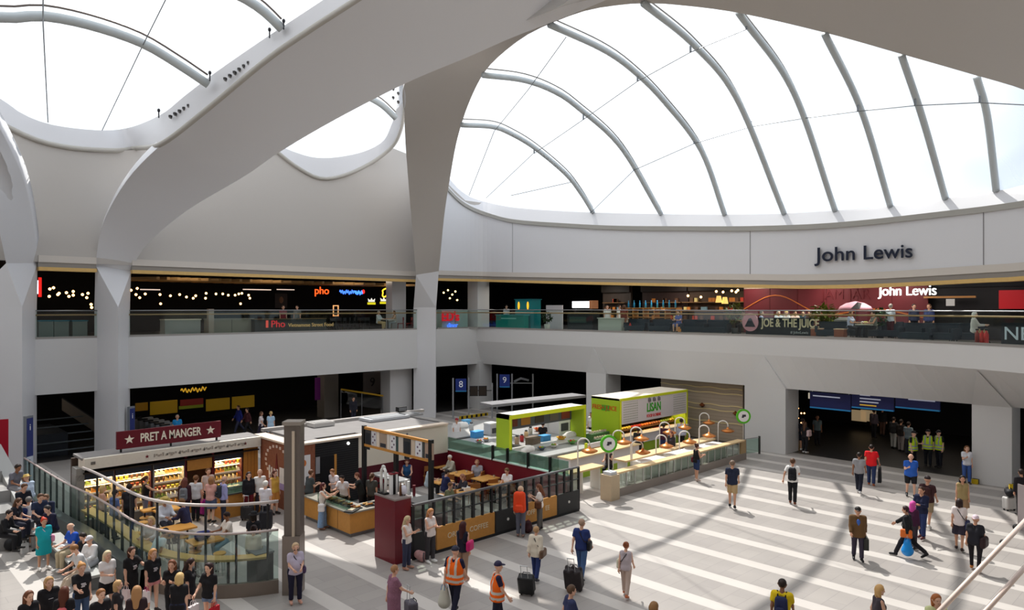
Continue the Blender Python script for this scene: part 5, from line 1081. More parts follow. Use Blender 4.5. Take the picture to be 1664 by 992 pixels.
# ---------------------------------------------------------------- coffee kiosk (middle)
XM, YC, XE = 13.1, 25.5, 20.65
K2 = thing('food_kiosk', 'coffee kiosk building with a brick mural wall, black slatted wall and cream wall', 'kiosk', (0, 0, 0))
BRICK = M((138, 84, 62), .8, noise=.3, scale=14)
MB().span((XM, YC, 0), (XM + .12, YK, 2.54)).build('mural_wall', BRICK, K2); MB().span((XM, YC - .05, 0), (14.03, YC + .1, 2.54)).build('brick_pier', BRICK, K2)
MB().span((14.03, YC, 0), (16.0, YC + .12, 2.54)).build('black_wall', M((30, 30, 32), .7), K2)
m = MB()
for k in range(28): m.span((14.03, YC - .015, .08 + k * .09), (16.0, YC, .125 + k * .09))
m.build('black_slats', M((40, 40, 43), .6), K2)
MB().span((16.0, YC - .02, 1.29), (XE, YC + .12, 2.57)).build('cream_wall', CREAM, K2); MB().span((16.0, YC - .03, 0), (XE, YC + .12, 1.29)).build('maroon_dado', M((84, 20, 34), .5), K2); MB().span((XE - .1, YC, 0), (XE, YB, 2.57)).build('end_wall', CREAM, K2)
MB().span((XM + .9, YC + .9, 2.5), (XE, YB + .4, 2.57)).span((XM + .9, YC, 2.5), (14.5, YC + .9, 2.57)).span((16.4, YC, 2.5), (XE, YC + .9, 2.57)).build('roof_deck', ROOFG, K2)
MB().span((XM - .05, YC - .08, 2.54), (XE, YC + .35, 2.61)).span((XM - .05, YC, 2.54), (XM + .5, YK + .6, 2.61)).build('parapet', M((226, 208, 190), .7), K2)
MB().span((XM + .6, YB + .3, 2.57), (XE + 1.5, YB + .55, 2.7)).build('rear_upstand', M((170, 164, 160)), K2)
MB().span((14.27, YC - .03, 0), (14.88, YC - .01, 1.95)).build('dark_doorway', M((14, 14, 18)), K2); MB().span((14.88, YC - .04, 0), (14.98, YC - .01, 2.0)).build('door_jamb', OAK, K2)
MB().ball((15.5, YC - .05, 2.36), .06, 8, 6).build('lamp', M((255, 255, 250), .4, emit=2), K2)
for x in (16.9, 18.4): MB().ball((x, YC - .04, 2.38), (.05, .03, .05), 8, 6).build('spotlight', GREY, K2)
# mural: ring of pale marks, red figure, white lettering
m = MB(); cy, cz = (YC + YK) / 2 - .1, 1.75
for k in range(20): 
    a = 2 * PI * k / 20; m.box((XM - .01, cy + .95 * math.cos(a), cz + .62 * math.sin(a)), (.02, .13, .1))
m.build('ring_of_marks', M((216, 196, 184)), K2)
MB().prism([(XM - .01, cy - .1, cz - .25), (XM - .01, cy + .12, cz - .25), (XM - .01, cy, cz + .35)], (-.015, 0, 0)).build('red_figure', M((110, 24, 30)), K2)
m = MB()
for k, (y, hh) in enumerate(((.62, .5), (.42, .4), (.2, .36), (-.05, .42), (-.3, .4), (-.55, .5))): m.box((XM - .012, cy + y, cz - .45), (.02, .09, hh))
m.build('white_lettering', M((230, 224, 220)), K2)
MB().span((XM - .02, YC + .15, 1.0), (XM - .005, YC + 1.0, 1.6)).build('white_notice', M((226, 222, 220)), K2); MB().span((XM - .02, YC + .3, .75), (XM - .005, YC + 1.9, 1.0)).build('violet_notice', M((170, 150, 196)), K2)
MB().span((13.3, YC - .07, 1.0), (13.82, YC - .055, 2.15)).build('white_poster', M((232, 232, 234)), K2); MB().ball((13.55, YC - .075, 1.85), (.1, .02, .13), 8, 6).build('orange_mark', M((206, 120, 60)), K2)
MB().span((14.06, YC - .05, 1.35), (14.24, YC - .03, 2.0)).build('grey_poster', M((150, 150, 156)), K2)
# roof clutter
for px, py, dx, dy, dz, lab, c in ((625, 681, 1.1, .5, .12, 'flat pale skylight frame on the coffee kiosk roof', (188, 190, 194)), (655, 677, .9, .4, .1, 'flat grey hatch on the coffee kiosk roof', (150, 150, 152)), (520, 692, .5, .4, .18, 'pale lumpy cloth on the coffee kiosk roof', (196, 192, 188))):
    p = atz(px, py, 2.59); T = thing('roof_hatch', lab, 'roof hatch', p); MB().span((-dx, -dy, 0), (dx, dy, dz)).build('frame', M(c), T); MB().span((-dx * .8, -dy * .8, dz), (dx * .8, dy * .8, dz + .02)).build('lid', M(tuple(int(v * .8) for v in c)), T)
p = atz(652, 673, 2.6); T = thing('loudspeaker', 'small black box on the rear edge of the kiosk roof by the corner column', 'speaker', p + UP * .13); MB().span((-.25, -.12, 0), (.25, .12, .22)).build('case', BLACK, T); MB().span((-.22, -.13, .03), (.22, -.12, .19)).build('front_mesh', GREY, T)
# menu board
T = thing('menu_board', 'long raised menu frame with wooden rails and black posts over the coffee counter', 'menu board', (15.0, 21.45, 0))
for y in (-2.05, 2.05): MB().span((-.07, y - .07, 0), (.07, y + .07, 3.36)).build('post', BLACK, T)
MB().span((-.06, -.1, 0), (.06, .06, 2.6)).build('post', BLACK, T)
for z in (2.6, 3.24): MB().span((-.05, -2.05, z), (.05, 2.05, z + .09)).build('wooden_rail', OAK, T)
yy = 1.95
for i, (w_, c) in enumerate(((.42, (66, 64, 66)), (.34, (206, 206, 212)), (.2, (226, 214, 200)), (.46, (168, 150, 132)), (.2, (220, 214, 206)), (.36, (226, 226, 230)), (.14, (60, 80, 80)), (.3, (206, 196, 186)), (.44, (62, 62, 64)), (.24, (206, 190, 170)), (.4, (226, 228, 232)), (.14, (70, 74, 74)), (.44, (176, 150, 132)))):
    q = MB().span((-.03, yy - w_ + .02, 2.69), (.03, yy, 3.24)).build('menu_panel', M(c), T)
    if i in (3, 12): MB().span((-.035, yy - w_ + .06, 2.72), (-.03, yy - .04, 2.86)).build('price_card', M((50, 54, 62)), q)
    elif i in (0, 8): MB().span((-.036, yy - w_ + .08, 2.5), (-.03, yy - .06, 3.12)).build('chalk_list', M((34, 38, 46)), q)
    elif i in (1, 5, 10): 
        mm = MB()
        for k in range(4): mm.ball((-.035, yy - w_ / 2 + .06 * (-1) ** k, 2.8 + k * .11), (.01, .045, .04), 6, 4)
        mm.build('drawing', M((110, 90, 110)), q)
    yy -= w_ + .005
# counters
XC0, YC0 = 13.1, 21.4
T = thing('coffee_counter', 'L-shaped wood fronted coffee counter with a steel plinth', 'counter', (0, 0, 0))
MB().span((XC0, YC0, .14), (XC0 + .75, 24.6, .82)).build('long_front', OAK, T); MB().span((XC0 + .75, YC0, .14), (15.1, YC0 + .75, .82)).build('short_front', OAK, T); MB().span((XC0 + .08, YC0 + .08, 0), (XC0 + .7, 24.6, .14)).span((XC0 + .7, YC0 + .08, 0), (15.1, YC0 + .7, .14)).build('plinth', M((130, 130, 132), .4, .4), T)
MB().span((XC0 - .04, YC0 - .04, .82), (XC0 + .8, 24.6, .87)).span((XC0 + .8, YC0 - .04, .82), (15.1, YC0 + .8, .87)).build('countertop', M((150, 146, 134), .4), T)
for y in (22.2, 23.1): MB().span((XC0 - .006, y - .01, .16), (XC0, y + .01, .8)).build('panel_joint', M((120, 80, 40)), T)
GLC = glass_mat((206, 222, 216), .1)
T = thing('glass_guard', 'clear glass guard standing along the coffee counter', 'glass screen', (XC0 + .12, 22.7, .87)); MB().span((0, -1.1, 0), (.015, 1.1, .28)).build('pane', GLC, T); MB().span((-.02, -1.1, .28), (.3, 1.1, .3)).build('glass_top', GLC, T)
rnd = random.Random(4); tray0 = None
for k in range(7):
    p = (XC0 + .42 + (.0 if k < 4 else (k - 3) * .5), YC0 + .35 + (k * .5 if k < 4 else 0), .872)
    if tray0 is None: tray0 = thing('food_tray', 'x', 'tray', p, 0); MB().span((-.17, -.2, 0), (.17, .2, .03)).build('tray', BLACK, tray0); q = tray0
    else: q = dup(tray0, p)
    q['label'] = 'black tray of pastries on the coffee counter, %s' % ('at its corner', 'second from its corner', 'third from its corner', 'farthest along the long side', 'first on the short side', 'second on the short side', 'third on the short side')[k]; q['category'] = 'tray'
    for j in range(5):
        o_ = MB().ball((0, 0, 0), (.06, .045, .04), 8, 5).build('pastry', M(rnd.choice([(206, 140, 70), (180, 110, 50), (226, 180, 110), (150, 80, 40), (214, 150, 90)]), .5), None, loc=(p[0] - .1 + .1 * (j % 3), p[1] - .1 + .18 * (j // 3), p[2] + .065), smooth=True); tag(o_, 'small golden pastry on tray %s' % q['label'].split(', ')[1], 'pastry', 'pastries of tray %d' % (k + 1))
T = thing('serving_tray', 'black tray with a cream slab at the front corner of the coffee counter', 'tray', (XC0 + .14, YC0 + .12, .872), .5); MB().span((-.24, -.17, 0), (.24, .17, .04)).build('tray', BLACK, T); MB().span((-.13, -.09, .04), (.13, .09, .07)).build('cream_slab', M((226, 206, 180)), T)
# back bar with coffee machines, cups and jars
T = thing('back_bar', 'steel back bar inside the coffee kiosk carrying machines', 'counter', (15.7, 22.6, 0)); MB().span((-.4, -1.3, 0), (.4, 1.2, .86)).build('cabinet', M((58, 56, 58)), T); MB().span((-.44, -1.34, .86), (.44, 1.24, .9)).build('worktop', M((170, 172, 172), .3, .5), T)
def coffee_machine(label, p, rz, body):
    T = thing('coffee_machine', label, 'coffee machine', p, rz); MB().span((-.25, -.42, .1), (.25, .42, .5)).build('machine_body', M(body, .3), T); MB().span((-.3, -.45, 0), (.3, .45, .1)).build('drip_tray', M((120, 122, 124), .3, .7), T); MB().span((-.27, -.44, .5), (.27, .44, .56)).build('cup_warmer', M((180, 182, 184), .3, .6), T)
    for y in (-.2, .2): MB().tube([(-.25, y, .32), (-.34, y, .3), (-.4, y, .27)], .03, 6).build('group_handle', BLACK, T)
    MB().tube([(-.27, .38, .45), (-.34, .38, .3), (-.33, .38, .14)], .012, 5).build('steam_wand', STEEL, T); return T
coffee_machine('white coffee machine on the back bar of the coffee kiosk', (15.65, 22.3, .9), 0, (214, 210, 206)); coffee_machine('maroon and steel coffee machine nearer the menu board post', (15.65, 23.25, .9), 0, (110, 30, 40))
def stack(label, p, n, col, r=.04):
    T = thing('cup_stack', label, 'cups', p); m = MB()
    for k in range(n): m.lathe([(r * .8, k * .05), (r, k * .05 + .085), (r * 1.06, k * .05 + .09), (r * 1.06, k * .05 + .098)], n=10)
    m.build('nested_cups', M(col, .5), T, smooth=False); return T
for k, (dx, dy, n, c, lab) in enumerate(((-.28, -.95, 9, (236, 236, 234), 'tall white cup stack, nearest the pedestal'), (-.14, -1.0, 12, (240, 240, 238), 'tallest white cup stack on the back bar'), (.02, -.92, 10, (232, 232, 230), 'white cup stack third along the back bar'), (.18, -1.05, 7, (110, 30, 40), 'maroon cup stack on the back bar'))): stack(lab, (15.7 + dx, 22.6 + dy, .9), n, c, .055)
# maroon pedestal with taps and bottles
T = thing('pedestal', 'tall maroon panelled pedestal at the corner of the coffee seating', 'pedestal', (13.0, 18.75, 0)); MB().span((-.3, -.55, 0), (.3, .55, 1.94)).build('maroon_panels', M((112, 22, 36), .3), T); MB().span((-.31, -.56, 1.94), (.31, .56, 1.99)).build('steel_top', M((150, 140, 136), .4, .3), T)
for k, (dx, dy, nm, lab) in enumerate(((-.14, .3, 'tap_tower', 'white double arched tap tower on the maroon pedestal'), (.06, .05, 'bottle_rack', 'black and white bottle rack on the maroon pedestal'))):
    T = thing(nm, lab, 'dispenser', (13.0 + dx, 18.75 + dy, 1.99))
    if k == 0:
        for s in (-.1, .1): MB().tube([(0, s, 0), (0, s * 1.3, .4), (0, s * 1.1, .72), (0, s * .4, .8)], .045, 8).build('arched_pipe', M((236, 236, 232), .3), T, smooth=True)
        MB().span((-.1, -.2, 0), (.1, .2, .05)).build('base', BLACK, T); MB().ball((0, 0, .84), (.05, .09, .06), 8, 6).build('tap_head', M((220, 220, 216), .3), T)
    else:
        for i, (x, c) in enumerate(((-.09, (240, 240, 240)), (0, (28, 26, 28)), (.09, (240, 240, 240)))): MB().span((x - .035, -.06, 0), (x + .035, .06, .62 + .06 * (i % 2))).build('upright_box', M(c, .4), T)
        MB().span((-.14, -.08, .62), (.14, .08, .66)).build('cap_plate', M((130, 30, 40)), T)
bt2 = None
for k, (dx, dy) in enumerate(((.16, -.2), (.22, -.1), (.1, -.28), (.2, -.32))):
    p = (13.0 + dx, 18.75 + dy, 1.99)
    if bt2 is None: bt2 = MB().lathe([(.04, 0), (.042, .2), (.018, .29), (.016, .36)], n=10).build('syrup_bottle', M((110, 70, 40), .3), None, loc=p, smooth=True); q = bt2
    else: q = bt2.copy(); COL.objects.link(q); q.location = p
    tag(q, 'brown syrup bottle on the maroon pedestal', 'bottle', 'brown bottles on the maroon pedestal')
T = thing('paper_roll', 'rounded white dispenser on the maroon pedestal', 'dispenser', (13.2, 18.45, 1.99)); MB().ball((0, 0, .16), (.1, .1, .16), 10, 8).build('white_shell', M((226, 224, 236)), T, smooth=True); MB().lathe([(.06, 0), (.06, .03)], n=10).build('foot', GREY, T)
# screen wall of the coffee seating
YF, XF0, XF1 = 18.2, 13.35, 21.2
FN = thing('seating_screen', 'long black framed glass screen with wooden lower panels in front of the coffee seating', 'screen', (0, YF, 0))
n = 19
for k in range(n + 1):
    x = XF0 + (XF1 - XF0) * k / n; t = .035 if k % 6 else .055; MB().span((x - t, -.04, .05), (x + t, .04, 1.68)).build('mullion', M((38, 38, 40), .5), FN)
MB().span((XF0, -.05, 1.66), (XF1, .05, 1.72)).build('top_rail', M((96, 96, 98), .4, .4), FN); MB().span((XF0, -.035, 1.22), (XF1, .035, 1.25)).build('mid_rail', M((60, 60, 62)), FN); MB().span((XF0, -.05, 0), (XF1, .05, .1)).build('kick_rail', M((30, 30, 32)), FN)
MB().span((XF0, -.01, .84), (XF1, .01, 1.66)).build('glass_panes', glass_mat((214, 222, 216), .07), FN)
def lower(xa, xb, mat, nm): return MB().span((xa + .03, -.045, .1), (xb - .03, .045, .82)).build(nm, mat, FN)
lower(XF0, 14.25, M((52, 52, 52)), 'black_panel'); w1 = lower(14.25, 16.8, OAK, 'wooden_panel'); lower(16.8, 17.95, M((50, 50, 50)), 'black_panel'); w2_ = lower(17.95, 19.95, OAK, 'wooden_panel'); lower(19.95, XF1, M((54, 54, 54)), 'black_panel')
CL = M((220, 206, 176)); 
for pr, x, body in ((w1, 14.9, 'ORI'), (w1, 16.05, 'COFFEE'), (w2_, 18.55, 'OFF'), (w2_, 19.4, 'EE')): text('lettering', body, .24, CL, pr, (x, -.05, .46), (PI / 2, 0, 0), .006, 1.0)
for x in (13.95, 17.4, 20.6): MB().tube([(x, -.06, .46), (x, -.04, .46)], .05, 12).build('round_badge', M((226, 222, 216)), FN)
# maroon wall with glass on top, towards the green kiosk
T = thing('glass_divider', 'maroon low wall with a greenish glass screen on top behind the coffee seating', 'screen', (XE, 0, 0)); MB().span((0, YF + .1, 0), (.15, YC, 1.38)).build('maroon_wall', M((112, 20, 36), .5), T); MB().span((.05, YF + .1, 1.4), (.09, YC, 1.95)).build('glass_pane', GLG, T); MB().span((-.02, YF + .1, 1.38), (.17, YC, 1.43)).build('pale_edge', M((210, 220, 214)), T)
for y in (19.2, 20.4, 21.6, 22.5): MB().span((-.03, y - .035, 1.36), (.08, y + .035, 2.0)).build('post', BLACK, T)
# tables and stools of the coffee seating
OAKT = M((214, 158, 84), .45, noise=.08, scale=8)
seatT = []
for px, py, w_, lab in ((714, 757, .8, 'square wooden table in the far corner under the cream wall'), (750, 769, .95, 'wooden table in the middle row beside the maroon wall'), (789, 777, .95, 'clear wooden table nearest the maroon wall'), (757, 798, .95, 'wooden table with a white napkin box behind the glass screen'), (718, 782, .8, 'wooden table between the navy and green seated people'), (812, 786, .8, 'wooden table in front of the man in white'), (713, 806, .6, 'wooden table with a white sheet next to the glass screen')):
    p = atz(px, py, .74); seatT.append(p); T = thing('cafe_table', lab, 'table', (p[0], p[1], 0)); MB().span((-w_ / 2, -w_ / 2.4, .7), (w_ / 2, w_ / 2.4, .74)).build('tabletop', OAKT, T)
    for x in (-1, 1): MB().tube([(x * w_ * .3, 0, .02), (x * w_ * .3, 0, .7)], .03, 6).build('leg', BLACK, T); MB().span((x * w_ * .3 - .03, -.25, 0), (x * w_ * .3 + .03, .25, .03)).build('foot', BLACK, T)
BRN = M((150, 96, 48), .5); cc = None
for i, (k, dx, dy, lab) in enumerate(((0, -.75, -.1, 'left of the far corner table'), (1, -.3, -.72, 'in front of the middle row table'), (1, .3, -.75, 'front right of the middle row table'), (2, -.3, -.72, 'in front of the clear table'), (2, .35, -.72, 'front right of the clear table'), (3, -.75, .1, 'left of the napkin box table'), (3, .7, .3, 'right of the napkin box table'), (5, -.3, -.75, 'between the glass screen and the man in white'), (5, .6, -.5, 'right of the man in white'), (4, .6, .3, 'behind the navy seated person'))):
    p = seatT[k] + vec(dx, dy, 0); p[2] = 0
    if cc is None: cc = chair('brown wooden chair ' + lab, p, 1.2, BRN)
    else: dup(cc, p, 1.57 + .5 * (i % 3 - 1), 'brown wooden chair ' + lab)
p = seatT[3] + vec(.05, .05, .0); T = thing('napkin_box', 'white napkin box on a wooden table behind the glass screen', 'box', (p[0], p[1], .74)); MB().span((-.14, -.1, 0), (.14, .1, .12)).build('box_body', WHITE, T); MB().add([(-.1, -.03, .12), (.1, -.03, .12), (.06, 0, .2), (-.06, 0, .2), (.1, .03, .12), (-.1, .03, .12)], [(0, 1, 2, 3), (3, 2, 4, 5)]).build('napkins', WHITE, T)
p = seatT[6]; o_ = MB().box((0, 0, 0), (.34, .26, .008)).build('paper_sheet', WHITE, None, loc=(p[0], p[1], .746)); tag(o_, 'white sheet of paper on the small table by the glass screen', 'paper')
cp0 = None
for k, (i, dx, dy, lab) in enumerate(((0, .1, .05, 'on the far corner table'), (1, -.2, .1, 'left on the middle row table'), (1, .2, -.1, 'right on the middle row table'), (2, .3, -.2, 'on the clear table'), (5, .05, .1, 'on the table of the man in white'), (4, -.1, .05, 'between the navy and green seated people'))):
    p = seatT[i] + vec(dx, dy, 0)
    if cp0 is None: cp0 = thing('coffee_cup', 'white coffee cup ' + lab, 'cup', (p[0], p[1], .74)); MB().lathe([(.03, 0), (.042, .09), (.045, .1)], n=12).build('cup', WHITE, cp0, smooth=True); MB().lathe([(.046, .1), (.04, .115)], n=12).build('lid', M((90, 60, 40)), cp0)
    else: dup(cp0, (p[0], p[1], .74), None, 'white coffee cup ' + lab)
# inner glass counter screen behind the pedestal
T = thing('display_case', 'glass fronted chilled case beside the right menu board post', 'display case', (15.3, 19.9, 0)); MB().span((-.9, -.4, 0), (.5, .4, .75)).build('maroon_base', M((90, 20, 34)), T); MB().span((-.9, -.4, .75), (.5, .4, 1.2)).build('glass_case', GLG, T); MB().span((-.92, -.42, 1.2), (.52, .42, 1.25)).build('black_top', BLACK, T)

# ---------------------------------------------------------------- green kiosk (right)
P0 = thing('kiosk_portal', 'lime green portal frame over the left counter of the green kiosk', 'kiosk frame', (23.75, 24.7, 0)); W3 = 5.6
MB().span((0, 0, 1.005), (.2, .9, 2.7)).build('left_side', LIME, P0); MB().span((W3 - .2, 0, 0), (W3, .9, 2.7)).build('right_side', LIME, P0); MB().span((0, 0, 2.5), (W3, .9, 2.62)).build('head', LIME, P0); MB().span((0, -.02, 2.62), (W3, .92, 2.7)).build('white_top', WHITE, P0)
MB().span((0, -.03, 2.5), (W3, -.005, 2.7)).span((0, -.03, 1.005), (.12, -.005, 2.5)).span((W3 - .12, -.03, 0), (W3, -.005, 2.5)).build('yellow_edge', LIMEY, P0)
MB().span((.2, .82, 1.85), (W3 - .2, .88, 2.5)).build('dark_menu_panel', M((96, 100, 112)), P0)
for i, x in enumerate((.7, 1.6, 2.6, 3.7, 4.6)): MB().span((x, .8, 1.95), (x + .65, .82, 2.4)).build('menu_picture', M(((120, 60, 50), (190, 130, 60), (80, 70, 66), (120, 110, 106), (150, 70, 60))[i]), P0)
K3 = thing('kiosk_unit', 'large lime green and white kiosk unit with a perforated white front', 'kiosk', (30.55, 23.4, 0)); W4 = 6.45
MB().span((0, 0, 0), (.12, 1.9, 3.0)).build('left_side', LIME, K3); MB().span((W4 - .12, 0, 0), (W4, 1.9, 3.0)).build('right_side', LIME, K3); MB().span((0, -.02, 2.9), (W4, 1.9, 3.02)).build('roof', M((236, 224, 206)), K3); MB().span((.1, -.05, 1.64), (W4 - .1, .05, 2.9)).build('white_front', M((222, 214, 214)), K3)
MB().span((0, -.07, 2.88), (W4, -.02, 3.02)).span((0, -.07, 0), (.1, -.02, 2.9)).span((W4 - .1, -.07, 0), (W4, -.02, 2.9)).build('yellow_edge', LIMEY, K3); MB().span((.1, 1.7, 0), (W4, 1.85, 2.9)).build('back_wall', M((90, 66, 50)), K3)
pm = M((222, 214, 214), .55).copy(); pnt = pm.node_tree; pb = pnt.nodes['Principled BSDF']; ptc = pnt.nodes.new('ShaderNodeTexCoord'); pbr = pnt.nodes.new('ShaderNodeTexBrick'); pbr.offset = 0; pbr.inputs['Scale'].default_value = 1; pbr.inputs['Brick Width'].default_value = .13; pbr.inputs['Row Height'].default_value = .13; pbr.inputs['Mortar Size'].default_value = .028
for nm_, cc_ in (('Color1', (168, 168, 150)), ('Color2', (160, 162, 146)), ('Mortar', (224, 216, 216))): pbr.inputs[nm_].default_value = lin(cc_)
pmp = pnt.nodes.new('ShaderNodeMapping'); pmp.inputs['Rotation'].default_value = (PI / 2, 0, 0); pnt.links.new(ptc.outputs['Object'], pmp.inputs[0]); pnt.links.new(pmp.outputs[0], pbr.inputs['Vector']); pnt.links.new(pbr.outputs['Color'], pb.inputs['Base Color'])
for xa_, xb_ in ((.25, 1.55), (W4 - 1.5, W4 - .2)): MB().span((xa_, -.062, 1.75), (xb_, -.05, 2.8)).build('perforated_panel', pm, K3)
text('green_lettering', 'LISAN', .66, M((60, 170, 40)), K3, (3.05, -.06, 2.3), (PI / 2, 0, 0), .01, .78, bold=.012); text('red_lettering', 'FOOD & DRINK', .24, M((220, 60, 60)), K3, (3.05, -.06, 1.86), (PI / 2, 0, 0), .01, .8)
for k in range(3): MB().lathe([(.0, 0), (.11, .04), (.1, .2), (.0, .26)], (2.6 + k * .45, -.06, 2.62), 10).build('grey_motif', M((110, 104, 108)), K3)
m = text('side_lettering', 'FRESH JUICE', .34, M((206, 50, 30)), K3, (-.01, 1.0, 2.45), (PI / 2, 0, -PI / 2), .01, .9)
MB().span((-.012, .65, 2.3), (-.004, 1.2, 2.6)).build('green_lettering_patch', M((70, 160, 50)), K3)
MB().span((.12, -.1, 0), (W4 - .12, .3, .5)).build('lower_front', M((150, 176, 50)), K3); MB().span((.3, -.14, .5), (W4 - .3, .3, .95)).build('white_counter_front', M((214, 210, 214)), K3); MB().span((.12, -.2, .95), (W4 - .12, .4, 1.0)).build('countertop', M((196, 190, 184)), K3)
for k in range(4): MB().span((.15, .5 + k * .2, .75 + k * .32), (W4 - .15, .95 + k * .2, .8 + k * .32)).build('produce_shelf', M((110, 76, 48)), K3)
MB().span((.2, .15, 2.0), (W4 - .2, .3, 2.06)).build('glow_strip', M((255, 230, 180), .5, emit=12.0), K3)  # glowing strip added only to brighten the fruit, no known lamp
fr0 = {}
FRC = [((206, 110, 40), 'orange'), ((150, 90, 50), 'brown'), ((120, 140, 50), 'green'), ((196, 170, 60), 'yellow'), ((170, 50, 40), 'red')]
for k in range(4):
    for i in range(26):
        c = (i // 4 + k * 2) % 5
        if c not in fr0: fr0[c] = MB().ball((0, 0, 0), (.1, .1, .085), 8, 5).build('fruit', M(FRC[c][0], .5), smooth=True); q = fr0[c]
        else: q = fr0[c].copy(); COL.objects.link(q)
        q.location = (30.55 + .3 + i * (W4 - .6) / 25, 23.4 + .6 + k * .2, .885 + k * .32); tag(q, '%s piece of fruit on the produce shelves under the white front' % FRC[c][1], 'fruit', '%s fruit on the produce shelves' % FRC[c][1])
# left counter of the green kiosk and clutter
T = thing('juice_counter', 'long pale counter of the green kiosk below the portal frame', 'counter', (21.0, 24.4, 0)); MB().span((0, 0, 0), (8.1, .8, .95)).build('counter_front', M((196, 194, 190)), T); MB().span((-.03, -.05, .95), (8.13, .85, 1.0)).build('countertop', M((212, 210, 206), .3), T)
T = thing('juice_counter', 'pale front counter with a lime base nearer the brass lamps', 'counter', (24.6, 21.6, 0)); MB().span((0, 0, .3), (5.2, .7, .95)).build('counter_front', M((214, 208, 208)), T); MB().span((0, -.01, 0), (5.2, .7, .3)).build('lime_base', M((150, 180, 50)), T); MB().span((-.05, -.1, .95), (5.25, .75, 1.0)).build('countertop', M((228, 200, 150), .4), T)
T = thing('rear_canopy', 'long grey sloping canopy edge behind the lime portal frame', 'canopy', atz(850, 655, 2.6)); a, b = atz(800, 662, 2.62) - atz(850, 655, 2.6), atz(952, 645, 2.75) - atz(850, 655, 2.6); a[2] = 0; b[2] = .1; MB().prism([a, b, b + vec(.2, 1.2, 0), a + vec(.2, 1.2, 0)], (0, 0, .14)).build('canopy_slab', M((130, 128, 130)), T)
rnd = random.Random(11)
for i, (x0, y0, x1, y1) in enumerate(((23.6, 26.4, 27.2, 28.9), (24.4, 29.4, 29.6, 33.0), (27.4, 25.3, 31.5, 29.2), (24.2, 22.9, 27.8, 24.3), (25.4, 25.3, 27.3, 26.3))):
    T = thing('work_table', 'steel work table inside the green kiosk, ' + ('left of the lime portal', 'at the back', 'behind the portal on the right', 'in front of the long counter', 'just behind the portal')[i], 'table', ((x0 + x1) / 2, (y0 + y1) / 2, 0)); MB().span((-(x1 - x0) / 2, -(y1 - y0) / 2, .9), ((x1 - x0) / 2, (y1 - y0) / 2, .95)).build('tabletop', M((186, 186, 184), .35, .3), T); MB().span((-(x1 - x0) / 2 + .1, -(y1 - y0) / 2 + .1, 0), ((x1 - x0) / 2 - .1, (y1 - y0) / 2 - .1, .9)).build('cabinet', M((150, 148, 146)), T)
def clutter(px, py, z, kind, c, lab, s=1.0):
    p = atz(px, py, .955)
    if kind == 'box':
        T = thing('storage_box', lab, 'box', p, rnd.uniform(-.3, .3)); MB().span((-.3 * s, -.2 * s, 0), (.3 * s, .2 * s, .3 * s)).build('box_body', M(c, .5), T); MB().span((-.32 * s, -.22 * s, .3 * s), (.32 * s, .22 * s, .34 * s)).build('lid', M(tuple(min(255, int(v * 1.15)) for v in c), .5), T)
    elif kind == 'machine':
        T = thing('juice_machine', lab, 'machine', p, 0); MB().span((-.32 * s, -.3 * s, 0), (.32 * s, .3 * s, .62 * s)).build('housing', M(c, .4), T); MB().span((-.36 * s, -.32 * s, .62 * s), (.36 * s, .32 * s, .7 * s)).build('top_cover', M((236, 234, 230), .4), T); MB().span((-.2 * s, -.33 * s, .1 * s), (.2 * s, -.3 * s, .4 * s)).build('front_panel', M((70, 70, 76), .4), T)
    elif kind == 'bowl':
        T = thing('bowl', lab, 'bowl', p, 0); MB().lathe([(.06 * s, 0), (.16 * s, .1 * s), (.17 * s, .11 * s), (.15 * s, .105 * s), (.05 * s, .02 * s)], n=14).build('bowl_shell', M(c, .3), T, smooth=True)
        for j in range(3): MB().ball((.05 * s * math.cos(j * 2.1), .05 * s * math.sin(j * 2.1), .1 * s), .05 * s, 8, 5).build('contents', M(rnd.choice([(210, 130, 50), (200, 60, 50), (120, 150, 60)])), T, smooth=True)
    elif kind == 'jar':
        T = thing('jar', lab, 'jar', p, 0); MB().lathe([(.08 * s, 0), (.085 * s, .2 * s), (.05 * s, .25 * s)], n=12).build('jar_body', M(c, .3), T, smooth=True); MB().lathe([(.055 * s, .25 * s), (.055 * s, .29 * s)], n=12).build('lid', M((60, 60, 64)), T)
    elif kind == 'cloth':
        T = thing('white_cover', lab, 'cover', p, 0); v, f = sdf_mesh([(vec(-.35 * s, 0, .08), vec(.3 * s, .05, .1), .12 * s, .16 * s), (vec(-.1 * s, 0, .15), vec(.1 * s, 0, .2), .15 * s, .12 * s)], .04, .08); mesh_obj('draped_cover', v, f, M(c, .8), T)
CL_=[] 
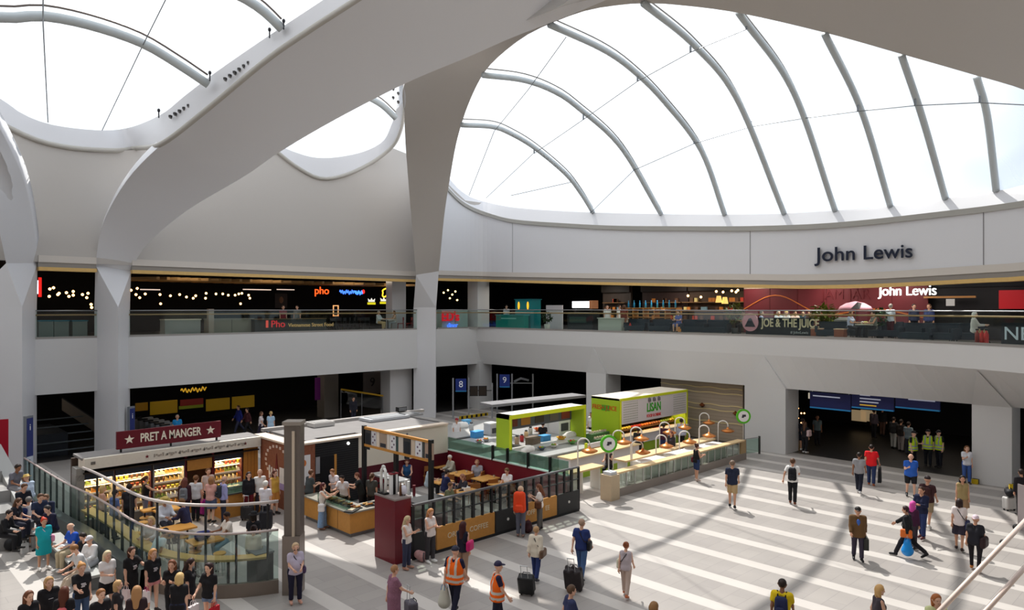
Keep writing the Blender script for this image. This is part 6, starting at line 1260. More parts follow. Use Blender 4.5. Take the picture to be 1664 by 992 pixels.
for a in ((748, 696, 1.0, 'cloth', (238, 236, 232), 'white draped cover at the left end of the green kiosk counter', 1.3), (758, 690, 1.0, 'box', (110, 180, 226), 'pale blue box behind the white draped cover', .8), (766, 700, 1.0, 'jar', (186, 188, 190), 'steel drum beside the white draped cover', 1.6), (775, 711, 1.0, 'box', (70, 150, 214), 'bright blue crate left of the lime portal frame', 1.0), (798, 706, 1.0, 'machine', (206, 204, 204), 'white machine partly behind the left side of the lime portal', .9), (779, 721, .95, 'bowl', (150, 152, 156), 'steel bowl on the counter, left of the lime portal', 1.4), (790, 718, .95, 'bowl', (170, 172, 176), 'steel bowl right of another, left of the lime portal', 1.4),
          (866, 723, 1.0, 'box', (120, 104, 90), 'brown wicker box on the counter inside the lime portal', 1.15), (885, 717, 1.0, 'box', (70, 150, 206), 'blue crate inside the lime portal', .9), (908, 703, 1.0, 'machine', (232, 230, 228), 'tall white machine on the counter inside the lime portal', 1.4), (890, 702, 1.0, 'machine', (226, 226, 226), 'small white machine left of the tall one inside the lime portal', .7), (912, 716, 1.0, 'bowl', (236, 190, 60), 'bowl of orange fruit inside the lime portal', 1.6), (925, 712, 1.0, 'cloth', (236, 232, 226), 'white draped cover at the right of the lime portal', 1.2), (840, 722, 1.0, 'jar', (206, 176, 150), 'pale jar just inside the left of the lime portal', 1.5), (848, 718, 1.0, 'jar', (190, 60, 60), 'red jar just inside the left of the lime portal', 1.3), (855, 712, 1.0, 'jar', (226, 190, 140), 'cream jar behind the red one inside the lime portal', 1.4), (862, 706, 1.0, 'jar', (216, 206, 190), 'white jar behind the brown wicker box', 1.4), (874, 701, 1.0, 'bowl', (226, 130, 70), 'bowl of orange pieces behind the blue crate', 1.5), (900, 728, 1.0, 'bowl', (230, 228, 222), 'white bowl near the front edge of the counter', 1.4), (880, 732, 1.0, 'bowl', (96, 110, 130), 'dark bowl on the front edge of the counter', 1.3), (858, 735, 1.0, 'cloth', (240, 236, 230), 'white cloth along the front edge of the counter', 1.0), (930, 722, 1.0, 'bowl', (110, 170, 90), 'green and white bowl under the right side of the lime portal', 1.5)):
    clutter(*a)
# drinks and salads between the portal and the unit
T = thing('salad_shelves', 'stepped green shelves of white tubs between the portal and the white front', 'shelf', (28.9, 22.9, 0))
for k in range(4): MB().span((0, .35 * k, .0), (1.5, .35 * k + .35, .6 + .22 * k)).build('step', M((80, 120, 70)), T)
tub = None
for k in range(4):
    for i in range(7):
        p = (29.0 + i * .21, 22.9 + .35 * k + .17, .6 + .22 * k)
        if tub is None: tub = thing('salad_tub', 'small white tub on the stepped green shelves', 'tub', p, 0, 'tubs on the stepped green shelves'); MB().lathe([(.06, 0), (.075, .1), (.08, .1)], n=10).build('tub', M((220, 206, 190)), tub); MB().lathe([(.08, .1), (.0, .13)], n=10).build('contents', M((150, 130, 90)), tub)
        else: dup(tub, p)
T = thing('price_board', 'white board with a lime edge and red writing before the green kiosk', 'board', atz(968, 757)); MB().span((-.75, -.03, .1), (.75, .03, 1.15)).build('board', M((228, 222, 222)), T); MB().span((-.8, -.05, 0), (-.68, .05, 1.2)).build('lime_post', LIMEY, T); MB().span((-.5, -.04, .72), (.5, -.03, .92)).build('line_of_lettering', M((190, 150, 90)), T); MB().span((-.5, -.04, .4), (.5, -.03, .5)).build('line_of_lettering', M((206, 110, 120)), T)
# white framed glass front with pale bar tops
YG = 18.45; XG0, XG1 = 23.75, 34.6
T = thing('glass_barrier', 'long glass barrier with a pale timber bar top and a stone kerb', 'barrier', (0, YG, 0)); MB().span((XG0, -.1, 0), (XG1, .12, .34)).build('stone_kerb', M((146, 136, 128), .5), T); MB().span((XG0, 0, .34), (XG1, .02, .95)).build('glass_panes', glass_mat((232, 240, 236), .05), T); MB().span((XG0 - .1, -.12, .95), (XG1 - .2, .28, 1.02)).build('bar_top', PALE, T)
for k in range(19): MB().span((XG0 + .2 + k * .59, -.02, .34), (XG0 + .25 + k * .59, .03, .96)).build('post', M((190, 190, 186), .4, .2), T)
MB().span((XG1 - .5, -.08, .34), (XG1, .1, 1.0)).build('timber_end', M((176, 150, 110)), T)
for x in (26.2, 28.6, 31.2): MB().span((x, .2, .15), (x + 1.8, .9, 1.0)).build('white_planter_front', M((232, 230, 224)), T)
T = thing('gate_post', 'beige stone gate post with a thin sign pole at the corner of the glass barrier', 'post', (23.4, 18.4, 0)); MB().span((-.28, -.28, 0), (.28, .28, 1.02)).build('stone_post', M((196, 176, 146), .6, noise=.06), T); MB().span((-.2, -.2, 1.02), (.2, .2, 1.14)).build('pale_cap', M((206, 210, 216)), T)
def round_sign(label, p, ztop, r):
    hd = angle_to(p) ; T = thing('round_sign', label, 'sign', (p[0], p[1], 0), hd + .35); MB().tube([(0, 0, 0), (0, 0, ztop)], .03, 6).build('pole', M((190, 184, 174)), T)
    for nm, rr, x0, x1, c in (('green_ring', r, -.04, .04, (90, 190, 40)), ('white_face', r * .74, .04, .05, (240, 238, 236))): MB().tube([(x0, 0, ztop), (x1, 0, ztop)], rr, 24).build(nm, M(c, .4), T)
    MB().box((.055, .05 * r, ztop + .1 * r), (.01, r * .5, r * .3)).build('dark_emblem', M((60, 56, 66)), T); MB().box((.055, -.12 * r, ztop - .1 * r), (.01, r * .3, r * .16)).build('dark_emblem_tail', M((60, 56, 66)), T); return T
p = atz(995, 815, 0); p = vec(23.4, 18.4, 0); z_ = H - (723 - CY) / F * depth(p); round_sign('round white sign with a green ring on the stone gate post', vec(23.5, 18.55, 0), z_, .36)
q_ = vec(34.75, 18.6, 0); round_sign('round white sign with a green ring at the far end of the glass barrier', q_, H - (677 - CY) / F * depth(q_), .38)
# inner bar counters and stools
for i, (xa, xb, y) in enumerate(((21.9, 24.6, 20.0), (26.0, 29.6, 19.9), (30.0, 33.8, 20.0))):
    T = thing('bar_table', 'long pale timber bar table behind the glass barrier, ' + ('left of the gate post', 'in the middle', 'toward the far end')[i], 'table', ((xa + xb) / 2, y, 0)); L = xb - xa; MB().span((-L / 2, -.35, .93), (L / 2, .35, 1.0)).build('tabletop', PALE, T)
    for x in (-L / 2 + .2, 0, L / 2 - .2): MB().span((x - .04, -.25, 0), (x + .04, .25, .93)).build('leg', M((224, 222, 216)), T)
def stool(label, p, group=None, top=PALE, z=.7):
    T = thing('bar_stool', label, 'stool', p, 0, group); MB().lathe([(.0, z), (.17, z), (.18, z + .03), (.16, z + .05), (.0, z + .05)], n=14).build('seat', top, T)
    for k in range(4): a = PI / 4 + k * PI / 2; MB().tube([(.2 * math.cos(a), .2 * math.sin(a), 0), (.1 * math.cos(a), .1 * math.sin(a), z)], .014, 5).build('leg', M((210, 208, 202)), T)
    MB().tube([(.16 * math.cos(a), .16 * math.sin(a), .22) for a in np.linspace(0, 2 * PI, 13)], .01, 5, caps=False).build('foot_ring', M((210, 208, 202)), T); return T
st0 = None
for k in range(15):
    p = (24.6 + k * .66, 19.15 + .12 * (k % 2), 0)
    if st0 is None: st0 = stool('pale stool in the row behind the glass barrier', p, 'pale stools behind the glass barrier')
    else: dup(st0, p)
# brass lamps on white swan-neck poles
COP = M((196, 124, 66), .3, .75); lamp0 = None
for px, py, base, lab in ((947, 733, 757, 'leftmost, by the lime leg'), (1004, 719, 754, 'half behind the round sign'), (1033, 713, 752, 'second pole from the round sign'), (1035, 735, 764, 'lowest, right of the round sign'), (1074, 725, 757, 'alone in the middle of the bar'), (1080, 703, 742, 'high, in front of the produce shelves'), (1105, 695, 738, 'beside the right lime leg'), (1112, 718, 750, 'right of the woman in the maroon skirt'), (1144, 708, 744, 'lower of two before the slatted screen'), (1145, 687, 734, 'upper of two before the slatted screen'), (1175, 700, 742, 'rightmost, before the slatted screen')):
    q = aty(px - 8, base, 20.9 if py < 706 and px != 1175 else 19.6); d = depth(q); zt = H - (py - CY) / F * d; q[2] = 0
    T = thing('swan_neck_lamp', 'copper lamp on white swan neck pole, ' + lab, 'lamp', q, angle_to(q) + PI / 2)
    a = .24; zt2 = zt + .3
    MB().tube([(0, 0, -.02), (0, 0, zt2)] + [(a - a * math.cos(t), 0, zt2 + a * .9 * math.sin(t)) for t in np.linspace(.3, PI, 9)] + [(2 * a, 0, zt + .12)], .028, 6).build('pole', M((236, 234, 230), .4), T, smooth=True)
    MB().lathe([(.0, -.1), (.18, -.09), (.34, -.01), (.34, .02), (.2, .08), (.07, .12), (.04, .2), (.0, .2)], (2 * a, 0, zt), 18).build('shade', COP, T, smooth=True); MB().lathe([(.05, 0), (.05, .03)], n=10).build('base', WHITE, T)

# ---------------------------------------------------------------- curved glass screen of the sandwich seating
pth = [(6.2, 34.8), (6.3, 30), (6.4, 28), (6.55, 26.2), (6.6, 24.5), (6.6, 22.6), (6.75, 21.3), (7.2, 20.2), (7.9, 19.4), (8.6, 18.95), (9.2, 18.7)]
SP = spline([vec(a, b, 0) for a, b in pth], 64)
CS = thing('curved_screen', 'curved glass screen with dark posts and rails around the sandwich seating', 'screen', (0, 0, 0))
MB().grid([[p + UP * .35 for p in SP], [p + UP * 1.7 for p in SP]]).build('glass_panes', glass_mat((196, 216, 210), .1, .05, (190, 214, 208)), CS, recalc=False)
k0 = min(range(64), key=lambda i: abs(SP[i][1] - 27.2))
MB().tube([p + UP * 1.72 for p in SP], .035, 6).build('handrail', M((206, 190, 186), .35, .3), CS, smooth=True); MB().tube([p + UP * 2.5 for p in SP[k0:]], .045, 6).build('top_rail', M((206, 196, 192), .35, .3), CS, smooth=True)
nrm = []
for i, p in enumerate(SP):
    t = SP[min(i + 1, 63)] - SP[max(i - 1, 0)]; t /= np.linalg.norm(t); nrm.append(vec(-t[1], t[0], 0))   # to the inside
MB().grid([[p - n_ * .06 for p, n_ in zip(SP, nrm)], [p - n_ * .06 + UP * .36 for p, n_ in zip(SP, nrm)], [p + n_ * .08 + UP * .36 for p, n_ in zip(SP, nrm)], [p + n_ * .08 for p, n_ in zip(SP, nrm)]]).build('kerb', M((136, 124, 114), .4, .3), CS, recalc=False)
for i in range(2, 64, 3):
    p, n_ = SP[i], nrm[i]; tall = i >= k0; MB().tube([p + n_ * .06 + UP * .3, p + n_ * .06 + UP * (2.5 if tall and (i % 6 == 2) else 1.72)], .035, 6).build('post', M((46, 46, 48), .5), CS)
T = thing('bar_ledge', 'curved timber bar ledge running inside the glass screen', 'counter', (0, 0, 0)); r_ = range(k0 - 2, 63)
MB().grid([[SP[i] + nrm[i] * .12 + UP * .92 for i in r_], [SP[i] + nrm[i] * .12 + UP * .98 for i in r_], [SP[i] + nrm[i] * .5 + UP * .98 for i in r_], [SP[i] + nrm[i] * .5 + UP * .92 for i in r_], [SP[i] + nrm[i] * .12 + UP * .92 for i in r_]]).build('ledge_top', M((222, 176, 104), .45, noise=.06), T)
for i in range(k0, 63, 5): MB().span(tuple(SP[i] + nrm[i] * .3 - vec(.03, .03, 0)), tuple(SP[i] + nrm[i] * .3 + vec(.03, .03, .92))).build('bracket_leg', BLACK, T)
# tables in the sandwich seating
for px, py, lab, w_ in ((270, 827, 'timber table at the far side of the sandwich seating', .8), (290, 857, 'timber table in front of the person in the white shirt and cap', .9), (333, 877, 'timber table with a navy rucksack in the sandwich seating', .9), (243, 828, 'small timber table beside the far table', .5)):
    p = atz(px, py, .98); T = thing('high_table', lab, 'table', (p[0], p[1], 0)); MB().span((-w_ / 2, -w_ / 2.6, .93), (w_ / 2, w_ / 2.6, .98)).build('tabletop', M((226, 160, 76), .45, noise=.08), T)
    for x in (-1, 1): MB().tube([(x * w_ * .3, 0, .03), (x * w_ * .3, 0, .93)], .03, 6).build('leg', BLACK, T); MB().span((x * w_ * .3 - .03, -.28, 0), (x * w_ * .3 + .03, .28, .03)).build('foot', BLACK, T)
    if 'navy' in lab:
        B = thing('backpack', 'navy rucksack lying on a timber table in the sandwich seating', 'bag', (p[0] - .05, p[1], .98)); v, f = sdf_mesh([(vec(-.12, 0, .13), vec(.12, .03, .13), .14, .12)], .03, .05); mesh_obj('bag_body', v, f, M((34, 44, 110)), B); MB().tube([(-.1, -.1, .2), (0, -.16, .22), (.1, -.1, .2)], .02, 5).build('strap', BLACK, B)
OT = M((222, 166, 90), .5); s0_ = None
for px, py, lab in ((262, 862, 'left of the table with the cap wearer'), (273, 873, 'in front of the table with the cap wearer'), (297, 873, 'right of the table with the cap wearer'), (318, 890, 'nearer of two left of the navy rucksack'), (317, 897, 'nearest of the curved screen, left of the navy rucksack'), (357, 900, 'right of the navy rucksack'), (232, 850, 'beside the small timber table'), (236, 842, 'behind the small timber table'), (222, 868, 'near the dark posts'), (240, 880, 'by the bent white shirted person')):
    p = atz(px, py, .72); p[2] = 0
    if s0_ is None: s0_ = stool('timber topped stool ' + lab, p, None, OT)
    else: dup(s0_, p, None, 'timber topped stool ' + lab)
T = thing('litter_cabinet', 'dark bin cabinet at the right end of the curved screen', 'cabinet', (9.05, 19.5, 0)); MB().span((-.25, -.3, 0), (.25, .3, .95)).build('cabinet_body', M((44, 46, 48)), T); MB().span((-.27, -.32, .95), (.27, .32, 1.0)).build('lid', GREY, T)
# tall steel pillar
p = atz(477, 963); dz_ = depth(p); zt = H - (690 - CY) / F * dz_; zm = H - (868 - CY) / F * dz_
T = thing('steel_pillar', 'tall brown grey steel pillar with a pale stripe at the end of the curved screen', 'pillar', p, AZ - PI / 2); MB().span((-.24, -.24, 0), (.24, .24, zm)).build('lower_sleeve', M((140, 130, 122), .35, .5), T); MB().span((-.2, -.2, zm), (.24, .2, zt)).build('upper_shaft', M((112, 104, 98), .4, .4), T); MB().span((.03, -.26, zm), (.1, -.2, zt - .15)).build('pale_stripe', M((206, 190, 170)), T); MB().span((-.24, -.24, zt), (.26, .24, zt + .1)).build('cap_plate', M((150, 142, 134), .4, .3), T)

# ---------------------------------------------------------------- stepped seating at the far left
m = MB()
for k, y in enumerate((28.0, 29.6, 31.2, 32.8)): m.span((-7, y, k * .42), (5.14, 36, (k + 1) * .42))
o = m.build('floor_terrace', M((150, 148, 146), .6, noise=.1, scale=2)); struct(o, 'stepped stone seating terraces at the far left')
T = thing('ramp_kerb', 'sloping pale stone stringer between the terraces and the glass screen', 'kerb', (0, 0, 0)); MB().add([(5.15, 27.6, 0), (5.6, 27.6, 0), (5.6, 36, 0), (5.15, 36, 0), (5.15, 27.6, .5), (5.6, 27.6, .5), (5.6, 36, 2.2), (5.15, 36, 2.2)], [(0, 1, 5, 4), (4, 5, 6, 7), (0, 4, 7, 3), (1, 2, 6, 5), (3, 7, 6, 2)]).build('kerb_stone', M((168, 168, 166), .6), T)
T = thing('stone_bench', 'low pale stone bench along the foot of the glass screen', 'bench', (0, 0, 0)); MB().span((5.35, 22.3, .36), (5.88, 27.4, .43)).build('bench_top', M((176, 176, 172), .6), T); MB().span((5.42, 22.4, 0), (5.88, 27.3, .36)).build('bench_base', M((120, 122, 122)), T)
kq = [i for i in range(64) if SP[i][1] > 21.0]
o = MB().grid([[SP[i] - nrm[i] * .5 for i in kq], [SP[i] - nrm[i] * .42 + UP * .72 for i in kq], [SP[i] - nrm[i] * .08 + UP * .72 for i in kq], [SP[i] - nrm[i] * .08 for i in kq]]).build('plinth_wall', M((74, 80, 80), .3), None, recalc=False); tag(o, 'dark grey sloping plinth along the foot of the glass screen', 'plinth')
# information totems
for px, y0, base, lab in ((46, 676, 796, 'grey blue information totem at the left end of the kiosk'), (213, 661, 742, 'blue information totem with a white letter behind the maroon sign')):
    p = atz(px, base); hh = H - (y0 - CY) / F * depth(p); T = thing('information_totem', lab, 'sign', p, angle_to(p) + PI / 2 + .9); MB().span((-.2, -.07, 0), (.2, .07, hh)).build('steel_frame', M((130, 134, 140), .4, .3), T); MB().span((-.18, -.08, hh * .45), (.18, -.07, hh - .1)).build('blue_panel', M((40, 50, 110)), T); MB().span((-.18, -.08, .2), (.18, -.07, hh * .45)).build('pale_panel', M((190, 196, 206)), T)
    text('letter', 'i', .4, WHITE, T, (0, -.09, hh - .5), (PI / 2, 0, 0), .006)
o_ = MB().span((-.35, -.06, 0), (.35, .06, 2.9)).build('poster_stand', M((170, 16, 40), .5), None, loc=tuple(atz(-2, 790) ), rz=angle_to(atz(-2, 790)) + PI / 2); tag(o_, 'sliver of a bright red standing banner at the left picture edge', 'banner')
# near handrails at the lower right
T = thing('stair_rail', 'pair of pale sloping handrails with glass at the lower right', 'handrail', (0, 0, 0))
for a, b in (((1720, 790, 9.6), (1500, 1022, 7.6)), ((1720, 862, 9.2), (1560, 1040, 7.6))):
    p, q = atd(*a), atd(*b); MB().tube([p, q], .028, 8).build('rail', M((226, 206, 196), .35, .2), T, smooth=True)
    for t in (0, 1.0): c = p + (q - p) * t; MB().tube([c * [1, 1, 0], c], .03, 6).build('post', STEEL, T)
for px, py, d in ((1651, 857, 9.0), (1630, 882, 8.8)): c = atd(px, py, d); MB().ball(tuple(c), .04, 6, 5).build('bracket', BLACK, T)
p = atz(1676, 866); T = thing('brick_pier', 'edge of a brick clad pier with a pale glass strip at the right edge', 'pier', p, AZ - PI / 2); MB().span((-.16, -.1, 0), (.5, .4, 1.55)).build('brick_cladding', M((150, 84, 70), .8, noise=.3, scale=20), T); MB().span((-.2, -.14, 0), (-.16, .4, 1.6)).build('glass_strip', M((150, 140, 140), .3), T)
# ---------------------------------------------------------------- the people
BLK, NVY, WHT, JEAN, KHK, GRYC = (28, 28, 32), (34, 40, 72), (232, 230, 228), (62, 80, 116), (186, 158, 116), (128, 128, 132)
BLOND, BROWN, DKB, GREYH, GING, WHH = (206, 172, 116), (88, 58, 38), (40, 28, 24), (150, 144, 138), (170, 96, 50), (222, 218, 210)
def Pn(label, px, hy, h=1.66, face=0, z0=0.0, pose='stand', **k):
    sc = h / 1.72; top_ = z0 + (h if pose in ('stand', 'walk') else (1.33 if pose == 'sit' else 1.3) * sc)
    q = atz(px, hy, top_); return person(label, pos=(q[0], q[1], z0), h=h, face=face, z0=z0, pose=pose, **k)
PHONE = (.35, .06, 1.7, .35); FOLD = (.35, .1, 1.45, .55); REST = (.02, .1, .15, 0); CARRY = (.05, .08, .1, 0); UPF = (.9, .15, 1.1, .2)
def short(c): return ('short', c)
# open floor
Pn('man in navy t-shirt and beige shorts walking away on the striped floor', 1190, 752, 1.79, 178, pose='walk', stride=.16, skin=1, hr=('crop', (120, 100, 84)), top=('tee', (34, 40, 62)), bot=('shorts', KHK), shoe=BLK)
PACKN['man in white shirt and black trousers walking away with one arm swung out'] = 'small black backpack on the man in white shirt walking away'
Pn('man in white shirt and black trousers walking away with one arm swung out', 1288, 749, 1.75, 176, pose='walk', stride=.15, skin=1, hr=short(BROWN), top=('tee', WHT), bot=('trousers', BLK), shoe=(110, 60, 40), pack=(BLK, .95), aL=(-.5, .35, .2, 0), aR=(.4, .15, 1.1, .2))
a = Pn('woman in black top and denim shorts standing at the long glass barrier', 1132, 724, 1.62, 120, skin=1, fem=1, hr=('bun', (70, 40, 28)), top=('sleeveless', (20, 20, 24)), bot=('shorts', (40, 56, 92)), shoe=(190, 170, 160), aL=FOLD, aR=FOLD)
shoulder_bag(a, 'small dark red shoulder bag on the woman at the glass barrier', (96, 20, 30), 1)
Pn('man in grey t-shirt and black trousers walking towards the platform entrance', 1396, 738, 1.68, 170, pose='walk', stride=.28, skin=2, hr=('crop', DKB), top=('tee', (150, 150, 154)), bot=('trousers', (26, 30, 46)), shoe=(220, 220, 220))
a = Pn('man in bright red t-shirt and jeans walking away beside the grey shirted man', 1416, 726, 1.74, 175, pose='walk', stride=.15, skin=1, hr=('crop', DKB), top=('tee', (226, 28, 36)), bot=('trousers', (40, 54, 92)), shoe=(150, 80, 50), aR=(.1, .25, .5, 0), wide=1.1)
carrier(a['handR'] - vec(0, 0, .0), 'tall black garment bag held by the man in the bright red t-shirt', (24, 24, 28), (.4, .14, .62), a['hd'], 'garment_bag')
a = Pn('stout man in blue printed t-shirt and black shorts facing the viewer', 1480, 741, 1.72, 10, pose='walk', stride=.18, skin=0, hr=('fringe', WHH), top=('tee', (44, 96, 190)), bot=('shorts', BLK), shoe=BLK, wide=1.25, aR=(.4, .1, 1.6, .4), print_=(120, 140, 120))
Pn('man in black with shorts and white shoes at the left side of the platform entrance', 1304, 682, 1.72, 160, skin=1, hr=short(DKB), top=('tee', (20, 22, 34)), bot=('shorts', (22, 24, 36)), shoe=(230, 230, 230))
a = Pn('woman in black with white shoes beside the entrance column', 1308, 688, 1.62, 150, skin=1, fem=1, hr=('long', BROWN), top=('tee', (30, 28, 32)), bot=('trousers', BLK), shoe=(230, 226, 226))
shoulder_bag(a, 'pale pink shoulder bag on the woman beside the entrance column', (220, 190, 190), -1, (.34, .14, .32), .2)
Pn('man in grey shirt standing in the shade of the platform entrance', 1328, 677, 1.66, 10, skin=2, hr=('crop', DKB), top=('tee', (96, 110, 112)), bot=('trousers', BLK))
for px, hy, c, b, lab in ((1420, 667, (84, 74, 84), BLK, 'person in mauve top deep in the platform entrance, left of a pair'), (1434, 664, BLK, (96, 70, 60), 'person in black deep in the platform entrance, right of a pair'), (1452, 680, (30, 30, 34), (170, 170, 168), 'person in black jacket and pale trousers in the platform entrance'), (1464, 684, (36, 30, 30), (150, 140, 136), 'dark clothed person half behind the pale trousered one'), (1476, 688, (130, 146, 156), (60, 62, 70), 'person in pale blue shirt in the platform entrance by the police')):
    Pn(lab, px, hy, 1.7, 150, skin=1, hr=short(DKB), top=('tee' if px > 1470 else 'long', c), bot=('trousers', b))
HV = ((196, 226, 40), (150, 160, 168))
for px, hy, f, lab in ((1484, 703, 60, 'police officer in yellow vest, left of the three'), (1508, 701, 170, 'police officer seen from behind, middle of the three'), (1526, 702, -40, 'police officer in yellow vest, right of the three')):
    Pn(lab, px, hy, 1.76, f, skin=0, hr=('cap', (24, 26, 34)), top=('tee', (24, 26, 36)), bot=('trousers', (20, 22, 30)), vest=HV, aL=FOLD if f == 60 else None, wide=1.08)
Pn('woman in white t-shirt and blue jeans beside the right square column', 1571, 727, 1.64, 15, skin=0, fem=1, hr=('long', (120, 80, 50)), top=('tee', (220, 222, 230)), bot=('trousers', (66, 96, 160)), shoe=(60, 50, 50), aR=PHONE)
PACKN['man in dark maroon top and shorts walking away behind the man in navy'] = 'dark red backpack on the man behind the navy clothed man'
Pn('man in dark maroon top and shorts walking away behind the man in navy', 1507, 778, 1.76, 165, pose='walk', stride=.2, skin=1, hr=('cap', (40, 24, 26)), top=('tee', (60, 32, 34)), bot=('shorts', (150, 132, 104)), shoe=(220, 216, 210), pack=((66, 36, 36), .9), wide=1.1)
Pn('tall man in navy long sleeves and jeans with folded arms on the right floor', 1498, 795, 1.7, -30, pose='walk', stride=.12, skin=1, hr=short((70, 44, 30)), top=('long', (26, 32, 62)), bot=('trousers', (40, 54, 100)), shoe=(90, 40, 40), aL=FOLD, aR=FOLD)
a = Pn('person in black jacket striding left with an arm stretched out', 1476, 822, 1.62, -100, pose='walk', stride=.5, skin=1, hr=short((50, 24, 26)), top=('jacket', (26, 26, 30)), bot=('trousers', (30, 28, 34)), shoe=BLK, aR=(.9, .3, .1, 0), aL=(-.1, .2, .15, 0), lean=.08)
shoulder_bag(a, 'rainbow coloured messenger bag on the striding person in black', (220, 110, 40), 1, (.34, .1, .26), -.04, BLK)
carrier(a['handL'], 'bulging bright blue plastic bag held by the striding person', (30, 140, 220), (.36, .24, .46), a['hd'], 'plastic_bag', None, True)
Pn('person in pink headscarf half hidden behind the striding person in black', 1483, 818, 1.5, 150, skin=1, fem=1, hr=('veil', (220, 80, 170)), top=('long', (70, 30, 60)), bot=('trousers', (60, 50, 60)))
Pn('woman with long dark hair in a flowery top facing the viewer', 1564, 776, 1.64, 5, skin=1, fem=1, hr=('long', (24, 18, 18)), top=('sleeveless', (160, 140, 96)), bot=('skirt', (150, 120, 90)), shoe=(90, 60, 50))
a = Pn('woman in white top, dark skirt and blue leggings with dark bobbed hair', 1559, 815, 1.6, 172, pose='walk', stride=.15, skin=1, fem=1, hr=('bob', (44, 26, 24)), top=('tee', (232, 220, 218)), bot=('skirt', (48, 42, 56)), shoe=(50, 36, 36), aR=PHONE)
shoulder_bag(a, 'navy shoulder bag on the woman in white top and dark skirt', (40, 44, 84), -1, (.3, .12, .3), -.06)
a = Pn('woman in black t-shirt and leggings with a pale pink cap walking away', 1585, 842, 1.58, 165, pose='walk', stride=.16, skin=1, fem=1, hr=('capback', (226, 206, 216)), top=('tee', (34, 34, 42)), bot=('leggings', (28, 24, 30)), shoe=(190, 120, 60), wide=1.3)
shoulder_bag(a, 'dark brown handbag on the woman with the pale pink cap', (46, 26, 28), -1, (.38, .16, .28), .0)
a = Pn('dark clothed traveller at the right picture edge', 1660, 766, 1.7, -150, skin=1, hr=short(DKB), top=('jacket', (30, 28, 34)), bot=('trousers', BLK))
suitcase(atz(1640, 830), 'white and black wheeled case at the right picture edge', (206, 204, 200), angle_to(atz(1640, 830)) + .8, .5)
c = atz(1645, 812, .0); B = thing('holdall', 'black holdall with yellow trim resting on the white wheeled case', 'bag', (*atz(1640, 830)[:2], .56), .3); v, f = sdf_mesh([(vec(-.2, 0, .15), vec(.2, 0, .15), .15, .15)], .03, .03); mesh_obj('bag_body', v, f, M(BLK), B); MB().tube([(-.15, 0, .28), (0, 0, .42), (.15, 0, .28)], .02, 5).build('handle', M((200, 170, 40)), B)
a = Pn('man in brown coat, blue scarf and flat cap carrying a briefcase', 1394, 828, 1.6, 8, pose='walk', stride=.16, skin=1, hr=('cap', (44, 40, 40)), top=('jacket', (104, 76, 46)), bot=('trousers', (58, 52, 68)), shoe=BLK, wide=1.12)
MB().ball((.12, 0, 1.3), (.05, .07, .12), 8, 6).build('scarf', M((60, 100, 180)), a['o'], smooth=True)
B = thing('briefcase', 'dark grey briefcase carried by the man in the brown coat', 'briefcase', a['handL'] - vec(0, 0, .4), a['hd']); MB().span((-.24, -.07, 0), (.24, .07, .34)).build('case_shell', M((44, 46, 44), .5), B); MB().tube([(-.07, 0, .34), (-.06, 0, .4), (.06, 0, .4), (.07, 0, .34)], .014, 5).build('handle', BLACK, B)
PACKN['man in yellow t-shirt with a navy backpack at the bottom of the floor'] = 'navy backpack with pale piping worn over the yellow t-shirt'
Pn('man in yellow t-shirt with a navy backpack at the bottom of the floor', 1271, 947, 1.66, 172, pose='walk', stride=.2, skin=2, hr=('crop', (50, 38, 32)), top=('tee', (236, 204, 30)), bot=('trousers', (60, 60, 72)), pack=((40, 46, 84), .9))
Pn('blond bobbed woman in patterned sleeveless top at the bottom right', 1428, 956, 1.6, 110, pose='walk', stride=.2, skin=0, fem=1, hr=('bob', (214, 170, 110)), top=('sleeveless', (70, 62, 70)), bot=('trousers', (60, 56, 60)))
Pn('ginger haired person only partly in view at the bottom right', 1521, 971, 1.62, 30, pose='walk', stride=.2, skin=0, hr=('bob', (176, 104, 56)), top=('tee', (220, 226, 170)), bot=('trousers', JEAN))
a = Pn('woman in pale patterned top and trousers with hair tied up walking away', 1017, 885, 1.42, 165, pose='walk', stride=.26, skin=0, fem=1, hr=('bun', (150, 84, 50)), top=('sleeveless', (196, 184, 190)), bot=('trousers', (198, 176, 164)), shoe=(196, 110, 70))
shoulder_bag(a, 'cream shoulder bag on the woman in the pale patterned outfit', (220, 214, 190), 1, (.26, .1, .28), .1)
a = Pn('man in navy polo shirt and jeans pulling a dark suitcase', 945, 848, 1.68, 160, pose='walk', stride=.24, skin=0, hr=('crop', (170, 140, 120)), top=('polo', (40, 56, 112)), bot=('trousers', (70, 100, 146)), shoe=(60, 62, 70), aL=(-.35, .12, .15, 0))
shoulder_bag(a, 'black satchel on the man in navy polo shirt and jeans', (26, 26, 32), -1, (.24, .1, .26), .06)
suitcase(atz(934, 959), 'dark brown suitcase pulled by the man in the navy polo shirt', (48, 42, 44), angle_to(atz(934, 959)) + math.radians(165), .68, .48, .28, .35)
a = Pn('woman in cream poncho and jeans pulling a black suitcase', 871, 860, 1.48, 160, pose='walk', stride=.22, skin=0, fem=1, hr=('short', (180, 142, 100)), top=('poncho', (228, 218, 200)), bot=('trousers', (44, 58, 110)), shoe=(50, 50, 60), aR=(-.3, .12, .15, 0))
shoulder_bag(a, 'brown fringed bag on the woman in the cream poncho', (110, 84, 66), -1, (.42, .12, .24), -.04, BLK)
suitcase(atz(857, 966), 'black suitcase pulled by the woman in the cream poncho', (30, 30, 32), angle_to(atz(857, 966)) + math.radians(165), .56, .42, .26, .35)
Pn('man in navy polo shirt only partly in view at the bottom centre', 927, 957, 1.66, 110, pose='walk', stride=.2, skin=0, hr=short((90, 66, 48)), top=('polo', (48, 54, 90)), bot=('trousers', JEAN))
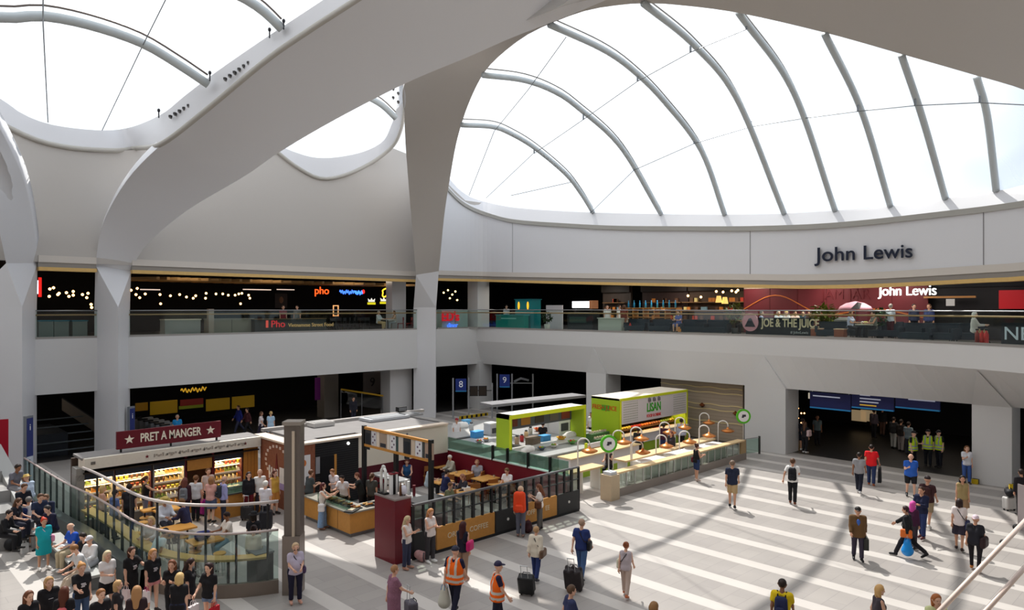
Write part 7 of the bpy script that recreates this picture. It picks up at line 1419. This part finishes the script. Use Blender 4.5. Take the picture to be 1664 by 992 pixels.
Pn('brown haired person whose head just shows at the bottom of the picture', 1062, 984, 1.6, 150, skin=0, fem=1, hr=('bob', (150, 110, 70)), top=('tee', (120, 90, 80)))
OV = ((250, 108, 20), (206, 200, 190))
a = Pn('worker in orange vest and navy cap walking right, the lower one', 808, 918, 1.68, 100, pose='walk', stride=.2, skin=0, hr=('cap', (38, 32, 66)), top=('tee', (36, 30, 60)), bot=('trousers', (30, 32, 50)), vest=OV, wide=1.12)
a = Pn('worker in orange vest and dark cap holding a clear sack', 739, 893, 1.7, 150, pose='walk', stride=.26, skin=0, hr=('cap', (40, 40, 60)), top=('tee', (34, 32, 62)), bot=('trousers', (32, 34, 54)), vest=OV, wide=1.12)
carrier(a['handL'], 'pale translucent rubbish sack with a blue rim held by the worker', (206, 204, 190), (.34, .2, .5), a['hd'], 'rubbish_sack', (60, 130, 180), True)
a = Pn('woman with dark hair, navy top and patterned trousers facing the coffee panel', 752, 852, 1.62, 150, skin=0, fem=1, hr=('long', (62, 24, 26)), top=('sleeveless', (28, 26, 44)), bot=('trousers', (160, 130, 110)), shoe=(206, 150, 130))
shoulder_bag(a, 'bright pink handbag on the woman in navy top', (206, 30, 110), -1, (.3, .12, .26), .12)
PACKN['traveller in dark top and grey trousers standing at the seating screen'] = 'large bright orange rucksack on the traveller at the seating screen'
Pn('traveller in dark top and grey trousers standing at the seating screen', 846, 794, 1.66, 172, skin=0, hr=short((210, 180, 150)), top=('long', (34, 40, 64)), bot=('trousers', (104, 108, 124)), shoe=(150, 120, 110), pack=((232, 74, 34), 1.35))
a = Pn('woman in white t-shirt with long brown hair at the seating screen', 877, 790, 1.56, -100, skin=0, fem=1, hr=('long', (112, 66, 40)), top=('tee', (236, 228, 222)), bot=('trousers', (96, 92, 88)), shoe=(60, 50, 50), aL=PHONE, aR=PHONE, nod=.3)
shoulder_bag(a, 'brown shoulder bag on the woman in white at the seating screen', (96, 58, 36), 1, (.26, .1, .26), .06)
c = atz(858, 866); B = thing('backpack', 'red and black bag on the floor between the two at the seating screen', 'bag', c, .4); v, f = sdf_mesh([(vec(0, 0, .16), vec(0, 0, .3), .17, .13)], .03, .04); mesh_obj('bag_body', v, f, M((60, 26, 32)), B); MB().tube([(.16, -.06, .1), (.2, 0, .25), (.14, .05, .4)], .03, 6).build('strap', M((196, 50, 60)), B)
Pn('blond woman in white top and dark jeans leaning by the maroon pedestal', 661, 842, 1.54, 60, skin=0, fem=1, hr=('long', (200, 180, 140)), top=('sleeveless', (232, 222, 216)), bot=('trousers', (58, 62, 86)), shoe=(190, 140, 120), aL=PHONE, aR=PHONE, nod=.2)
Pn('long haired woman in white top and wide black trousers against the screen', 699, 830, 1.6, 40, skin=0, fem=1, hr=('long', (190, 130, 80)), top=('sleeveless', (230, 220, 216)), bot=('trousers', (58, 56, 60)), shoe=(240, 240, 240), aL=FOLD, aR=PHONE, nod=.25)
c = atz(684, 913); B = thing('backpack', 'pink and grey patterned rucksack on the floor by the maroon pedestal', 'bag', c, .8); v, f = sdf_mesh([(vec(0, -.06, .15), vec(0, .08, .22), .16, .13), (vec(.12, .0, .1), vec(.12, .05, .18), .08, .08)], .028, .04); mesh_obj('bag_body', v, f, M((196, 150, 150), .7, noise=.4, scale=12), B); MB().tube([(-.1, -.1, .3), (-.22, -.1, .2), (-.2, -.12, .06)], .022, 5).build('strap', M((80, 70, 76)), B)
a = Pn('woman in mauve patterned dress pulling a trolley handle', 640, 924, 1.56, 110, pose='walk', stride=.16, skin=0, fem=1, hr=('short', (160, 116, 80)), top=('dress', M((140, 96, 116), .8, noise=.4, scale=30)), bot=('none', BLK), wide=1.15, aR=(.55, .12, .5, .1))
suitcase(atz(668, 1012), 'case with a tall pale handle in front of the woman in the mauve dress', (90, 86, 96), a['hd'], .5, .36, .24)
a = Pn('older woman in lavender t-shirt and navy trousers beside the steel pillar', 480, 886, 1.55, 12, skin=0, fem=1, hr=('short', (206, 176, 140)), top=('tee', (196, 186, 206)), bot=('trousers', (36, 34, 58)), shoe=(214, 160, 140), wide=1.15, aL=(.3, .06, .9, .4), aR=(.3, .06, .9, .4))
MB().span((.075, -.06, 1.585), (.1, .06, 1.615)).build('sunglasses', BLACK, a['o']); shoulder_bag(a, 'small purple bag worn across the older woman in lavender', (80, 60, 96), 1, (.2, .09, .2), .0)

# crowd at the lower left
a = Pn('woman in long turquoise dress with red hair', 71, 845, 1.5, 20, skin=1, fem=1, hr=('bun', (190, 60, 34)), top=('dress', (22, 160, 170)), bot=('none', BLK), shoe=(230, 226, 220), wide=1.25)
shoulder_bag(a, 'pink and white handbag across the turquoise dress', (214, 140, 170), 1, (.28, .1, .22), .08, (190, 190, 200))
Pn('grey haired man in white t-shirt and grey shorts standing with his back turned', 46, 811, 1.56, 160, skin=1, hr=short((120, 116, 112)), top=('tee', (222, 220, 224)), bot=('shorts', (84, 84, 90)), shoe=(210, 210, 206))
B = thing('backpack', 'black rucksack with a white bag on the ground at the left edge', 'bag', atz(26, 893), .3); v, f = sdf_mesh([(vec(-.14, 0, .2), vec(.2, .05, .22), .2, .18)], .03, .05); mesh_obj('bag_body', v, f, M((28, 28, 32)), B); MB().tube([(-.2, .1, .3), (-.05, .2, .42), (.1, .1, .36)], .03, 5).build('strap', BLACK, B)
carrier(atz(30, 896) + vec(.1, -.35, .42), 'white paper bag leaning on the black rucksack at the left edge', (224, 222, 222), (.22, .12, .32), .4)
for px, hy, z0, h, f, hr, top, bot, lab in ((22, 757, 1.1, 1.7, 40, short(DKB), ('tee', (110, 110, 120)), ('trousers', (140, 140, 146)), 'person in grey seated on the highest terrace at the left edge'),
   (48, 775, .95, 1.5, -150, ('hat', (214, 180, 100)), ('tee', (190, 206, 226)), ('trousers', NVY), 'seated child in straw hat and pale blue shirt on the terraces'),
   (34, 788, .7, 1.66, 30, short(BROWN), ('long', (30, 34, 44)), ('trousers', (36, 50, 100)), 'person in dark jacket and blue trousers bent forward on the terraces'),
   (20, 813, .4, 1.66, 60, ('long', BROWN), ('tee', (34, 36, 46)), ('trousers', (40, 42, 60)), 'woman in black seated with folded hands on the lower terrace'),
   (62, 804, .62, 1.62, 20, short(BROWN), ('tee', (40, 50, 76)), ('trousers', (40, 40, 50)), 'brown haired person in blue seated left of a companion by the screen'),
   (78, 804, .5, 1.66, -20, short((110, 80, 56)), ('long', (36, 44, 70)), ('trousers', BLK), 'person in navy shirt seated close to the dark plinth'),
   (86, 822, .25, 1.7, -50, short((50, 44, 44)), ('long', (30, 30, 56)), ('trousers', BLK), 'man in dark navy jumper seated facing the white shirted man'),
   (5, 832, .3, 1.6, 60, short(DKB), ('long', (26, 26, 30)), ('trousers', BLK), 'person in black cut by the left picture edge')):
    Pn(lab, px, hy, h, f, z0=z0, pose='sit', skin=0 if px != 22 else 2, hr=hr, top=top, bot=bot, lean=.25, fem=1 if 'woman' in lab else 0)
Pn('bald man in bright blue shirt and beige trousers reading on the bench', 121, 853, 1.68, -60, z0=.0, pose='sit', skin=0, hr=('fringe', (180, 170, 160)), top=('tee', (34, 84, 190)), bot=('trousers', (196, 180, 150)), shoe=(226, 226, 222), lean=.12, nod=.35)
o_ = MB().box((0, 0, 0), (.42, .3, .02)).build('newspaper', M((214, 214, 216)), None, loc=tuple(atz(107, 884, .75)), rz=.6); tag(o_, 'folded newspaper held by the man in bright blue on the bench', 'newspaper')
Pn('dark haired person in black seated right of the man in bright blue', 141, 868, 1.6, -50, pose='sit', skin=0, hr=short(DKB), top=('tee', (36, 34, 38)), bot=('trousers', BLK), lean=.15, nod=.3)
Pn('white capped woman in white shirt seated on the bench', 149, 874, 1.6, -40, pose='sit', skin=0, fem=1, hr=('cap', (222, 218, 222)), top=('long', (230, 228, 228)), bot=('trousers', (180, 180, 186)), lean=.1)
a = Pn('brown haired man in pale grey printed shirt and beige trousers bent over on the bench', 136, 890, 1.7, -70, pose='slouch', skin=0, hr=short((150, 104, 62)), top=('tee', (206, 206, 208)), bot=('trousers', (196, 178, 158)), shoe=(110, 108, 96), lean=.3, nod=.4)
T_ = (('tee', (26, 24, 28)))
a = Pn('woman with long pale blond hair, white top and black skirt', 174, 899, 1.56, 25, skin=0, fem=1, hr=('long', (226, 206, 168)), top=('tee', (232, 226, 224)), bot=('skirt', (26, 24, 28)), aR=(.4, .1, 1.2, .5))
a = Pn('woman with dark brown hair in a plain black printed dress with hand raised', 213, 893, 1.6, 40, skin=0, fem=1, hr=('bob', (70, 40, 30)), top=('dress', (24, 22, 26)), bot=('none', BLK), print_=(206, 196, 200), aL=UPF)
carrier(a['handR'], 'pale pink paper bag held by the woman in the black dress', (236, 214, 214), (.2, .1, .26), a['hd'])
a = Pn('woman with long honey hair, black t-shirt and pink shorts', 248, 896, 1.58, 30, skin=0, fem=1, hr=('long', (196, 140, 84)), top=T_, bot=('hotpants', (226, 150, 150)), print_=(206, 196, 200), shoe=(60, 50, 50))
carrier(a['handR'], 'white paper bag held by the woman in pink shorts', (240, 226, 226), (.22, .1, .28), a['hd'], hcol=(210, 60, 120))
Pn('person with tied fair hair in black printed t-shirt and jeans holding out a hand', 132, 919, 1.6, 20, skin=0, fem=1, hr=('bun', (196, 140, 80)), top=T_, bot=('trousers', (64, 84, 116)), print_=(222, 216, 220), aR=(.7, .15, .8, .1))
Pn('fair haired woman in black t-shirt with white print at the lower left', 79, 942, 1.6, 20, skin=0, fem=1, hr=('bob', (190, 150, 100)), top=T_, bot=('trousers', JEAN), print_=(222, 216, 220), wide=1.2)
Pn('woman with long brown hair in black in the bottom left corner', 46, 965, 1.6, 30, skin=0, fem=1, hr=('long', (110, 64, 40)), top=T_, bot=('trousers', BLK))
PACKN['woman with long dark brown hair seen from behind at the bottom left'] = 'coral pink rucksack on the brown haired woman seen from behind'
Pn('woman with long dark brown hair seen from behind at the bottom left', 104, 959, 1.58, 160, skin=0, fem=1, hr=('long', (92, 46, 30)), top=T_, bot=('trousers', BLK), pack=((226, 110, 116), .7))
Pn('short haired person in black t-shirt at the bottom, facing right', 163, 962, 1.58, 30, skin=0, hr=short((150, 100, 60)), top=T_, bot=('trousers', JEAN), print_=(222, 216, 220))
Pn('woman with wavy light brown hair seen from behind at the bottom', 222, 958, 1.58, 170, skin=0, fem=1, hr=('long', (176, 130, 86)), top=('tee', (46, 30, 36)), bot=('trousers', BLK))
Pn('blond woman in black t-shirt seen from behind before the curved screen', 289, 938, 1.58, 160, skin=0, fem=1, hr=('bob', (220, 184, 124)), top=T_, bot=('trousers', (40, 44, 70)), lean=.15, aL=(.5, .2, .5, 0))
Pn('woman with curly brown hair in black beside the curved screen', 280, 914, 1.56, -20, skin=0, fem=1, hr=('long', (120, 70, 44)), top=T_, bot=('trousers', BLK), aL=PHONE, aR=PHONE)
Pn('dark haired woman in black turned to the right before the curved screen', 308, 912, 1.58, 70, skin=0, fem=1, hr=('long', (50, 30, 26)), top=T_, bot=('trousers', (36, 36, 44)), nod=.3)
a = Pn('woman with very long dark hair in black t-shirt and denim shorts', 340, 919, 1.6, -40, skin=0, fem=1, hr=('long', (44, 22, 24)), top=T_, bot=('hotpants', (110, 130, 160)), aR=(.5, .1, .5, .2))
carrier(a['handL'], 'red handbag of the woman with very long dark hair', (190, 24, 40), (.3, .1, .22), a['hd'], 'handbag'); carrier(a['handR'] - vec(0, 0, .05), 'white and red paper bag before the woman with very long dark hair', (232, 222, 222), (.3, .12, .3), a['hd'])
Pn('woman with straight fair hair at the far left bottom of the crowd, side on', 190, 948, 1.5, 80, skin=0, fem=1, hr=('bob', (200, 160, 110)), top=('tee', (44, 40, 44)), bot=('trousers', BLK))

# sandwich seating and queue
Pn('person in white shirt and cap seated at the middle timber table', 267, 820, 1.62, 30, z0=.28, pose='perch', skin=1, hr=('hat', (196, 170, 90)), top=('long', (224, 226, 236)), bot=('trousers', (60, 60, 70)), nod=.4)
Pn('person in navy waistcoat and pale sleeves seated opposite the cap wearer', 303, 822, 1.62, -120, z0=.28, pose='perch', skin=1, hr=short((120, 84, 50)), top=('long', (44, 44, 76)), bot=('trousers', BLK), lean=.2)
Pn('dark haired person in cream t-shirt and pale jeans seated by the navy rucksack', 370, 845, 1.62, -70, z0=.26, pose='perch', skin=2, hr=short((40, 22, 20)), top=('tee', (236, 226, 216)), bot=('trousers', (150, 180, 200)), nod=.35)
a = Pn('woman in cream blouse and dark skirt seen from behind at the bar ledge', 412, 858, 1.6, 165, skin=0, fem=1, hr=('bun', (44, 26, 26)), top=('long', (226, 216, 200)), bot=('trousers', (70, 72, 76)), shoe=BLK)
carrier(a['handR'] + vec(0, 0, .3), 'mustard yellow handbag held by the woman in the cream blouse', (206, 156, 20), (.28, .12, .24), a['hd'], 'handbag')
a = Pn('woman in a wide black sun hat standing inside the curved screen', 412, 836, 1.6, 160, skin=0, fem=1, hr=('bob', DKB), top=('tee', (34, 34, 40)), bot=('trousers', BLK), hat=('hat', (28, 28, 32)))
Pn('white shirted person bent over inside the curved screen', 250, 862, 1.6, 120, skin=1, hr=short(DKB), top=('tee', (226, 232, 240)), bot=('trousers', JEAN), lean=.5)
Pn('person with pale jacket seated behind the ledge near the dark posts', 246, 852, 1.6, -30, z0=.2, pose='perch', skin=0, fem=1, hr=('bob', BLOND), top=('long', (206, 190, 190)), bot=('trousers', JEAN))
for px, hy, f, hr, top, bot, lab in ((152, 776, 150, short((210, 190, 160)), ('tee', (40, 38, 42)), ('trousers', BLK), 'fair person in black before the leftmost chilled shelves'), (166, 792, 100, ('bob', BLOND), ('tee', (206, 160, 140)), ('trousers', BLK), 'person in pale pink before the leftmost chilled shelves'), (186, 800, 120, short(DKB), ('tee', (90, 110, 160)), ('trousers', BLK), 'person in blue behind the dark posts of the screen'), (210, 790, 170, short(DKB), ('tee', (40, 40, 46)), ('trousers', BLK), 'dark haired person in black before the second chilled shelves'), (236, 777, 100, ('pony', (84, 50, 34)), ('sleeveless', (26, 26, 30)), ('trousers', (110, 110, 130)), 'staff member in black sleeveless top reaching at the chilled shelves'),
   (300, 780, 165, ('long', (110, 60, 50)), ('long', (64, 34, 44)), ('trousers', BLK), 'woman in plum top facing the chilled shelves'), (318, 776, 160, short((120, 80, 50)), ('tee', (226, 224, 228)), ('trousers', BLK), 'man in white t-shirt queueing by the maroon niche'), (338, 764, 20, short((130, 90, 60)), ('tee', (214, 190, 180)), ('trousers', BLK), 'staff member in pale shirt behind the service counter'), (343, 778, 150, ('bob', (170, 120, 80)), ('tee', (226, 170, 160)), ('skirt', (80, 90, 120)), 'woman in pink top queueing next to the bald man'),
   (363, 777, 110, ('fringe', (170, 150, 140)), ('long', (170, 170, 220)), ('trousers', (44, 48, 66)), 'bald man in lilac shirt at the service counter'), (404, 770, 15, ('long', (40, 22, 22)), ('long', (28, 26, 32)), ('trousers', (110, 24, 36)), 'dark haired woman in black top and dark red trousers in the queue'), (422, 766, 20, ('crop', (200, 170, 150)), ('tee', (226, 224, 222)), ('trousers', (50, 50, 60)), 'bald man in white t-shirt holding a bag in the queue'), (431, 785, 150, ('short', WHH), ('tee', (226, 220, 226)), ('trousers', (44, 44, 52)), 'white haired person in white top with black suitcase in the queue'), (446, 767, 40, ('long', (90, 44, 34)), ('sleeveless', (206, 160, 70)), ('skirt', (196, 130, 60)), 'woman in yellow patterned dress left of the steel pillar')):
    if 'bald man in lilac' in lab: PACKN[lab] = 'dark grey backpack on the bald man in lilac'
    if 'plum' in lab: PACKN[lab] = 'pale grey backpack on the woman in plum top'
    Pn(lab, px, hy, 1.62, f, skin=0, hr=hr, top=top, bot=bot, fem=1 if 'woman' in lab or 'pony' in hr else 0, pack=((54, 58, 66), .9) if 'lilac' in lab else ((120, 122, 128), .9) if 'plum' in lab else None, aR=(.9, .1, .3, 0) if 'reaching' in lab else None)
suitcase(atz(432, 862), 'tall black suitcase of the white haired person in the queue', (34, 34, 40), 1.0, .66); suitcase(atz(402, 846), 'black suitcase by the woman in dark red trousers', (40, 38, 40), .6, .5); suitcase(atz(328, 838), 'bright purple suitcase in the sandwich queue', (150, 30, 130), .4, .6); suitcase(atz(372, 836), 'low black bag with wheels behind the bald man in lilac', (36, 36, 40), .9, .4)

# coffee kiosk
a = Pn('man in dark grey t-shirt and green shorts leaning at the coffee counter', 502, 767, 1.66, 120, skin=0, hr=short((96, 60, 36)), top=('tee', (66, 72, 74)), bot=('shorts', (44, 60, 56)), shoe=(44, 44, 52), aR=FOLD, aL=FOLD, lean=.1)
a = Pn('woman in white top and long blue patterned skirt at the coffee counter', 524, 788, 1.58, 75, skin=0, fem=1, hr=('long', (84, 30, 30)), top=('sleeveless', (232, 224, 214)), bot=('longskirt', M((130, 160, 196), .8, noise=.35, scale=24)), shoe=(150, 110, 90), aL=UPF, aR=UPF)
shoulder_bag(a, 'white handbag on the woman in the long blue skirt', (230, 226, 226), -1, (.24, .1, .28), -.08)
Pn('barista in white shirt and pale cap behind the coffee counter', 546, 743, 1.7, -10, skin=0, hr=('cap', (226, 216, 180)), top=('tee', (226, 220, 232)), bot=('trousers', BLK))
Pn('barista with cropped hair in white leaning forward behind the counter', 546, 762, 1.62, -40, skin=0, hr=short((130, 84, 50)), top=('tee', (232, 222, 226)), bot=('trousers', BLK), lean=.3, aL=UPF)
Pn('dark haired barista in white with a red badge reaching over the counter', 560, 772, 1.6, -30, skin=0, hr=short(DKB), top=('tee', (230, 226, 230)), bot=('trousers', BLK), lean=.3, aR=UPF)
Pn('barista in black reaching left beside the counter', 587, 770, 1.62, -90, skin=0, hr=short((120, 70, 50)), top=('tee', (36, 40, 40)), bot=('trousers', BLK), lean=.2, aR=UPF, aL=UPF)
Pn('barista in dark grey before the coffee machines', 604, 772, 1.6, 150, skin=0, hr=('pony', BROWN), top=('tee', (70, 70, 66)), bot=('trousers', BLK))
for px, hy, f, hr, top, lab in ((735, 742, -60, ('short', WHH), ('jacket', (190, 186, 170)), 'white haired person in pale jacket seated in the far corner of the coffee seating'), (776, 749, -10, ('crop', (170, 120, 90)), ('tee', (170, 170, 180)), 'man in grey t-shirt seated against the maroon wall'), (826, 763, -30, short((120, 90, 60)), ('tee', (238, 236, 238)), 'person in bright white t-shirt seated at the right of the seating'), (722, 767, 120, short(DKB), ('long', (34, 40, 80)), 'person in navy jacket seated with back turned in the coffee seating'), (756, 773, -60, ('bob', (150, 100, 80)), ('long', (52, 50, 60)), 'person in dark top seated right of the navy jacket'), (727, 787, 60, short((110, 76, 46)), ('tee', (120, 124, 92)), 'person in olive green shirt seated by the glass screen'), (695, 760, 100, ('crop', GREYH), ('tee', (160, 176, 186)), 'person in pale blue grey shirt seated by the menu board post'), (661, 748, 0, short((96, 50, 40)), ('sleeveless', (40, 84, 130)), 'person in blue top seated under the menu board')):
    Pn(lab, px, hy, 1.64, f, pose='sit', skin=0, hr=hr, top=top, bot=('trousers', (50, 52, 64)), lean=.15, nod=.2)

# green kiosk
Pn('attendant in white behind the lime portal frame', 961, 672, 1.66, -40, skin=1, hr=short(DKB), top=('tee', (230, 226, 226)), bot=('trousers', BLK))
Pn('attendant in black between the machines inside the lime portal', 882, 688, 1.66, 170, skin=1, hr=('short', DKB), top=('tee', (30, 28, 32)), bot=('trousers', BLK))
Pn('attendant in red cap inside the right of the lime portal', 930, 680, 1.66, 20, skin=1, hr=('cap', (190, 40, 60)), top=('tee', (34, 32, 40)), bot=('trousers', BLK))
Pn('attendant in red cap at the left end of the green kiosk', 742, 682, 1.62, 20, skin=1, hr=('cap', (150, 30, 50)), top=('tee', (226, 222, 222)), bot=('trousers', BLK))
Pn('person in black before the produce shelves', 1037, 697, 1.7, 160, skin=2, hr=short(DKB), top=('long', (28, 28, 34)), bot=('trousers', (30, 30, 40)))
Pn('woman in dark top and long maroon skirt among the copper lamps', 1091, 703, 1.66, -40, skin=1, fem=1, hr=('long', (110, 60, 50)), top=('long', (48, 44, 52)), bot=('longskirt', (130, 28, 60)), shoe=BLK)
Pn('man in pale shirt before the right end of the produce shelves', 1107, 683, 1.72, 160, skin=1, hr=short(DKB), top=('long', (190, 192, 210)), bot=('trousers', BLK))
Pn('person in dark clothes beside the copper lamps in the middle of the bar', 1078, 690, 1.66, 160, skin=2, hr=short(DKB), top=('tee', (70, 30, 50)), bot=('trousers', (44, 56, 96)))
Pn('woman with bare arms seated behind the round sign', 990, 736, 1.6, -20, z0=.25, pose='perch', skin=0, fem=1, hr=('bun', (130, 70, 50)), top=('sleeveless', (60, 50, 50)), bot=('trousers', BLK), aL=UPF)
# left concourse
Pn('person in teal t-shirt seen above the maroon sign', 288, 676, 1.7, 10, skin=1, hr=('crop', GREYH), top=('tee', (30, 130, 190)), bot=('trousers', BLK))
Pn('woman in white blouse walking in the shaded left concourse', 424, 670, 1.66, 80, pose='walk', skin=1, fem=1, hr=('bob', BROWN), top=('tee', (226, 214, 214)), bot=('trousers', (44, 40, 60)))
Pn('fair woman in pale blue dress in the shaded left concourse', 440, 671, 1.66, 165, skin=0, fem=1, hr=('bun', BLOND), top=('dress', (176, 206, 232)), bot=('none', BLK))
Pn('person in deep blue jacket walking in the dark left concourse', 388, 660, 1.74, -70, pose='walk', skin=1, hr=short(BROWN), top=('jacket', (30, 40, 120)), bot=('trousers', (60, 62, 84)))
Pn('dark clothed person with a bag right of the deep blue jacket', 402, 664, 1.66, -60, pose='walk', skin=1, hr=short(DKB), top=('long', (70, 30, 36)), bot=('trousers', BLK))
Pn('person in black before the ramp in the left concourse', 574, 647, 1.74, 20, skin=1, hr=short(DKB), top=('jacket', (34, 34, 44)), bot=('trousers', (40, 40, 56)))
# galleries
z_ = ZB + .012
for px, hy, off, f, pose, hr, top, bot, lab in ((987, 494, 1.3, 0, 'stand', ('short', DKB), ('tee', WHT), ('trousers', BLK), 'person in white shirt behind the pale box counter, left of two'), (1006, 498, 1.6, 60, 'stand', ('short', DKB), ('tee', WHT), ('trousers', BLK), 'person in white shirt behind the pale box counter, right of two'), (1014, 506, .6, 170, 'stand', ('bob', BROWN), ('tee', (120, 60, 50)), ('trousers', (170, 120, 100)), 'person in brown beside the pale box counter'), (1103, 508, .7, -30, 'sit', ('long', BROWN), ('tee', (96, 110, 170)), ('skirt', (70, 90, 150)), 'woman in blue seated below the timber shelf'), (1237, 512, .9, 80, 'sit', ('short', GREYH), ('long', (180, 196, 226)), ('trousers', JEAN), 'man in pale blue shirt seated before the juice bar lettering'), (1208, 512, .9, -40, 'sit', ('short', DKB), ('tee', (200, 190, 170)), ('trousers', BLK), 'person seated left of the pink round emblem'), (1265, 492, 3.0, 20, 'sit', ('bob', WHH), ('tee', (214, 220, 230)), ('trousers', BLK), 'white haired person seated behind the juice bar'), (1278, 490, 3.0, -20, 'sit', ('cap', (226, 196, 120)), ('tee', (226, 222, 222)), ('trousers', BLK), 'person in cream cap seated behind the juice bar'), (1292, 493, 3.0, 20, 'sit', ('short', DKB), ('tee', (226, 200, 190)), ('trousers', BLK), 'person in pale pink seated behind the juice bar'), (1305, 494, 3.2, 0, 'sit', ('short', DKB), ('tee', (40, 60, 70)), ('trousers', BLK), 'person in dark teal seated behind the juice bar'), (1316, 494, 3.0, -30, 'sit', ('long', DKB), ('tee', (70, 50, 50)), ('trousers', BLK), 'person in brown seated at the right behind the juice bar'), (1382, 513, .8, 60, 'sit', ('bob', BROWN), ('tee', (190, 196, 220)), ('trousers', BLK), 'woman in pale top seated left of the fruit table'), (1420, 512, .8, -60, 'sit', ('bun', DKB), ('sleeveless', (110, 112, 104)), ('trousers', BLK), 'woman in sleeveless grey top seated right of the fruit table'), (1447, 499, 2.6, 150, 'stand', ('short', GREYH), ('tee', (200, 206, 220)), ('trousers', (80, 30, 36)), 'person in pale top walking before the red hoarding'), (1485, 495, 4.0, 20, 'stand', ('short', DKB), ('long', (60, 64, 90)), ('trousers', BLK), 'person in blue jacket at the store entrance, left of two'), (1510, 494, 4.2, -20, 'stand', ('bob', BROWN), ('long', (50, 60, 110)), ('trousers', BLK), 'person in blue jacket at the store entrance, right of two'), (1583, 520, .8, 100, 'sit', ('bob', WHH), ('long', (210, 206, 200)), ('trousers', KHK), 'person in cream seated in a chair near the fire extinguishers'), (823, 497, 1.6, 20, 'stand', ('short', DKB), ('tee', (200, 206, 214)), ('trousers', BLK), 'person in grey white top behind the low teal counter')):
    off += {1278: .7, 1305: .6, 1208: .5}.get(px, 0); q = rpt(px, off); person(lab, pos=(q[0], q[1], z_), h=1.68, face=f, z0=z_, pose=pose, skin=0 if px % 2 else 1, hr=hr, top=top, bot=bot, fem=1 if 'woman' in lab else 0, far=1)
for px, Y, f, pose, hr, top, bot, lab in ((615, .9, 60, 'sit', ('short', GREYH), ('long', (200, 204, 206)), ('trousers', KHK), 'man in pale shirt and khaki trousers seated at the left gallery table'), (641, 1.0, -70, 'sit', ('bob', BROWN), ('sleeveless', (170, 150, 130)), ('trousers', (190, 190, 196)), 'woman seated opposite the pale shirted man at the left gallery table'), (460, .8, 20, 'stand', ('bob', DKB), ('tee', (130, 40, 50)), ('trousers', BLK), 'person in dark red behind the red lettering counter'), (483, 1.9, -20, 'stand', ('short', DKB), ('tee', (110, 112, 112)), ('trousers', BLK), 'person in grey at the end of the red lettering counter')):
    q = aty(px, 530, YW + Y + (1.2 if Y == .8 else 0)); person(lab, pos=(q[0], q[1], ZB - .02), h=1.68, face=f, z0=ZB - .02, pose=pose, skin=0, hr=hr, top=top, bot=bot, far=1, fem=1 if 'woman' in lab else 0)
